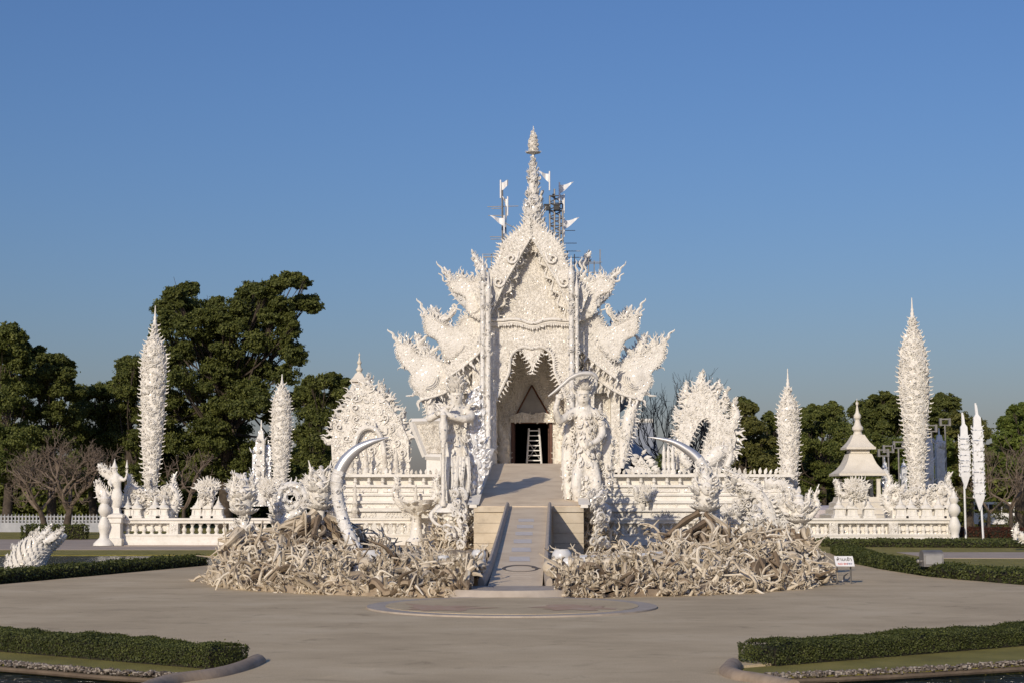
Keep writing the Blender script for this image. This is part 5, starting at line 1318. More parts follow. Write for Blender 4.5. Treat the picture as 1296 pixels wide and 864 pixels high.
# lotus bowl bird on the sunny terrace side
lb = thing('bird_bowl', W(527, 680, 72.2), 'white lotus bowl carried by an upswept bird before the sunlit terrace', 'sculpture')
mb = MB(); c = W(527, 640, 71.9); lathe(mb, c, [(.1, -.5), (.25, -.38), (.55, -.15), (.78, .2), (.80, .3), (.66, .3), (.4, .05), (.02, -.05)], 22); clad(mb, c, [(.3, -.35), (.58, -.1), (.78, .2)], .25, .8, .3, (LF,)); build(mb, 'bowl', M_white, lb)
for sd in (-1, 1): naga([(527 + sd * 8, 648, 5), (527 + sd * 21, 636, 5), (527 + sd * 27, 622, 4), (527 + sd * 24, 610, 3), (527 + sd * 29, 601, .6)], 72.2, lb, 'wing', .4, sd, .7, .26, n=20)
mb = MB(); lathe(mb, (c[0], 71.9, 0), [(.5, 0), (.5, .2), (.3, .4), (.2, 1.2), (.26, c[2] - .45), (.1, c[2] - .35)], 12); build(mb, 'stem', M_white, lb)
for px, lb_ in ((449, 'dark weathered tiered post on the sunlit terrace, nearer the steel tusk'), (526, 'dark weathered tiered post right behind the lotus bowl bird')):
    mb = MB(); c = W(px, 678, 75.6); c[2] = 0
    z0, z1 = .9, ZZ(612, 75.6); H = z1 - z0
    lathe(mb, (c[0], 75.6, z0), [(r * .8, z * H) for r, z in ((.32, 0), (.32, .06), (.2, .1), (.26, .2), (.16, .27), (.24, .36), (.13, .44), (.2, .53), (.11, .6), (.15, .68), (.07, .75), (.09, .83), (.02, 1))], 8); tag(origin(build(mb, 'tiered_post', M_old)), lb_, 'post')

# ------------------------------------------------------------------ flame shrine and flame arch
YS = 80.0
fs = thing('flame_shrine', W(468, 600, YS) * np.array([1, 1, 0]), 'white shrine gable covered with many flame spires beside the dark tree', 'shrine')
o = [(421, 600), (419, 560), (424, 540), (432, 528), (440, 512), (447, 500), (456, 492), (466, 488), (476, 494), (486, 502), (498, 520), (508, 536), (517, 556), (518, 600)]
mb = MB(); w = prism_px(mb, o, YS, 1.2); relief(mb, w, YS, .28, None, spread=.6); relief(mb, w, YS - .05, .45, None, spread=.8, step=1.2)
P = pxpath(o[1:-1], YS + .2, 60); fringe(mb, P, .55, 1, .0, .35, (FL, FR, TIP)); fringe(mb, P + np.array([0, .5, 0]), .6, 1, .0, .45, (FL, FR)); build(mb, 'flame_wall', M_white, fs, 50)
for px, py, h, r in ((466, 470, 30, 6), (484, 482, 28, 5.5), (452, 486, 24, 5), (498, 502, 30, 5), (510, 514, 34, 5), (438, 512, 24, 5), (424, 520, 30, 4), (516, 540, 34, 4), (430, 540, 20, 4)):
    s = S(YS); c = W(px, py, YS + .3); c[2] = 0; mb = MB(); PRr = [(r * s, ZZ(py + h, YS)), (r * s * 1.1, ZZ(py + h * .7, YS)), (r * s * .8, ZZ(py + h * .45, YS)), (r * s * .35, ZZ(py + h * .2, YS)), (.03, ZZ(py, YS))]
    lathe(mb, c, [(a_ * .7, z) for a_, z in PRr], 10); clad(mb, c, [(a_ * .7, z) for a_, z in PRr], .22, 1.6, .35); build(mb, 'spirelet', M_white, fs, 50)
mb = MB(); arc = pxpath([(448, 575), (449, 560), (456, 545), (467, 540), (478, 546), (484, 560), (486, 575)], YS - .25, 26); tube(mb, arc, .14, 7); fringe(mb, arc, .4, 1, .3, .5); build(mb, 'niche_arch', M_white, fs)
mb = MB()
for i, px in enumerate((444, 463, 487, 501)):
    c = W(px, 598, YS - .9); lathe(mb, c, [(.2, 0), (.2, .2), (.12, .3), (.16, .5), (.1, .7), (.12, .9), (.04, 1.1), (.0, 1.5 + .2 * (i % 2))], 8)
build(mb, 'finials', M_old, fs)
# arch of flames beyond the shaded terrace
fa = thing('flame_arch', W(893, 600, YS) * np.array([1, 1, 0]), 'white flame arch ornament with a curved opening and serpent tail, right of the temple', 'arch')
outer = [(862, 596), (856, 580), (858, 560), (860, 540), (863, 522), (870, 506), (879, 492), (889, 484), (899, 492), (908, 506), (914, 522), (920, 530), (928, 540), (932, 556), (926, 574), (915, 586), (906, 598)]
inner = [(890, 598), (889, 580), (893, 560), (899, 546), (900, 535), (894, 528), (885, 533), (880, 545), (874, 556), (870, 572), (872, 596)]
mb = MB(); w = prism_px(mb, outer + inner, YS, .9); relief(mb, w, YS, .28, None, spread=.8); P = pxpath(outer, YS + .2, 60); fringe(mb, P, .5, 1, .1, .33, (FL, FR, TIP)); fringe(mb, P + np.array([0, .4, 0]), .5, 1, .1, .45, (FL, FR)); fringe(mb, pxpath(inner, YS + .1, 30), .3, 1, .5, .7); build(mb, 'flame_arch', M_white, fa, 50)
for pp in ([(884, 500, 6), (889, 488, 5), (888, 478, 3), (890, 466, .5)], [(870, 510, 5), (867, 498, 4), (869, 488, 2), (868, 480, .5)], [(913, 520, 6), (920, 508, 4), (918, 498, 2), (924, 490, .5)], [(926, 540, 7), (932, 524, 5), (929, 512, 3), (934, 502, .5)], [(905, 502, 5), (911, 490, 3), (909, 480, .5)]):
    naga(pp, YS + .3, fa, 'flame_tip', .5, 1, .7, .32, n=18)
naga([(888, 590, 6), (900, 580, 9), (913, 570, 8), (922, 572, 4), (926, 579, 2), (921, 582, .6)], YS - .4, fa, 'serpent_tail', .4, 1, .8, .3, n=24)
naga([(873, 590, 5), (866, 581, 5), (864, 571, 3), (869, 565, 1)], YS - .4, fa, 'curled_tail', .3, -1, .8, .25, n=16)
for px in (840.5, 846, 851.5):
    mb = MB(); c = W(px, 594, 79); lathe(mb, (c[0], 79, c[2] - .6), [(.16, 0), (.16, .5), (.09, .6), (.12, .9), (.08, 1.2), (.1, 1.5), (.05, 1.7), (.0, 1.95)], 8); tag(origin(build(mb, 'small_column', M_white)), {840.5: 'thin white finial column behind the shaded terrace, nearest the temple', 846: 'thin white finial column in the middle of three behind the shaded terrace', 851.5: 'thin white finial column behind the shaded terrace, nearest the flame arch'}[px], 'column')
mb = MB(); P = pxpath([(800, 598), (806, 586), (811, 574), (819, 586), (828, 598)], 77.2, 14); w = prism_px(mb, [(799, 598), (806, 586), (811, 576), (818, 586), (827, 598)], 77.1, .3); relief(mb, w, 77.1, .3); fringe(mb, P, .4, 1, 0, .5, (LF,)); tag(origin(build(mb, 'leaf_crest', M_white)), 'leafy triangular white crest standing on the shaded terrace rail', 'ornament')
naga_small = None

# ------------------------------------------------------------------ pavilion and distant roof tip
def pavilion(px, Y, k, label, yb, dark=True, low=True, top=505):
    """square sala with two curved roofs and a ringed finial; k = pixel scale"""
    s = S(Y) * k; c = W(px, yb, Y); z0 = c[2]; r = thing('pavilion', (c[0], Y, 0 if low else z0), label, 'pavilion')
    def L(name, prof, mat, par=r, sq=True, seg=16, sm=30):
        mb = MB(); lathe(mb, (c[0], Y, z0), [(a * s, b * s) for a, b in prof], seg, square=sq); return build(mb, name, mat, par, sm)
    if low:
        L('base', [(45, -25), (45, 2), (38, 4), (38, 9), (34, 12), (34, 18), (30, 20), (28, 26)], M_roofw)
        for sx in (-1, 1):
            for sy in (-1, 1):
                mb = MB(); lathe(mb, (c[0] + sx * 21 * s, Y + sy * 21 * s, z0), [(3 * s, 26 * s), (2.4 * s, 30 * s), (2.2 * s, 46 * s), (3 * s, 50 * s)], square=True); build(mb, 'post', M_roofw, r, 0)
        mb = MB(); box(mb, c[0] - 12 * s, c[0] + 12 * s, Y - 12 * s, Y + 12 * s, z0 + 26 * s, z0 + 48 * s); build(mb, 'core', M_dark, r, 0)
    rf = L('lower_roof', [(33, 54), (33, 57), (31, 58), (25, 63), (20, 70), (17, 77), (15, 83), (13, 84)], M_roofw)
    L('upper_drum', [(12.5, 84.2), (12.5, 89)], M_roofw)
    L('upper_roof', [(19.5, 89.2), (19.5, 92), (18, 93), (13, 99), (9.5, 105), (7.5, 109)], M_roofw)
    L('finial', [(6.5, 109.2), (5, 113), (7.5, 116), (7.5, 119), (5, 122), (4, 125), (3, 129), (5, 132), (5, 135), (2.5, 139), (1.8, 143), (1, 148), (2, 150), (.6, 154), (.2, 158)], M_roofw, sq=False)
    mb = MB(); zt = z0 + 154 * s
    tube(mb, [(c[0] - 2 * s, Y, zt - 2 * s), (c[0] + 2 * s, Y, zt - 2 * s)], .03, 5); build(mb, 'finial_cross', M_roofw, r)
pavilion(1088, 80, .94, 'square cream pavilion with two tiered curved roof and ringed finial on the open side', 653)
pavilion(454, 96, .56, 'small curved pavilion roof with finial peeking above the flame shrine', 533, low=False)
# ------------------------------------------------------------------ the pit of reaching hands
def hand_geo(q):
    """one forearm growing along +z with palm, four unequal curled fingers and a thumb; unit height"""
    m = MB(); g = np.random.default_rng(q)
    bend = g.uniform(-.12, .12)
    P = smooth_path([(0, 0, -.15), (bend, g.uniform(-.08, .08), .25), (bend * .4, 0, .58)], 7)
    tube(m, P, np.array([.085, .095, .09, .078, .066, .056, .052]), 7, caps=False)
    px_, pz = bend * .4, .56
    tube(m, [(px_, 0, pz - .02), (px_, -.01, pz + .06), (px_, -.015, pz + .15), (px_, -.01, pz + .19)], [.055, .085, .092, .075], 8, flat=((0, 1, 0), .45))
    curl = g.uniform(.1, .9); spread = g.uniform(.5, 1.4)
    for k, (L, x) in enumerate(((.20, -.065), (.235, -.022), (.22, .022), (.165, .062))):
        c = curl * g.uniform(.6, 1.3); a = x * 3.2 * spread
        p0 = np.array([px_ + x, -.01, pz + .165]); pts = [p0]; d = np.array([sin(a), 0, cos(a)]); th = 0
        for seg in (.42, .33, .25):
            th += c * .7; pts.append(pts[-1] + L * seg * np.array([d[0] * cos(th), -sin(th), d[2] * cos(th)]))
        tube(m, pts, [.022, .021, .017, .009], 5)
    sd = 1 if g.random() < .5 else -1
    p0 = np.array([px_ + sd * .075, -.01, pz + .06]); tube(m, [p0, p0 + np.array([sd * .055, -.03, .055]), p0 + np.array([sd * .075, -.06, .12])], [.026, .022, .010], 5)
    return m
HANDS = [hand_geo(k) for k in range(7)]
HT = []
for h in HANDS:
    # triangulate caps away: only quads are needed for the massed copies
    HT.append((np.concatenate(h.v), np.concatenate(h.q)))
def tendril_geo(q):
    g = np.random.default_rng(100 + q); m = MB(); p = [np.array([0, 0, -.1])]; d = np.array([0, 0, 1.0])
    for k in range(6): d = unit(d + g.normal(0, .75, 3)); p.append(p[-1] + d * .26)
    P = smooth_path(p, 14); v, qd = tube_geo(P, np.linspace(.075, .018, 14), 6); m.add(v, qd)
    for b in range(3):
        k = g.integers(3, 12); e = P[k]; d2 = unit(g.normal(0, 1, 3)); Q = smooth_path([e, e + d2 * .18 + g.normal(0, .06, 3), e + d2 * .34 + g.normal(0, .1, 3)], 7); v, qd = tube_geo(Q, np.linspace(.045, .012, 7), 5); m.add(v, qd)
    return (np.concatenate(m.v), np.concatenate(m.q))
TENDRILS = [tendril_geo(k) for k in range(8)]
def hand_mesh(k, mat):
    me = HANDS[k].mesh('reaching_arm'); me.polygons.foreach_set('use_smooth', np.ones(len(me.polygons), bool)); me.materials.append(mat); return me
MC = np.array([.15, 40.6]); MR = 7.85
HUMPS = [(308, 41.5, 1.15, 1.25), (405, 40.5, .95, 1.3), (372, 43, .7, 1.2), (893, 40.5, 1.0, 1.35), (1010, 41.0, 1.05, 1.3), (955, 42.5, .85, 1.2), (460, 42, .35, .9), (575, 44, .45, 1.3), (350, 38, .55, 1.2), (930, 38.2, .6, 1.2)]
HUMPS = [(W(px, 690, Y)[0], Y, h, r) for px, Y, h, r in HUMPS]
def mound_h(x, y):
    r = np.hypot(x - MC[0], y - MC[1])
    e = np.clip((MR - r) / 1.1, 0, 1)
    h = .42 * e ** .6 * (1 + .25 * np.sin(x * 2.1 + y) * np.sin(y * 1.7)) 
    for hx, hy, hh, hr in HUMPS: h = h + hh * .44 * np.exp(-((x - hx) ** 2 + (y - hy) ** 2) / hr ** 2) * np.minimum(1, e * 1.3)
    return np.where(r > MR, -.1, h)
def path_gap(y): return .62 + .14 + np.interp(y, [YB0, YB1], [0, .14]) + .12
BOWLS = [(605, 712, 36.2, .19), (588, 713, 36.6, .20), (561, 709, 37.0, .17), (606, 702, 37.2, .18), (456, 722, 35.4, .19), (469, 706, 36.6, .26), (520, 716, 36.0, .16), (711, 704, 37.0, .24), (719, 713, 36.2, .19), (800, 712, 36.4, .17)]
BXY = np.array([W(a_, b_, c_)[:2] for a_, b_, c_, d_ in BOWLS])
def clear_of_bowls(x, y):
    d = np.abs(x[:, None] - BXY[None, :, 0]); e = y[:, None] - BXY[None, :, 1]
    return ~((d < .24) & (e < .2) & (e > -1.3)).any(1)
def mound(side, label):
    root = thing('hand_sculpture', (MC[0] + side * 4.2, 37, 0), label, 'sculpture')
    mb = MB(); nx, ny = 46, 56
    xs = np.linspace(0, 1, nx); ys_ = np.linspace(MC[1] - MR, MC[1] + 5.2, ny)
    V = np.zeros((ny, nx, 3))
    for j, y in enumerate(ys_):
        half = math.sqrt(max(.02, MR ** 2 - (y - MC[1]) ** 2))
        xa, xb = ax(y) + side * path_gap(y), MC[0] + side * half
        if side * (xb - xa) < .05: xb = xa + side * .05
        x = xa + (xb - xa) * xs; h = mound_h(x, np.full(nx, y)); h[-1] = -.1
        V[j] = np.c_[x, np.full(nx, y), h + rng.normal(0, .05, nx)]
    q = quadgrid(ny, nx, closed=False)
    mb.add(V.reshape(-1, 3), q if side < 0 else q[:, ::-1]); build(mb, 'mound', M_brown, root, 60)
    # candidate spots
    n = 5200
    x = MC[0] + side * rng.uniform(.7, MR + .05, n); y = MC[1] - rng.uniform(-4.6, MR, n)
    r = np.hypot(x - MC[0], y - MC[1]); k = (r < MR - .02) & (np.abs(x - ax(y)) > path_gap(y) + .04) & ~((r < 4.4) & (y > 41) & (mound_h(x, y) < .6))
    k &= clear_of_bowls(x, y) | (rng.random(n) < .12)
    x, y, r = x[k], y[k], r[k]; z = mound_h(x, y)
    rad = unit(np.c_[x - MC[0], y - MC[1], 0 * x])
    edge = np.clip((r - MR + 1.5) / 1.5, 0, 1)[:, None]
    up = unit(np.array([0, 0, 1]) * (1 - .55 * edge) + rad * .8 * edge + rng.normal(0, .42, (len(x), 3)) + np.array([0, -.15, 0]))
    up[:, 2] = np.abs(up[:, 2]) + .05
    size = rng.uniform(.22, .5, len(x)) * (1 - .2 * edge[:, 0])
    nrm = unit(rng.normal(0, .6, (len(x), 3)) + np.array([0, -1, .1])); M = frames(unit(up), nrm, size)
    P = np.c_[x, y, z - .02 - .10 * edge[:, 0]]
    order = np.argsort(y + rng.uniform(0, 5, len(y)) - 4 * edge[:, 0] * rng.random(len(y)))
    near, rest = order[:100], order[100:100 + 800]
    M[near] *= 1.45
    mats = [hand_mesh(i, M_bone) for i in range(7)]
    base = world_loc(root)
    for i in near:
        o = bpy.data.objects.new('reaching_arm', mats[rng.integers(0, 7)]); COL.objects.link(o); o.parent = root
        m4 = Matrix([list(M[i][a_]) + [P[i][a_] - base[a_]] for a_ in range(3)] + [[0, 0, 0, 1]]); o.matrix_local = m4
    mb = MB()
    kk = rng.integers(0, 7, len(rest))
    for t_ in range(7): mb.put(HT[t_], M[rest][kk == t_], P[rest][kk == t_])
    o = build(mb, 'massed_arms', M_bone, root, 60); o['kind'] = 'stuff'
    NT = 950; pick = rng.integers(0, len(x), NT); sz = rng.uniform(.42, .9, NT) * np.interp(np.abs(x[pick]), [1, 3.0, 4.5], [.5, .65, 1.0]); uu = unit(up[pick] + rng.normal(0, .5, (NT, 3))); Mt = frames(uu, unit(rng.normal(0, 1, (NT, 3))), sz); Pt = P[pick] + rng.normal(0, .05, (NT, 3)) + np.array([0, 0, .03]); kk = rng.integers(0, 8, NT)
    mb = MB()
    for t_ in range(8): mb.put(TENDRILS[t_], Mt[kk == t_], Pt[kk == t_])
    n2 = 260; ang = -pi / 2 + side * rng.uniform(.09, 2.0, n2); rr2 = MR - rng.uniform(-.04, .3, n2); P2 = np.c_[MC[0] + rr2 * np.cos(ang), MC[1] + rr2 * np.sin(ang), rng.uniform(0, .1, n2)]
    P2 = P2[np.abs(P2[:, 0] - ax(P2[:, 1])) > path_gap(P2[:, 1])]; n2 = len(P2); u2 = unit(np.c_[rng.normal(0, .8, (n2, 2)), rng.uniform(.2, 1, n2)]); s2 = rng.uniform(.2, .38, n2); M2 = frames(u2, unit(rng.normal(0, 1, (n2, 3))), s2); k2 = rng.integers(0, 8, n2)
    for t_ in range(8): mb.put(TENDRILS[t_], M2[k2 == t_], P2[k2 == t_])
    o = build(mb, 'coral_roots', M_bone, root, 60); o['kind'] = 'stuff'
    # thick twisting roots wrapped through the arms
    for i in range(46):
        a0 = rng.uniform(0.02, pi * .62) ; ang = -pi / 2 + side * a0; rr = MR - rng.uniform(.05, 1.5) if i < 34 else MR - rng.uniform(1.5, 3.0)
        p = [np.array([MC[0] + rr * cos(ang), MC[1] + rr * sin(ang)])]; dirn = ang + rng.choice([-1, 1]) * pi / 2 + rng.normal(0, .8)
        for st in range(5): dirn += rng.normal(0, .75); p.append(p[-1] + .34 * np.array([cos(dirn), sin(dirn)]))
        p = np.array(p); d0 = np.hypot(p[:, 0] - MC[0], p[:, 1] - MC[1]); f = np.minimum(1, (MR - .02) / d0)[:, None]; p = MC + (p - MC) * f
        g_ = path_gap(p[:, 1]) + .1; dx = p[:, 0] - ax(p[:, 1]); p[:, 0] = np.where(side * dx < g_, ax(p[:, 1]) + side * g_, p[:, 0])
        z = mound_h(p[:, 0], p[:, 1]).clip(0.02) + rng.uniform(0, .28, 6); z[0] = max(.0, z[0] - .25); z[-1] = max(0, z[-1] - .25)
        P_ = smooth_path(np.c_[p, z], 22); rad_ = rng.uniform(.06, .13); mb = MB(); tube(mb, P_, np.linspace(rad_, rad_ * .35, 22) * (1 + .15 * np.sin(np.linspace(0, 20, 22))), 7)
        for b_ in range(3):
            k0 = rng.integers(4, 18); e = P_[k0]; br_ = smooth_path([e, e + rng.normal(0, .12, 3) + np.array([0, -.05, .08]), e + rng.normal(0, .22, 3) + np.array([0, -.08, .1])], 8); br_[:, 2] = br_[:, 2].clip(.01); tube(mb, br_, np.linspace(rad_ * .6, .015, 8), 6)
        build(mb, 'root', M_bone if rng.random() < .75 else M_brown, root)
    return root
mL = mound(-1, 'tangle of reaching plaster hands and roots on the naga tail side of the bridge')
mR = mound(1, 'tangle of reaching plaster hands and roots on the sign board side of the bridge')
def buttress(px, Y, root, n=16, top=1.75, reach=1.5, dark=.6):
    cx_ = W(px, 700, Y)[0]
    for i in range(n):
        a = rng.uniform(pi * .95, 2.05 * pi); e = np.array([cx_ + reach * rng.uniform(.6, 1.1) * cos(a), Y + reach * rng.uniform(.6, 1.1) * sin(a), 0]); dd_ = np.hypot(*(e[:2] - MC)); e[:2] = MC + (e[:2] - MC) * min(1, (MR - .35) / dd_); e[2] = max(.05, float(mound_h(e[:1], e[1:2])[0]))
        s0 = np.array([cx_ + .16 * cos(a), Y + .16 * sin(a), top * rng.uniform(.6, 1)]); m1 = s0 * .55 + e * .45 + np.array([rng.normal(0, .14), rng.normal(0, .12), .18]); m2 = s0 * .2 + e * .8 + np.array([rng.normal(0, .18), rng.normal(0, .12), .14])
        P_ = smooth_path([s0, m1, m2, e, e + np.array([cos(a) * .18, sin(a) * .18, -.15])], 24); r_ = rng.uniform(.05, .11); mb = MB(); tube(mb, P_, (r_ * np.linspace(1.1, .45, 24)) * (1 + .16 * np.sin(np.linspace(0, 26, 24) + i)), 8)
        for b_ in range(3):
            k0 = rng.integers(5, 20); q0 = P_[k0]; Q = smooth_path([q0, q0 + rng.normal(0, .12, 3) + np.array([0, -.08, .06]), q0 + rng.normal(0, .22, 3) + np.array([0, -.14, .04])], 8); tube(mb, Q, np.linspace(r_ * .6, .012, 8), 6)
        build(mb, 'root', M_brown if rng.random() < dark else M_bone, root)
buttress(405, 40.2, mL, 20); buttress(308, 41, mL, 12, 1.3, 1.3, .3); buttress(894, 40.0, mR, 20); buttress(1012, 40.8, mR, 13, 1.3, 1.3, .3); buttress(935, 38.6, mR, 10, .9, 1.2, .7); buttress(440, 38.8, mL, 9, .8, 1.1, .8)
def on_mound(px, Y, r): x = W(px, 700, Y)[0]; return np.array([x, Y, float(mound_h(np.array([x]), np.array([Y]))[0]) + r * .6])
for px, Y, r in ((464, 35.2, .24), (606, 35.3, .22), (372, 36.6, .22), (540, 34.6, .2)): skull(on_mound(px, Y, r), r, 'skull', M_bone, mL, rng.normal(0, .3), .15)
for px, Y, r in ((697, 34.9, .23), (815, 35, .2), (905, 36, .24), (1002, 38, .26), (770, 34.4, .18)): skull(on_mound(px, Y, r), r, 'skull', M_bone, mR, rng.normal(0, .3), .15)
def bowl(c, r, root, lid=False):
    mb = MB(); lathe(mb, c, [(r * a, r * b) for a, b in ((.4, -.8), (.75, -.62), (.98, -.2), (1, .1), (.9, .45), (.72, .66), (.74, .72), (.62, .72), (.58, .62), (.02, .5))], 20); build(mb, 'bowl', M_bowl, root)
for px, py, Y, r in BOWLS:
    c = W(px, py, Y); bowl(c, r, mL if px < 650 else mR)
# pale trough edge seen inside the ring on the sign side
mb = MB(); q = smooth_path([on_mound(735, 37.6, 0) + np.array([0, 0, .2]), on_mound(790, 37.0, 0) + np.array([0, 0, .22]), on_mound(850, 37.4, 0) + np.array([0, 0, .2])], 16); tube(mb, q, .13, 8); build(mb, 'trough_rim', M_bowl, mR)

# statues rising from the hands
def blossom_statue(px, Y, top, bot, w, label, name, mask=True, horns=0, seed=0, mat=None):
    s = S(Y); c = W(px, 700, Y); r = thing(name, (c[0], Y, 0), label, 'statue'); mat = mat or M_white
    H = bot - top
    PR = [(w * a * s, ZZ(bot - H * b, Y)) for a, b in ((.55, 0), (.7, .12), (.55, .24), (.42, .38), (.62, .5), (.95, .62), (.85, .74), (.5, .86), (.16, .95))]
    mb = MB(); cc = np.array([c[0], Y, 0]); lathe(mb, cc, [(a * .75, z) for a, z in PR], 14); clad(mb, cc, [(a * .72, z) for a, z in PR], .24, 1.5, .65, temps=(FL, FR, SP, SP2, LF)); build(mb, 'stem', mat, r, 50)
    mb = MB(); z = ZZ(bot - H * .44, Y); zt = ZZ(bot - H * .66, Y)
    a = np.linspace(0, 2 * pi, 18, endpoint=False); d = np.c_[np.cos(a), np.sin(a), 0 * a]
    sprout(mb, cc + d * w * .5 * s + np.array([0, 0, z]), d + np.array([0, 0, .35]), np.tile([0, 0, 1.], (18, 1)) - d * .3, w * s * .75, (LF,)); build(mb, 'petals', mat, r); mb = MB(); sprout(mb, cc + d * w * .6 * s + np.array([0, 0, zt]), d * .7 + np.array([0, 0, 1]), d, w * s * .8, (FL, FR, LF)); build(mb, 'petals', mat, r)
    if mask:
        f = cc + np.array([0, -w * .72 * s, ZZ(bot - H * .72, Y)]); R_ = w * .45 * s; mb = MB(); sphere(mb, f, np.array([.8, .55, 1.0]) * R_, 14, 10); face(mb, f + np.array([0, R_ * .42, 0]), R_, None, None); build(mb, 'mask', mat, r)
        for sd in (-1, 1):
            mb = MB(); tube(mb, smooth_path([f + np.array([sd * R_ * .5, .05, R_ * .7]), f + np.array([sd * R_ * 1.5, .02, R_ * 1.1]), f + np.array([sd * R_ * 1.6, 0, R_ * 2.2])], 10), np.linspace(R_ * .2, .01, 10), 6); build(mb, 'mask_horn', mat, r)
    mb = MB(); lathe(mb, cc, [(.12, ZZ(bot - H * .88, Y)), (.14, ZZ(bot - H * .92, Y)), (.05, ZZ(bot - H * .96, Y)), (.07, ZZ(bot - H * .98, Y)), (.005, ZZ(top, Y))], 8); build(mb, 'finial', M_cool, r)
    for k in range(horns):
        sd = (-1, 1)[k % 2]; o_ = 10 + 7 * (k // 2)
        naga([(px + sd * 4, bot - H * .5, 4), (px + sd * o_, bot - H * .62, 4.2), (px + sd * o_ * 1.35, bot - H * .8, 3), (px + sd * o_ * 1.15, bot - H * .92, 2), (px + sd * o_ * 1.45, top - 6 - 4 * (k // 2), .4)], Y, r, 'flame_horn', .22, sd, .8, .18, n=22, under=.16, mat=mat)
    return r
blossom_statue(308, 41.3, 600, 690, 17, 'horned blossom statue with a mask, farthest from the bridge on the naga tail side', 'blossom_statue', horns=2)
blossom_statue(405, 40.4, 588, 688, 17, 'horned blossom statue hugging the tall upright steel tusk', 'blossom_statue', horns=2)
blossom_statue(894, 40.2, 590, 690, 19, 'bulky masked statue carrying the low sweeping steel tusk', 'blossom_statue', horns=2)
blossom_statue(959, 41.6, 640, 700, 13, 'short masked statue standing in front of the scaly fish tail', 'blossom_statue')
blossom_statue(1012, 41.0, 622, 692, 16, 'statue with two tall flame horns nearest the sign board', 'blossom_statue', horns=4)
blossom_statue(352, 43.6, 626, 692, 11, 'short statue behind the coiled scroll carving', 'blossom_statue', mask=False)
# coiled scroll and fish tail
cs = thing('coiled_scroll', W(368, 690, 42.8) * np.array([1, 1, 0]), 'large coiled scroll carving between the two statues on the naga tail side', 'sculpture')
a = np.linspace(0, 2.1 * 2 * pi, 44); rr = np.linspace(21, 4, 44)
Pq = np.array([W(368 + r_ * sin(a_), 630 + r_ * cos(a_), 42.8) for a_, r_ in zip(a, rr)]); mb = MB(); tube(mb, Pq, np.linspace(5.5, 2.5, 44) * S(42.8), 9); clad_path(mb, Pq, np.linspace(5.5, 2.5, 44) * S(42.8), .15, 1.0, 1.0); fringe(mb, Pq[:22], .28, -1, .6, .5); build(mb, 'coil', M_cool, cs)
pq = [(368, 650, 8), (362, 664, 9), (356, 680, 10), (352, 696, 11)]
naga(pq, 42.8, cs, 'stem', .25, 1, .8, .2, n=16, mat=M_white); naga([(385, 640, 5), (392, 628, 5), (389, 616, 4), (395, 606, 2), (394, 598, .4)], 42.8, cs, 'flame', .25, 1, .8, .2, n=16)
ft = thing('fish_tail', W(962, 690, 45) * np.array([1, 1, 0]), 'long scaly fish tail sloping down behind the short masked statue', 'sculpture')
naga([(912, 592, 2), (926, 600, 4), (944, 611, 6), (960, 625, 7), (971, 643, 8), (976, 664, 8), (977, 690, 8)], 45, ft, 'body', .62, 1, .7, .24, n=36, cover=1.3)
for x_, y_, w_ in ((930, 612, 9), (946, 628, 11), (958, 648, 11), (988, 640, 10), (930, 650, 12), (985, 668, 11)): scroll_mass(ft, W(x_, y_, 45.2), w_ * S(45), w_ * 1.1 * S(45), .3, 45, M_white, 'scrollwork')
naga([(968, 612, 6), (985, 612, 6), (998, 618, 4), (1008, 626, 1)], 45.3, ft, 'fin', .3, 1, .5, .2, n=18)
naga([(920, 590, 4), (925, 577, 3), (924, 566, 2), (924.5, 552, .5)], 45, ft, 'finial', .2, 1, .8, .16, n=14, under=.15)
# roots gathered round the feet of the two guardians
for rt_, px_ in ((g1, 574), (g2, 745)):
    cb = W(px_, 700, YG); n_ = 110; aa = rng.uniform(pi * .9, 2.1 * pi, n_); rr_ = rng.uniform(.45, 1.25, n_); hz = np.clip(1.25 - rr_ + rng.normal(0, .2, n_), 0, 1.1)
    oo = np.c_[np.cos(aa), np.sin(aa), 0 * aa]; Mg = frames(unit(oo * .5 + np.array([0, 0, .6]) + rng.normal(0, .5, (n_, 3))), unit(rng.normal(0, 1, (n_, 3))), rng.uniform(.45, .85, n_)); Pg = np.array([cb[0], YG - .2, 0]) + oo * rr_[:, None] + np.c_[0 * aa, 0 * aa, hz]; kk = rng.integers(0, 8, n_); mb = MB()
    for t_ in range(8): mb.put(TENDRILS[t_], Mg[kk == t_], Pg[kk == t_])
    o = build(mb, 'coral_roots', M_bone, rt_, 60); o['kind'] = 'stuff'
# steel tusks
def tusk(pp, Y, label, dy):
    s = S(Y); P = np.array([W(x, y, Y + d) for (x, y, r), d in zip(pp, dy)]); r = np.array([q[2] for q in pp]) * s
    n = 44; P = smooth_path(P, n); r = np.interp(np.linspace(0, len(pp) - 1, n), np.arange(len(pp)), r)
    root = thing('tusk', (*P[0][:2], 0), label, 'tusk'); k = int(n * .52)
    mb = MB(); tube(mb, P[k:], r[k:], 18); build(mb, 'polished_tip', M_chrome, root)
    mb = MB(); tube(mb, P[:k + 2], r[:k + 2] * 1.04, 16)
    for i in range(2, k + 1, 2): tube(mb, [P[i] - (P[i + 1] - P[i]) * .3, P[i], P[i] + (P[i + 1] - P[i]) * .3], [r[i] * .9, r[i] * 1.12, r[i] * .9], 14)
    clad_path(mb, P[:k], r[:k], .16, .5, 1, front=False); build(mb, 'ribbed_sheath', M_cool, root); return root
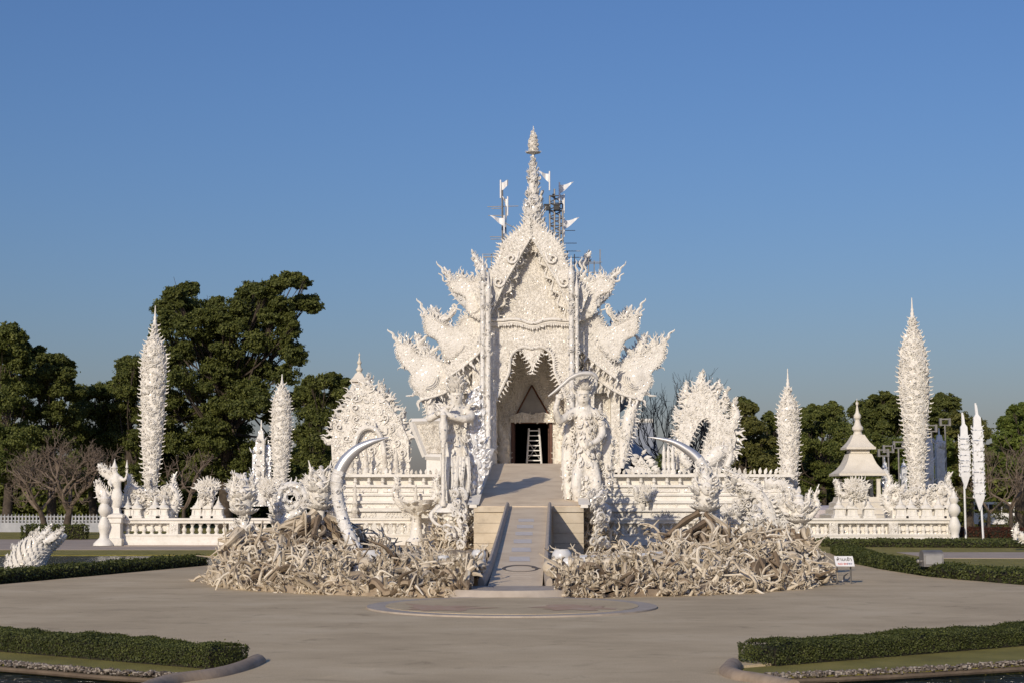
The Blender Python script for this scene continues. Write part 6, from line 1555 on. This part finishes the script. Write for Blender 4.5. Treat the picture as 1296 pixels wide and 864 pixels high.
tusk([(474, 728, 8.5), (457, 706, 8), (443, 680, 7.6), (433, 652, 7.2), (427, 625, 7.4), (428, 602, 8.2), (437, 583, 7.8), (452, 568, 6), (470, 559, 4), (482, 555.5, 2.2), (493, 552.5, .3)], 39.6, 'tall steel tusk curving up from the hands with its polished tip toward the temple', (-.9, -.6, -.2, 0, 0, 0, 0, 0, 0, 0, 0))
tusk([(905, 690, 6), (905, 660, 6.5), (903, 635, 7), (899, 612, 7), (892, 594, 7), (881, 578, 6.4), (867, 567, 5.2), (852, 559, 3.7), (836, 555, 2.2), (820, 552.5, .3)], 40.6, 'steel tusk sweeping low toward the temple from behind the bulky masked statue', (.2, .2, .2, .1, 0, 0, 0, 0, 0, 0))

# ------------------------------------------------------------------ small things on the ground
def text_mesh(txt, size, ext=.004):
    cu = bpy.data.curves.new('t', 'FONT'); cu.body = txt; cu.size = size; cu.align_x = 'CENTER'; cu.extrude = ext
    o = bpy.data.objects.new('t', cu); COL.objects.link(o); dg = bpy.context.evaluated_depsgraph_get()
    me = bpy.data.meshes.new_from_object(o.evaluated_get(dg)); bpy.data.objects.remove(o); return me
YN = 38.2; sc_ = W(1067, 723, YN); sg = thing('sign_board', (sc_[0], YN, 0), 'small white no entry sign board leaning at the edge of the hands', 'sign')
b0, b1, b2, b3 = W(1062, 717, YN), W(1081, 717, YN), W(1077, 702, YN + .25), W(1054.5, 702, YN + .25)
w_, h_ = .46, .33
e1 = unit(b1 - b0); ctr = (b0 + b1 + b2 + b3) / 4; e2 = unit((b2 + b3) / 2 - (b0 + b1) / 2); e2 = unit(e2 - e1 * np.dot(e1, e2)); e3 = np.cross(e1, e2)
Mx = Matrix([[e1[i], e2[i], e3[i], ctr[i]] for i in range(3)] + [[0, 0, 0, 1]])
def flatbox(w, h, t0, t1, x=0, y=0):
    mb = MB(); box(mb, x - w / 2, x + w / 2, y - h / 2, y + h / 2, t0, t1); me = mb.mesh('b'); me.transform(Mx); return me
build(flatbox(.46, .32, -.02, 0), 'board', M_board, sg, 0)
for txt, size, yy, mt, xx in (('ห้ามเข้า', .135, .005, M_black, 0), ('NO EN', .075, -.115, M_red, -.055), ('TRY', .075, -.115, M_blue, .115)):
    me = text_mesh(txt, size); me.transform(Matrix.Translation((xx, yy, .006))); me.transform(Mx); build(me, 'lettering', mt, sg, 0)
mb = MB()
for sx in (-.17, .17):
    p = ctr + e1 * sx - e3 * .03; bar(mb, p + e2 * .1, np.array([p[0], p[1] + .06, 0]) , .03)
build(mb, 'legs', M_steel, sg, 0)
# floodlight box on the hedge
YF = 42.5; fl = thing('floodlight_box', W(1179, 716, YF) * np.array([1, 1, 0]), 'grey rounded floodlight housing standing on the curved hedge', 'floodlight')
c = W(1179, 716, YF); mb = MB(); wv, hv = .27, .44; a = np.linspace(0, pi, 12)
sec = [(-.26, 0)] + [(-.26 * cos(t) if True else 0, .30 + .14 * sin(t)) for t in a] + [(.26, 0)]
p = np.array([(c[1] + y * .9, c[2] + z) for y, z in sec]); n = len(p)
V = np.vstack([np.c_[np.full(n, c[0] - wv), p], np.c_[np.full(n, c[0] + wv), p]]); i = np.arange(n); j = (i + 1) % n
mb.add(V, np.stack([i, j, j + n, i + n], -1), [list(range(n))[::-1], list(range(n, 2 * n))]); build(mb, 'housing', M_steel, fl, 30)
mb = MB(); box(mb, c[0] - wv + .05, c[0] + wv - .05, c[1] - .262, c[1] - .245, c[2] + .06, c[2] + .30); build(mb, 'front_panel', M_grey, fl, 0)
mb = MB(); tube(mb, [c + np.array([-wv - .10, -.05, .14]), c + np.array([-wv + .02, -.05, .14])], .035, 8); sphere(mb, c + np.array([-wv - .10, -.05, .14]), .06, 8, 6); build(mb, 'side_knob', M_steel, fl)
mb = MB()
box(mb, c[0] + .0, c[0] + .2, c[1] + .0, c[1] + .15, -.05, c[2] + .02)
build(mb, 'pedestal', M_steel, fl, 0)
# scaly naga tail at the far pond
YQ = 43.0; s = S(YQ); nq = thing('serpent_statue', W(45, 722, YQ) * np.array([1, 1, 0]), 'scaly white naga tail with flame spikes rising from the pond by the bare trees', 'statue')
P = smooth_path([W(34, 738, YQ) + np.array([0, -.3, 0]), W(37, 712, YQ) + np.array([0, -.2, 0]), W(46, 694, YQ), W(60, 684, YQ) + np.array([0, .5, 0]), W(72, 678, YQ) + np.array([0, .9, 0])], 26)
rr = np.interp(np.linspace(0, 1, 26), [0, .35, .7, .9, 1], [.50, .42, .24, .12, .04]); mb = MB(); tube(mb, P, rr, 18)
T_ = unit(np.gradient(P, axis=0))
for i in range(1, 25):
    a = np.linspace(0, 2 * pi, 15, endpoint=False) + (i % 2) * .21
    N_ = unit(np.cross(T_[i], [0, 1, 0])); B_ = np.cross(T_[i], N_); o_ = N_ * np.cos(a)[:, None] + B_ * np.sin(a)[:, None]
    sprout(mb, P[i] + o_ * rr[i] * .93, np.tile(T_[i], (15, 1)) * 1.0 + o_ * .12, o_, rr[i] * .55, (LF,))
build(mb, 'scaly_body', M_white, nq)
for x, y, tx, ty, k in ((30, 694, 50, 668, 1), (44, 686, 66, 664, 1.2), (60, 684, 82, 668, 1.1), (14, 716, 8, 704, .8), (20, 700, 16, 690, .9), (38, 690, 40, 674, .8), (56, 686, 74, 672, .8), (12, 722, 6, 714, .7)):
    naga([(x, y, 5.5 * k), ((x * 2 + tx) / 3 + 2, (y * 2 + ty) / 3, 4.6 * k), ((x + tx * 2) / 3 + 1, (y + ty * 2) / 3, 2.6 * k), (tx, ty - 3, .3)], YQ - .25, nq, 'spike', .2, 1, .8, .12, n=14, under=.12, mat=M_cool)
# little white naga head far right
YH = 66; nh = thing('serpent_statue', W(1291, 683, YH) * np.array([1, 1, 0]), 'little white curled naga head beside the path at the red brown hedge', 'statue')
naga([(1299, 684, 4), (1293, 678, 5), (1287, 674, 3.5), (1286, 668, 2), (1288, 660, .4)], YH, nh, 'head', .22, 1, .8, .18, n=16); naga([(1286, 682, 3), (1285, 676, 2.4), (1290, 672, 2)], YH - .2, nh, 'jaw', .14, -1, .8, .12, n=10)

# ------------------------------------------------------------------ banners, lamps, far objects
def banner(px, Y, y0, y1, w, label, foot):
    s = S(Y); c = W(px, y1, Y); c2 = W(foot[0], foot[1], Y); r = thing('banner', (c2[0], Y, 0), label, 'banner', 'tall white hanging banners')
    z0, z1 = c[2], ZZ(y0, Y); mb = MB()
    lathe(mb, (c[0], Y, 0), [(.02, z0), (w * .9 * s, z0 + .55), (w * s, z0 + .6), (w * s, z1 - 1.1), (w * .8 * s, z1 - 1.0), (w * .75 * s, z1 - .6), (w * .3 * s, z1 - .45), (.02, z1)], square=True, sy=.4)
    clad(mb, (c[0], Y, 0), [(w * s * .98, z0 + .7), (w * s * .98, z1 - 1.2)], .16, .3, .2, temps=(LF,), sy=.42); build(mb, 'cloth_column', M_flag, r, 20)
    for k in range(7):
        z = z0 + .8 + (z1 - z0 - 2) * k / 6; mb = MB(); box(mb, c[0] - w * s * 1.06, c[0] + w * s * 1.06, Y - w * s * .47, Y + w * s * .47, z, z + .05); build(mb, 'band', M_mirror, r, 0)
    mb = MB(); zz = np.linspace(z0 + .6, z1 - 1.1, 16)
    for sd in (-1, 1): sprout(mb, np.c_[np.full(16, c[0] + sd * w * s), np.full(16, Y), zz], np.tile([sd * .5, 0, 1.], (16, 1)), np.tile([0, -1., 0], (16, 1)), .2, (FL, FR))
    build(mb, 'edge_flames', M_flag, r); mb = MB(); tube(mb, [(c2[0], Y + .12, -.1), (c[0], Y + .16, z1 + .1)], .05, 6); build(mb, 'pole', M_flag, r)
    return r
banner(1222, 74.5, 524, 618, 5.6, 'tall white hanging banner nearer the widest pylon', (1223, 672))
banner(1240, 72.5, 512, 646, 6.0, 'tallest white hanging banner with pointed foot, at the right hand end', (1245.5, 676))
def lamp_post(px, top, bot, Y, label):
    s = S(Y); c = W(px, bot, Y); r = thing('lamp_post', (c[0], Y, 0), label, 'lamp post', 'thin lamp posts with square heads by the banners'); mb = MB(); z = ZZ(top, Y)
    tube(mb, [(c[0], Y, -.1), (c[0], Y, z)], .05, 6); build(mb, 'pole', M_steel, r); mb = MB()
    for dx in (-.26, .26): box(mb, c[0] + dx - .06, c[0] + dx + .06, Y - .1, Y + .1, z - .02, z + .42)
    box(mb, c[0] - .199, c[0] + .199, Y - .06, Y + .06, z + .33, z + .40); box(mb, c[0] - .199, c[0] + .199, Y - .06, Y + .06, z, z + .06); build(mb, 'lamp_head', M_steel, r, 0)
for px, top, lb in ((1120, 577, 'thin lamp post nearest the pavilion roof'), (1126.5, 572, 'thin lamp post second from the pavilion roof'), (1139.5, 567, 'thin lamp post just left of the widest pylon'), (1182, 546, 'thin lamp post just right of the widest pylon'), (1199.5, 538, 'tallest thin lamp post, left of the banners')):
    lamp_post(px, top, 660, 88, lb)
# white picket fence
def fence(p0, p1, Y, y0, label):
    a, b = W(p0, y0, Y), W(p1, y0, Y); r = thing('picket_fence', ((a[0] + b[0]) / 2, Y, 0), label, 'fence'); h = ZZ(651, Y); mb = MB()
    box(mb, a[0], b[0], Y, Y + .25, -.1, .62); build(mb, 'base_wall', M_shadepaint, r, 0); mb = MB()
    for z in (h * .62, h * .86): box(mb, a[0], b[0], Y + .07, Y + .13, z, z + .09)
    build(mb, 'rails', M_shadepaint, r, 0); n = int((b[0] - a[0]) / .24); mb = MB()
    for i in range(n):
        x = a[0] + (b[0] - a[0]) * (i + .5) / n; prism_xz(mb, [(x - .05, .621), (x + .05, .621), (x + .05, h - .1), (x, h + .08), (x - .05, h - .1)], Y + .02, Y + .065)
    o_ = build(mb, 'pickets', M_shadepaint, r, 0); o_['kind'] = 'stuff'
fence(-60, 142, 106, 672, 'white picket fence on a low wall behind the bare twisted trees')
# awning, van, building with grey roof
aw = thing('awning', W(1046, 651, 82) * np.array([1, 1, 0]), 'pale pinkish awning behind the balustrade, left of the pavilion', 'awning')
c0, c1 = W(1028, 652, 82), W(1060, 652, 82); zt = ZZ(639, 82); mb = MB(); prof_ = [(82, c0[2] - .1), (81.9, c0[2] + .3), (82.6, zt - .1), (84, zt), (85.6, zt - .2)]
V = [(x, y, z) for y, z in prof_ for x in (c0[0], c1[0])] + [(x, y + .03, z - .04) for y, z in prof_ for x in (c0[0], c1[0])]
q = [(2 * i, 2 * i + 1, 2 * i + 3, 2 * i + 2) for i in range(4)] + [(10 + 2 * i, 12 + 2 * i, 13 + 2 * i, 11 + 2 * i) for i in range(4)] + [(2 * i, 2 * i + 2, 12 + 2 * i, 10 + 2 * i) for i in range(4)] + [(2 * i + 1, 11 + 2 * i, 13 + 2 * i, 3 + 2 * i) for i in range(4)]
mb.add(V, q); build(mb, 'cloth', M_tarp, aw, 0); mb = MB()
for x in (c0[0] + .1, c1[0] - .1): tube(mb, [(x, 82.05, -.1), (x, 82.05, c0[2])], .05, 6); tube(mb, [(x, 85.5, -.1), (x, 85.5, zt - .25)], .05, 6)
build(mb, 'poles', M_steel, aw)
bl = thing('building', W(826, 640, 122) * np.array([1, 1, 0]), 'grey roofed building peeking out behind the temple, beside the dark leafless tree', 'building')
x0, x1 = W(770, 600, 122)[0], W(834, 600, 122)[0]; ze, zr_ = ZZ(574, 122), ZZ(532, 126); mb = MB()
prism_xz(mb, [(x0, -.1), (x1 - .8, -.1), (x1 - .8, ze), (x0, ze)], 122.5, 131); build(mb, 'wall', M_smooth, bl, 0)
mb = MB(); V = [(x0, 121.8, ze - .1), (x1, 121.8, ze - .1), (x1, 127, zr_), (x0, 127, zr_), (x1, 132.2, ze - .1), (x0, 132.2, ze - .1)]; V = V + [(a_, b_, c_ - .2) for a_, b_, c_ in V]
mb.add(V, [(0, 1, 2, 3), (3, 2, 4, 5), (7, 6, 9, 8), (8, 9, 11, 10), (0, 6, 7, 1), (5, 4, 10, 11), (1, 7, 8, 2), (2, 8, 10, 4), (0, 3, 9, 6), (3, 5, 11, 9)]); build(mb, 'roof', M_rooft, bl, 0)
mb = MB(); tube(mb, [(x0, 127, zr_ + .05), (x1, 127, zr_ + .05)], .2, 6); build(mb, 'ridge_cap', M_smooth, bl)
for k in range(3):
    mb = MB(); x = x1 - 2.2 - k * 1.3; box(mb, x, x + .8, 122.42, 122.48, ze - 2.2, ze - .7); build(mb, 'window', M_dark, bl, 0)
vn = thing('parked_van', W(1257, 648, 118) * np.array([1, 1, 0]), 'white van parked under the trees behind the banners', 'van')
c = W(1257, 648, 118); mb = MB(); x0 = c[0] - 1.7
pv = [(x0, .35), (x0 + 4.6, .35), (x0 + 4.6, .95), (x0 + 4.45, 1.15), (x0 + 3.75, 1.25), (x0 + 3.1, 2.0), (x0 + .2, 2.05), (x0, 1.8)]; prism_xz(mb, pv, 118, 119.8); build(mb, 'body', M_board, vn, 0)
for xa, xb in ((.3, 1.3), (1.4, 2.3), (2.4, 3.35)):
    mb = MB(); prism_xz(mb, [(x0 + xa, 1.2), (x0 + xb, 1.2), (x0 + xb - (.35 if xb > 3 else 0), 1.85), (x0 + xa, 1.85)], 117.98, 118.0); build(mb, 'window', M_dark, vn, 0)
for xw in (.9, 3.6):
    mb = MB(); m2 = MB(); lathe(m2, (0, 0, 0), [(.2, -.12), (.36, -.11), (.36, .11), (.2, .12)], 16); v = np.concatenate(m2.v)[:, [0, 2, 1]]; mb.add(v + np.array([x0 + xw, 118.05, .36]), m2.q[0][:, ::-1], m2.ng); wh = build(mb, 'wheel', M_black, vn)
    mb = MB(); m2 = MB(); lathe(m2, (0, 0, 0), [(.02, -.14), (.18, -.13), (.19, -.1)], 12); v = np.concatenate(m2.v)[:, [0, 2, 1]]; mb.add(v + np.array([x0 + xw, 118.05, .36]), m2.q[0][:, ::-1]); build(mb, 'rim', M_steel, wh)

# ------------------------------------------------------------------ trees
def branch_tubes(mb, p, d, L, r, depth, ends, g, spread=.6, gr=.12, kids=(2, 3), shrink=.72):
    n = 5; pts = [p]; dd = d
    for i in range(n):
        dd = unit(dd + g.normal(0, .16, 3) + np.array([0, 0, gr])); pts.append(pts[-1] + dd * L / n)
    tube(mb, pts, np.linspace(r, r * .68, n + 1), 6 if r > .05 else 4, caps=False)
    if depth == 0: ends.append((pts[-1], dd)); return
    for k in range(g.integers(kids[0], kids[1] + 1)):
        nd = unit(dd + g.normal(0, spread, 3)); branch_tubes(mb, pts[-1 if k < 2 else -2], nd, L * shrink * g.uniform(.8, 1.2), r * .66, depth - 1, ends, g, spread, gr, kids, shrink)
def crown_tree(base, trunk_top, clumps, leaf, mat, label, n_per=260, name='tree', rt=.35, seed=0, group=None, flat=.88, bark=None):
    """trunk, limbs to every clump, and leaf sized faces gathered in the clumps"""
    g = np.random.default_rng(seed); root = thing(name, base, label, 'tree', group); base = np.asarray(base, float)
    mb = MB(); tt = np.asarray(trunk_top, float); P = smooth_path([base - np.array([0, 0, .3]), (base + tt) / 2 + g.normal(0, .15, 3), tt], 10); tube(mb, P, np.linspace(rt * 1.25, rt * .7, 10), 9)
    for ic, (cx, cy, cz, r) in enumerate(clumps):
        if ic % 2: continue
        e = np.array([cx, cy, cz]); s0 = P[g.integers(5, 10)]; mid = s0 * .5 + e * .5 + np.array([0, 0, -.06 * np.linalg.norm(e - s0)]) + g.normal(0, .25, 3)
        L_ = smooth_path([s0, mid, e], 9); tube(mb, L_, np.linspace(rt * .26, rt * .06, 9), 5, caps=False)
        for k in range(4):
            f = e + g.normal(0, r * .55, 3); tube(mb, [L_[6], (L_[6] + f) / 2 + g.normal(0, .1, 3), f], [rt * .07, rt * .045, .012], 4, caps=False)
    build(mb, 'trunk', bark or M_bark, root)
    lv = MB(); C = np.array([c[:3] for c in clumps]); Rr = np.array([c[3] for c in clumps])
    # each clump is made of sprays of leaves
    for (c, r) in zip(C, Rr):
        ns = max(6, int(n_per / 30)); u = unit(g.normal(0, 1, (ns, 3))); u[:, 2] = u[:, 2] * .8 + .12
        sp = c + u * (r * g.uniform(.2, 1.25, (ns, 1)) ** .8) * np.array([1, 1, flat])
        k = g.integers(0, ns, n_per); pp = sp[k] + g.normal(0, r * .15, (n_per, 3)) * np.array([1, 1, .6])
        nn = unit(u[k] * .7 + np.array([0, -.15, .2]) + g.normal(0, .5, (n_per, 3)))
        up = unit(np.cross(nn, g.normal(0, 1, (n_per, 3)))); lv.put(LQ, frames(up, nn, leaf * .6 * g.uniform(.6, 1.4, n_per)), pp)
    build(lv, 'crown', mat, root, 0); return root
def px_clumps(lst, Y, g, rep=1, dy=3):
    out = []
    for x, y, r in lst:
        for k in range(rep):
            yy = Y + g.uniform(-dy, dy); p = W(x + g.normal(0, r * .45) * (k > 0), y + g.normal(0, r * .4) * (k > 0), yy); out.append((*p, r * S(Y) * g.uniform(.85, 1.2)))
    for x, y, r in lst:
        a = g.uniform(0, 2 * pi); out.append((*W(x + r * 1.0 * cos(a), y - abs(r * .8 * sin(a)), Y + g.uniform(-dy, dy)), r * S(Y) * g.uniform(.35, .6)))
    return out
g = np.random.default_rng(11)
big = [(222, 372, 13), (240, 368, 10), (214, 388, 14), (236, 388, 15), (212, 408, 15), (205, 424, 11), (232, 412, 15), (252, 404, 13), (268, 392, 14), (280, 400, 15), (258, 425, 15), (292, 416, 16), (305, 388, 13), (318, 375, 13), (334, 370, 13), (346, 362, 11), (358, 360, 10), (372, 357, 10), (386, 360, 9), (391, 382, 10), (378, 384, 10), (352, 384, 12), (330, 392, 15),
       (312, 410, 15), (340, 412, 15), (356, 402, 12), (365, 420, 13), (318, 436, 16), (342, 440, 15), (364, 446, 15), (376, 456, 12), (222, 440, 14), (235, 452, 14), (214, 462, 13), (290, 446, 15), (305, 470, 16), (334, 470, 16), (362, 476, 15), (226, 480, 16), (252, 500, 15), (212, 505, 16), (230, 520, 17), (256, 532, 18), (285, 515, 15), (300, 545, 18), (330, 510, 16), (346, 530, 16), (372, 510, 14), (272, 560, 18), (240, 560, 18), (216, 550, 17), (316, 575, 18), (350, 565, 16), (262, 448, 15), (276, 470, 16), (284, 432, 13), (262, 478, 15), (318, 495, 15), (296, 492, 15), (270, 520, 15), (308, 520, 15), (214, 585, 18), (250, 595, 18), (290, 600, 18), (330, 605, 16)]
cl_ = px_clumps(big, 118, g, 2, 4.5)
crown_tree(W(284, 640, 118) * np.array([1, 1, 0]), W(284, 490, 118), cl_, .30, M_leafd, 'largest tree, dark and spreading, between the tall pylon and the slim pylon', 2000, 'spreading_tree', .5, 3)
def list_tree(px, Y, pts, leaf, mat, label, n_per=1900, rep=2, seed=1, rt=.3, dy=3, top=None, name='tree'):
    gg = np.random.default_rng(seed); y0 = np.mean([p[1] for p in pts]); return crown_tree(W(px, 640, Y) * np.array([1, 1, 0]), W(px, top or y0 + 20, Y), px_clumps(pts, Y, gg, rep, dy), leaf, mat, label, n_per, name, rt, seed)
list_tree(400, 112, [(396, 488, 12), (412, 482, 12), (428, 486, 11), (386, 500, 12), (405, 505, 14), (424, 508, 13), (434, 500, 9), (390, 525, 14), (410, 530, 15), (424, 528, 10), (384, 552, 14), (402, 558, 15), (416, 555, 10), (388, 582, 14), (404, 590, 14), (396, 610, 13)], .28, M_leafd, 'dark rounded tree between the slim pylon and the flame shrine', seed=5)
list_tree(8, 108, [(4, 420, 12), (20, 428, 11), (-6, 440, 14), (28, 440, 9), (8, 452, 15), (28, 462, 14), (-8, 475, 16), (14, 485, 16), (36, 490, 15), (0, 515, 17), (26, 520, 17), (-12, 545, 18), (12, 555, 18), (34, 550, 15), (0, 590, 18), (22, 595, 16)], .30, M_leafm, 'olive tinted tall tree at the left hand edge', seed=6)
list_tree(66, 112, [(46, 450, 10), (60, 455, 10), (76, 462, 11), (84, 474, 10), (62, 472, 13), (48, 478, 13), (74, 490, 14), (90, 500, 12), (56, 500, 15), (44, 525, 15), (70, 525, 16), (92, 530, 14), (56, 555, 16), (82, 560, 16), (50, 590, 16), (76, 600, 16)], .28, M_leafd, 'layered dark tree next to the tall tree at the left hand edge', seed=7)
list_tree(122, 120, [(104, 500, 11), (118, 498, 11), (132, 500, 12), (146, 495, 11), (110, 520, 15), (130, 520, 16), (148, 518, 14), (104, 545, 16), (126, 548, 17), (146, 545, 15), (112, 580, 17), (136, 580, 17), (124, 610, 17), (100, 610, 15), (148, 606, 15)], .28, M_leafm, 'rounded green tree between the layered dark tree and the tall pylon', seed=8)
list_tree(165, 116, [(160, 462, 10), (172, 458, 10), (164, 478, 13), (178, 476, 12), (156, 496, 13), (172, 500, 15), (186, 500, 12), (162, 525, 16), (180, 530, 15), (160, 560, 16), (178, 565, 16), (166, 600, 16), (184, 605, 14)], .28, M_leafd, 'narrow dark tree just behind the tall pylon beside the winged figure', seed=9)
# far side of the temple
list_tree(938, 116, [(936, 518, 9), (948, 520, 8), (930, 530, 9), (945, 535, 11), (958, 542, 11), (935, 555, 13), (952, 562, 14), (968, 560, 12), (938, 585, 15), (958, 590, 15), (974, 590, 13), (944, 612, 15), (966, 615, 15)], .28, M_leafo, 'olive tree just right of the flame arch', seed=12)
list_tree(1036, 122, [(1016, 528, 10), (1030, 522, 10), (1044, 520, 10), (1056, 518, 9), (1020, 545, 13), (1038, 545, 13), (1056, 540, 13), (1012, 565, 14), (1032, 570, 15), (1052, 568, 15), (1020, 595, 15), (1044, 598, 15), (1014, 620, 14), (1034, 624, 14), (986, 590, 12), (990, 612, 14)], .28, M_leafm, 'mid green tree between the slim right pylon and the pavilion', seed=13)
list_tree(1112, 128, [(1092, 516, 10), (1106, 510, 10), (1120, 508, 10), (1134, 510, 10), (1084, 524, 9), (1100, 526, 12), (1118, 524, 12), (1136, 524, 12), (1150, 518, 10), (1096, 542, 12), (1116, 545, 13), (1136, 542, 13)], .30, M_leafd, 'dark umbrella shaped tree above the pavilion roof', seed=14, name='umbrella_tree')
list_tree(1192, 130, [(1180, 512, 9), (1192, 508, 9), (1204, 514, 9), (1186, 526, 11), (1202, 530, 11), (1194, 545, 12), (1180, 548, 11)], .30, M_leafd, 'dark flat topped tree behind the mirror towers', seed=15, name='umbrella_tree')
list_tree(1106, 114, [(1066, 545, 12), (1082, 550, 12), (1064, 570, 14), (1110, 562, 12), (1126, 566, 13), (1108, 585, 14), (1128, 592, 14), (1064, 600, 14), (1084, 605, 13), (1110, 612, 14), (1130, 618, 14), (1070, 622, 13)], .28, M_leafm, 'bushy green tree standing behind the pavilion posts', seed=16)
list_tree(1224, 112, [(1214, 532, 9), (1228, 536, 10), (1210, 550, 12), (1226, 555, 13), (1240, 552, 12), (1208, 575, 13), (1228, 580, 14), (1246, 576, 13), (1212, 602, 14), (1234, 606, 14), (1218, 624, 12)], .28, M_leafo, 'olive tree behind the two tall banners', seed=17)
list_tree(1290, 100, [(1284, 524, 10), (1300, 520, 10), (1276, 538, 11), (1292, 540, 13), (1308, 540, 12), (1270, 555, 12), (1288, 560, 14), (1304, 565, 14), (1264, 575, 11), (1282, 585, 14), (1300, 590, 14)], .27, M_leafb, 'bright green tree at the right hand edge', seed=18)
list_tree(1168, 112, [(1150, 560, 12), (1166, 570, 13), (1186, 566, 13), (1200, 574, 13), (1152, 590, 14), (1172, 598, 14), (1192, 600, 14), (1150, 618, 13), (1178, 622, 14), (1200, 622, 13)], .28, M_leafb, 'yellowish green tree filling in behind the widest pylon', seed=19)
list_tree(968, 128, [(942, 512, 7), (952, 516, 6), (976, 545, 10), (988, 552, 11), (984, 572, 12), (1000, 565, 11), (972, 528, 7), (982, 535, 9)], .28, M_leafd, 'tree with a small tuft above the flame arch shoulder', seed=20)
# the wood that closes the view
lv = MB()
for x0, x1, y0 in ((-160, 430, 560), (890, 1450, 570)):
    n = 52000; px = rng.uniform(x0, x1, n); Y = rng.uniform(134, 150, n); zt = np.array([ZZ(y0, 140)]) * (1 + .16 * np.sin(px * .05) + .10 * np.sin(px * .13 + 1))
    zz = zt * rng.uniform(.0, 1.0, n) ** .8; X = (px - CX) / F_PX * Y
    nn = unit(rng.normal(0, .6, (n, 3)) + np.array([0, -.3, .6])); up = unit(np.cross(nn, rng.normal(0, 1, (n, 3)))); lv.put(LQ, frames(up, nn, .55 * rng.uniform(.6, 1.4, n)), np.c_[X, Y, zz])
tag(build(lv, 'far_wood', M_leafm, None, 0), 'dark undergrowth and far wood closing the view behind the trees', 'wood', None, 'stuff')
# bare frangipani trees
def bare_tree(px, py, Y, h, r, label, mat, seed, depth=5, lean=(0, 0), gr=.1, L0=.34, spread=.62, name='bare_tree', kids=(2, 3), forks=3):
    gg = np.random.default_rng(seed); b = W(px, py, Y); b[2] = 0; root = thing(name, b, label, 'tree'); mb = MB(); e = []; r *= .75
    P = smooth_path([b - np.array([0, 0, .2]), b + np.array([lean[0] * .5, lean[1], h * .18]), b + np.array([lean[0], lean[1], h * .34])], 8); tube(mb, P, np.linspace(r * 1.35, r * .8, 8), 9, caps=False); build(mb, 'trunk', M_bark if mat is M_barkp else mat, root); mb = MB()
    for k in range(forks): branch_tubes(mb, P[-1 if k < 3 else -2], unit(np.array([cos(k * 2.1 + seed), sin(k * 2.1 + seed), .75])), h * L0 * .8, r * .62, depth, e, gg, spread, gr, kids, .74)
    build(mb, 'branches', mat, root)
    return root, e
bare_tree(82, 680, 90, 4.9, .27, 'bare twisted tree with thick mossy trunk beside the winged figure', M_barkp, 4, 6, (.25, 0), forks=4)
bare_tree(60, 682, 92, 4.5, .22, 'bare twisted tree leaning outward behind the scaly naga tail', M_barkp, 9, 6, (-.5, 0), forks=4)
bare_tree(232, 668, 92, 4.6, .16, 'leafless dry shrub between the tall pylon and the fan shaped bird', M_barkp, 3, 4, (0, 0), name='bare_shrub')
bare_tree(1280, 668, 92, 5.2, .16, 'leafless brownish tree at the right hand edge behind the red brown hedge', M_barkp, 5, 5, (0, 0), forks=5)
bare_tree(1252, 668, 98, 4.2, .13, 'leafless brownish shrub between the tallest banner and the right hand edge', M_barkp, 6, 4, (0, 0), name='bare_shrub', forks=4)
bare_tree(852, 640, 95, 8.2, .16, 'dark leafless tree between the temple side and the flame arch', M_darkwood, 12, 5, (0, 0), gr=.22, forks=5, spread=.5)
bare_tree(868, 640, 97, 7.4, .14, 'dark leafless tree partly hidden behind the flame arch', M_darkwood, 13, 5, (0, 0), gr=.25, forks=4, spread=.45)
# shrubs with small leaves in the low background
for i, (px, py, Y, r, mat, lb) in enumerate(((1228, 636, 100, 1.3, M_leafm, 'dark shrub behind the two banner poles'), (1262, 652, 101, 1.1, M_leafo, 'olive shrub below the parked van'), (840, 588, 88, 1.1, M_leafb, 'small green shrub behind the shaded terrace'), (1296, 655, 100, 1.2, M_leafo, 'olive shrub at the right hand edge under the leafless tree'))):
    c = W(px, py, Y); crown_tree((c[0], Y, 0), (c[0], Y, max(.6, c[2] * .6)), [(c[0] + q[0], Y + q[1], max(.5, c[2] + q[2]), r * .6) for q in ((0, 0, 0), (r * .6, 0, -.2), (-r * .6, .2, -.1), (0, -.3, .4), (r * .3, .2, .5))], .16, mat, lb, 260, 'shrub', .06, 30 + i)
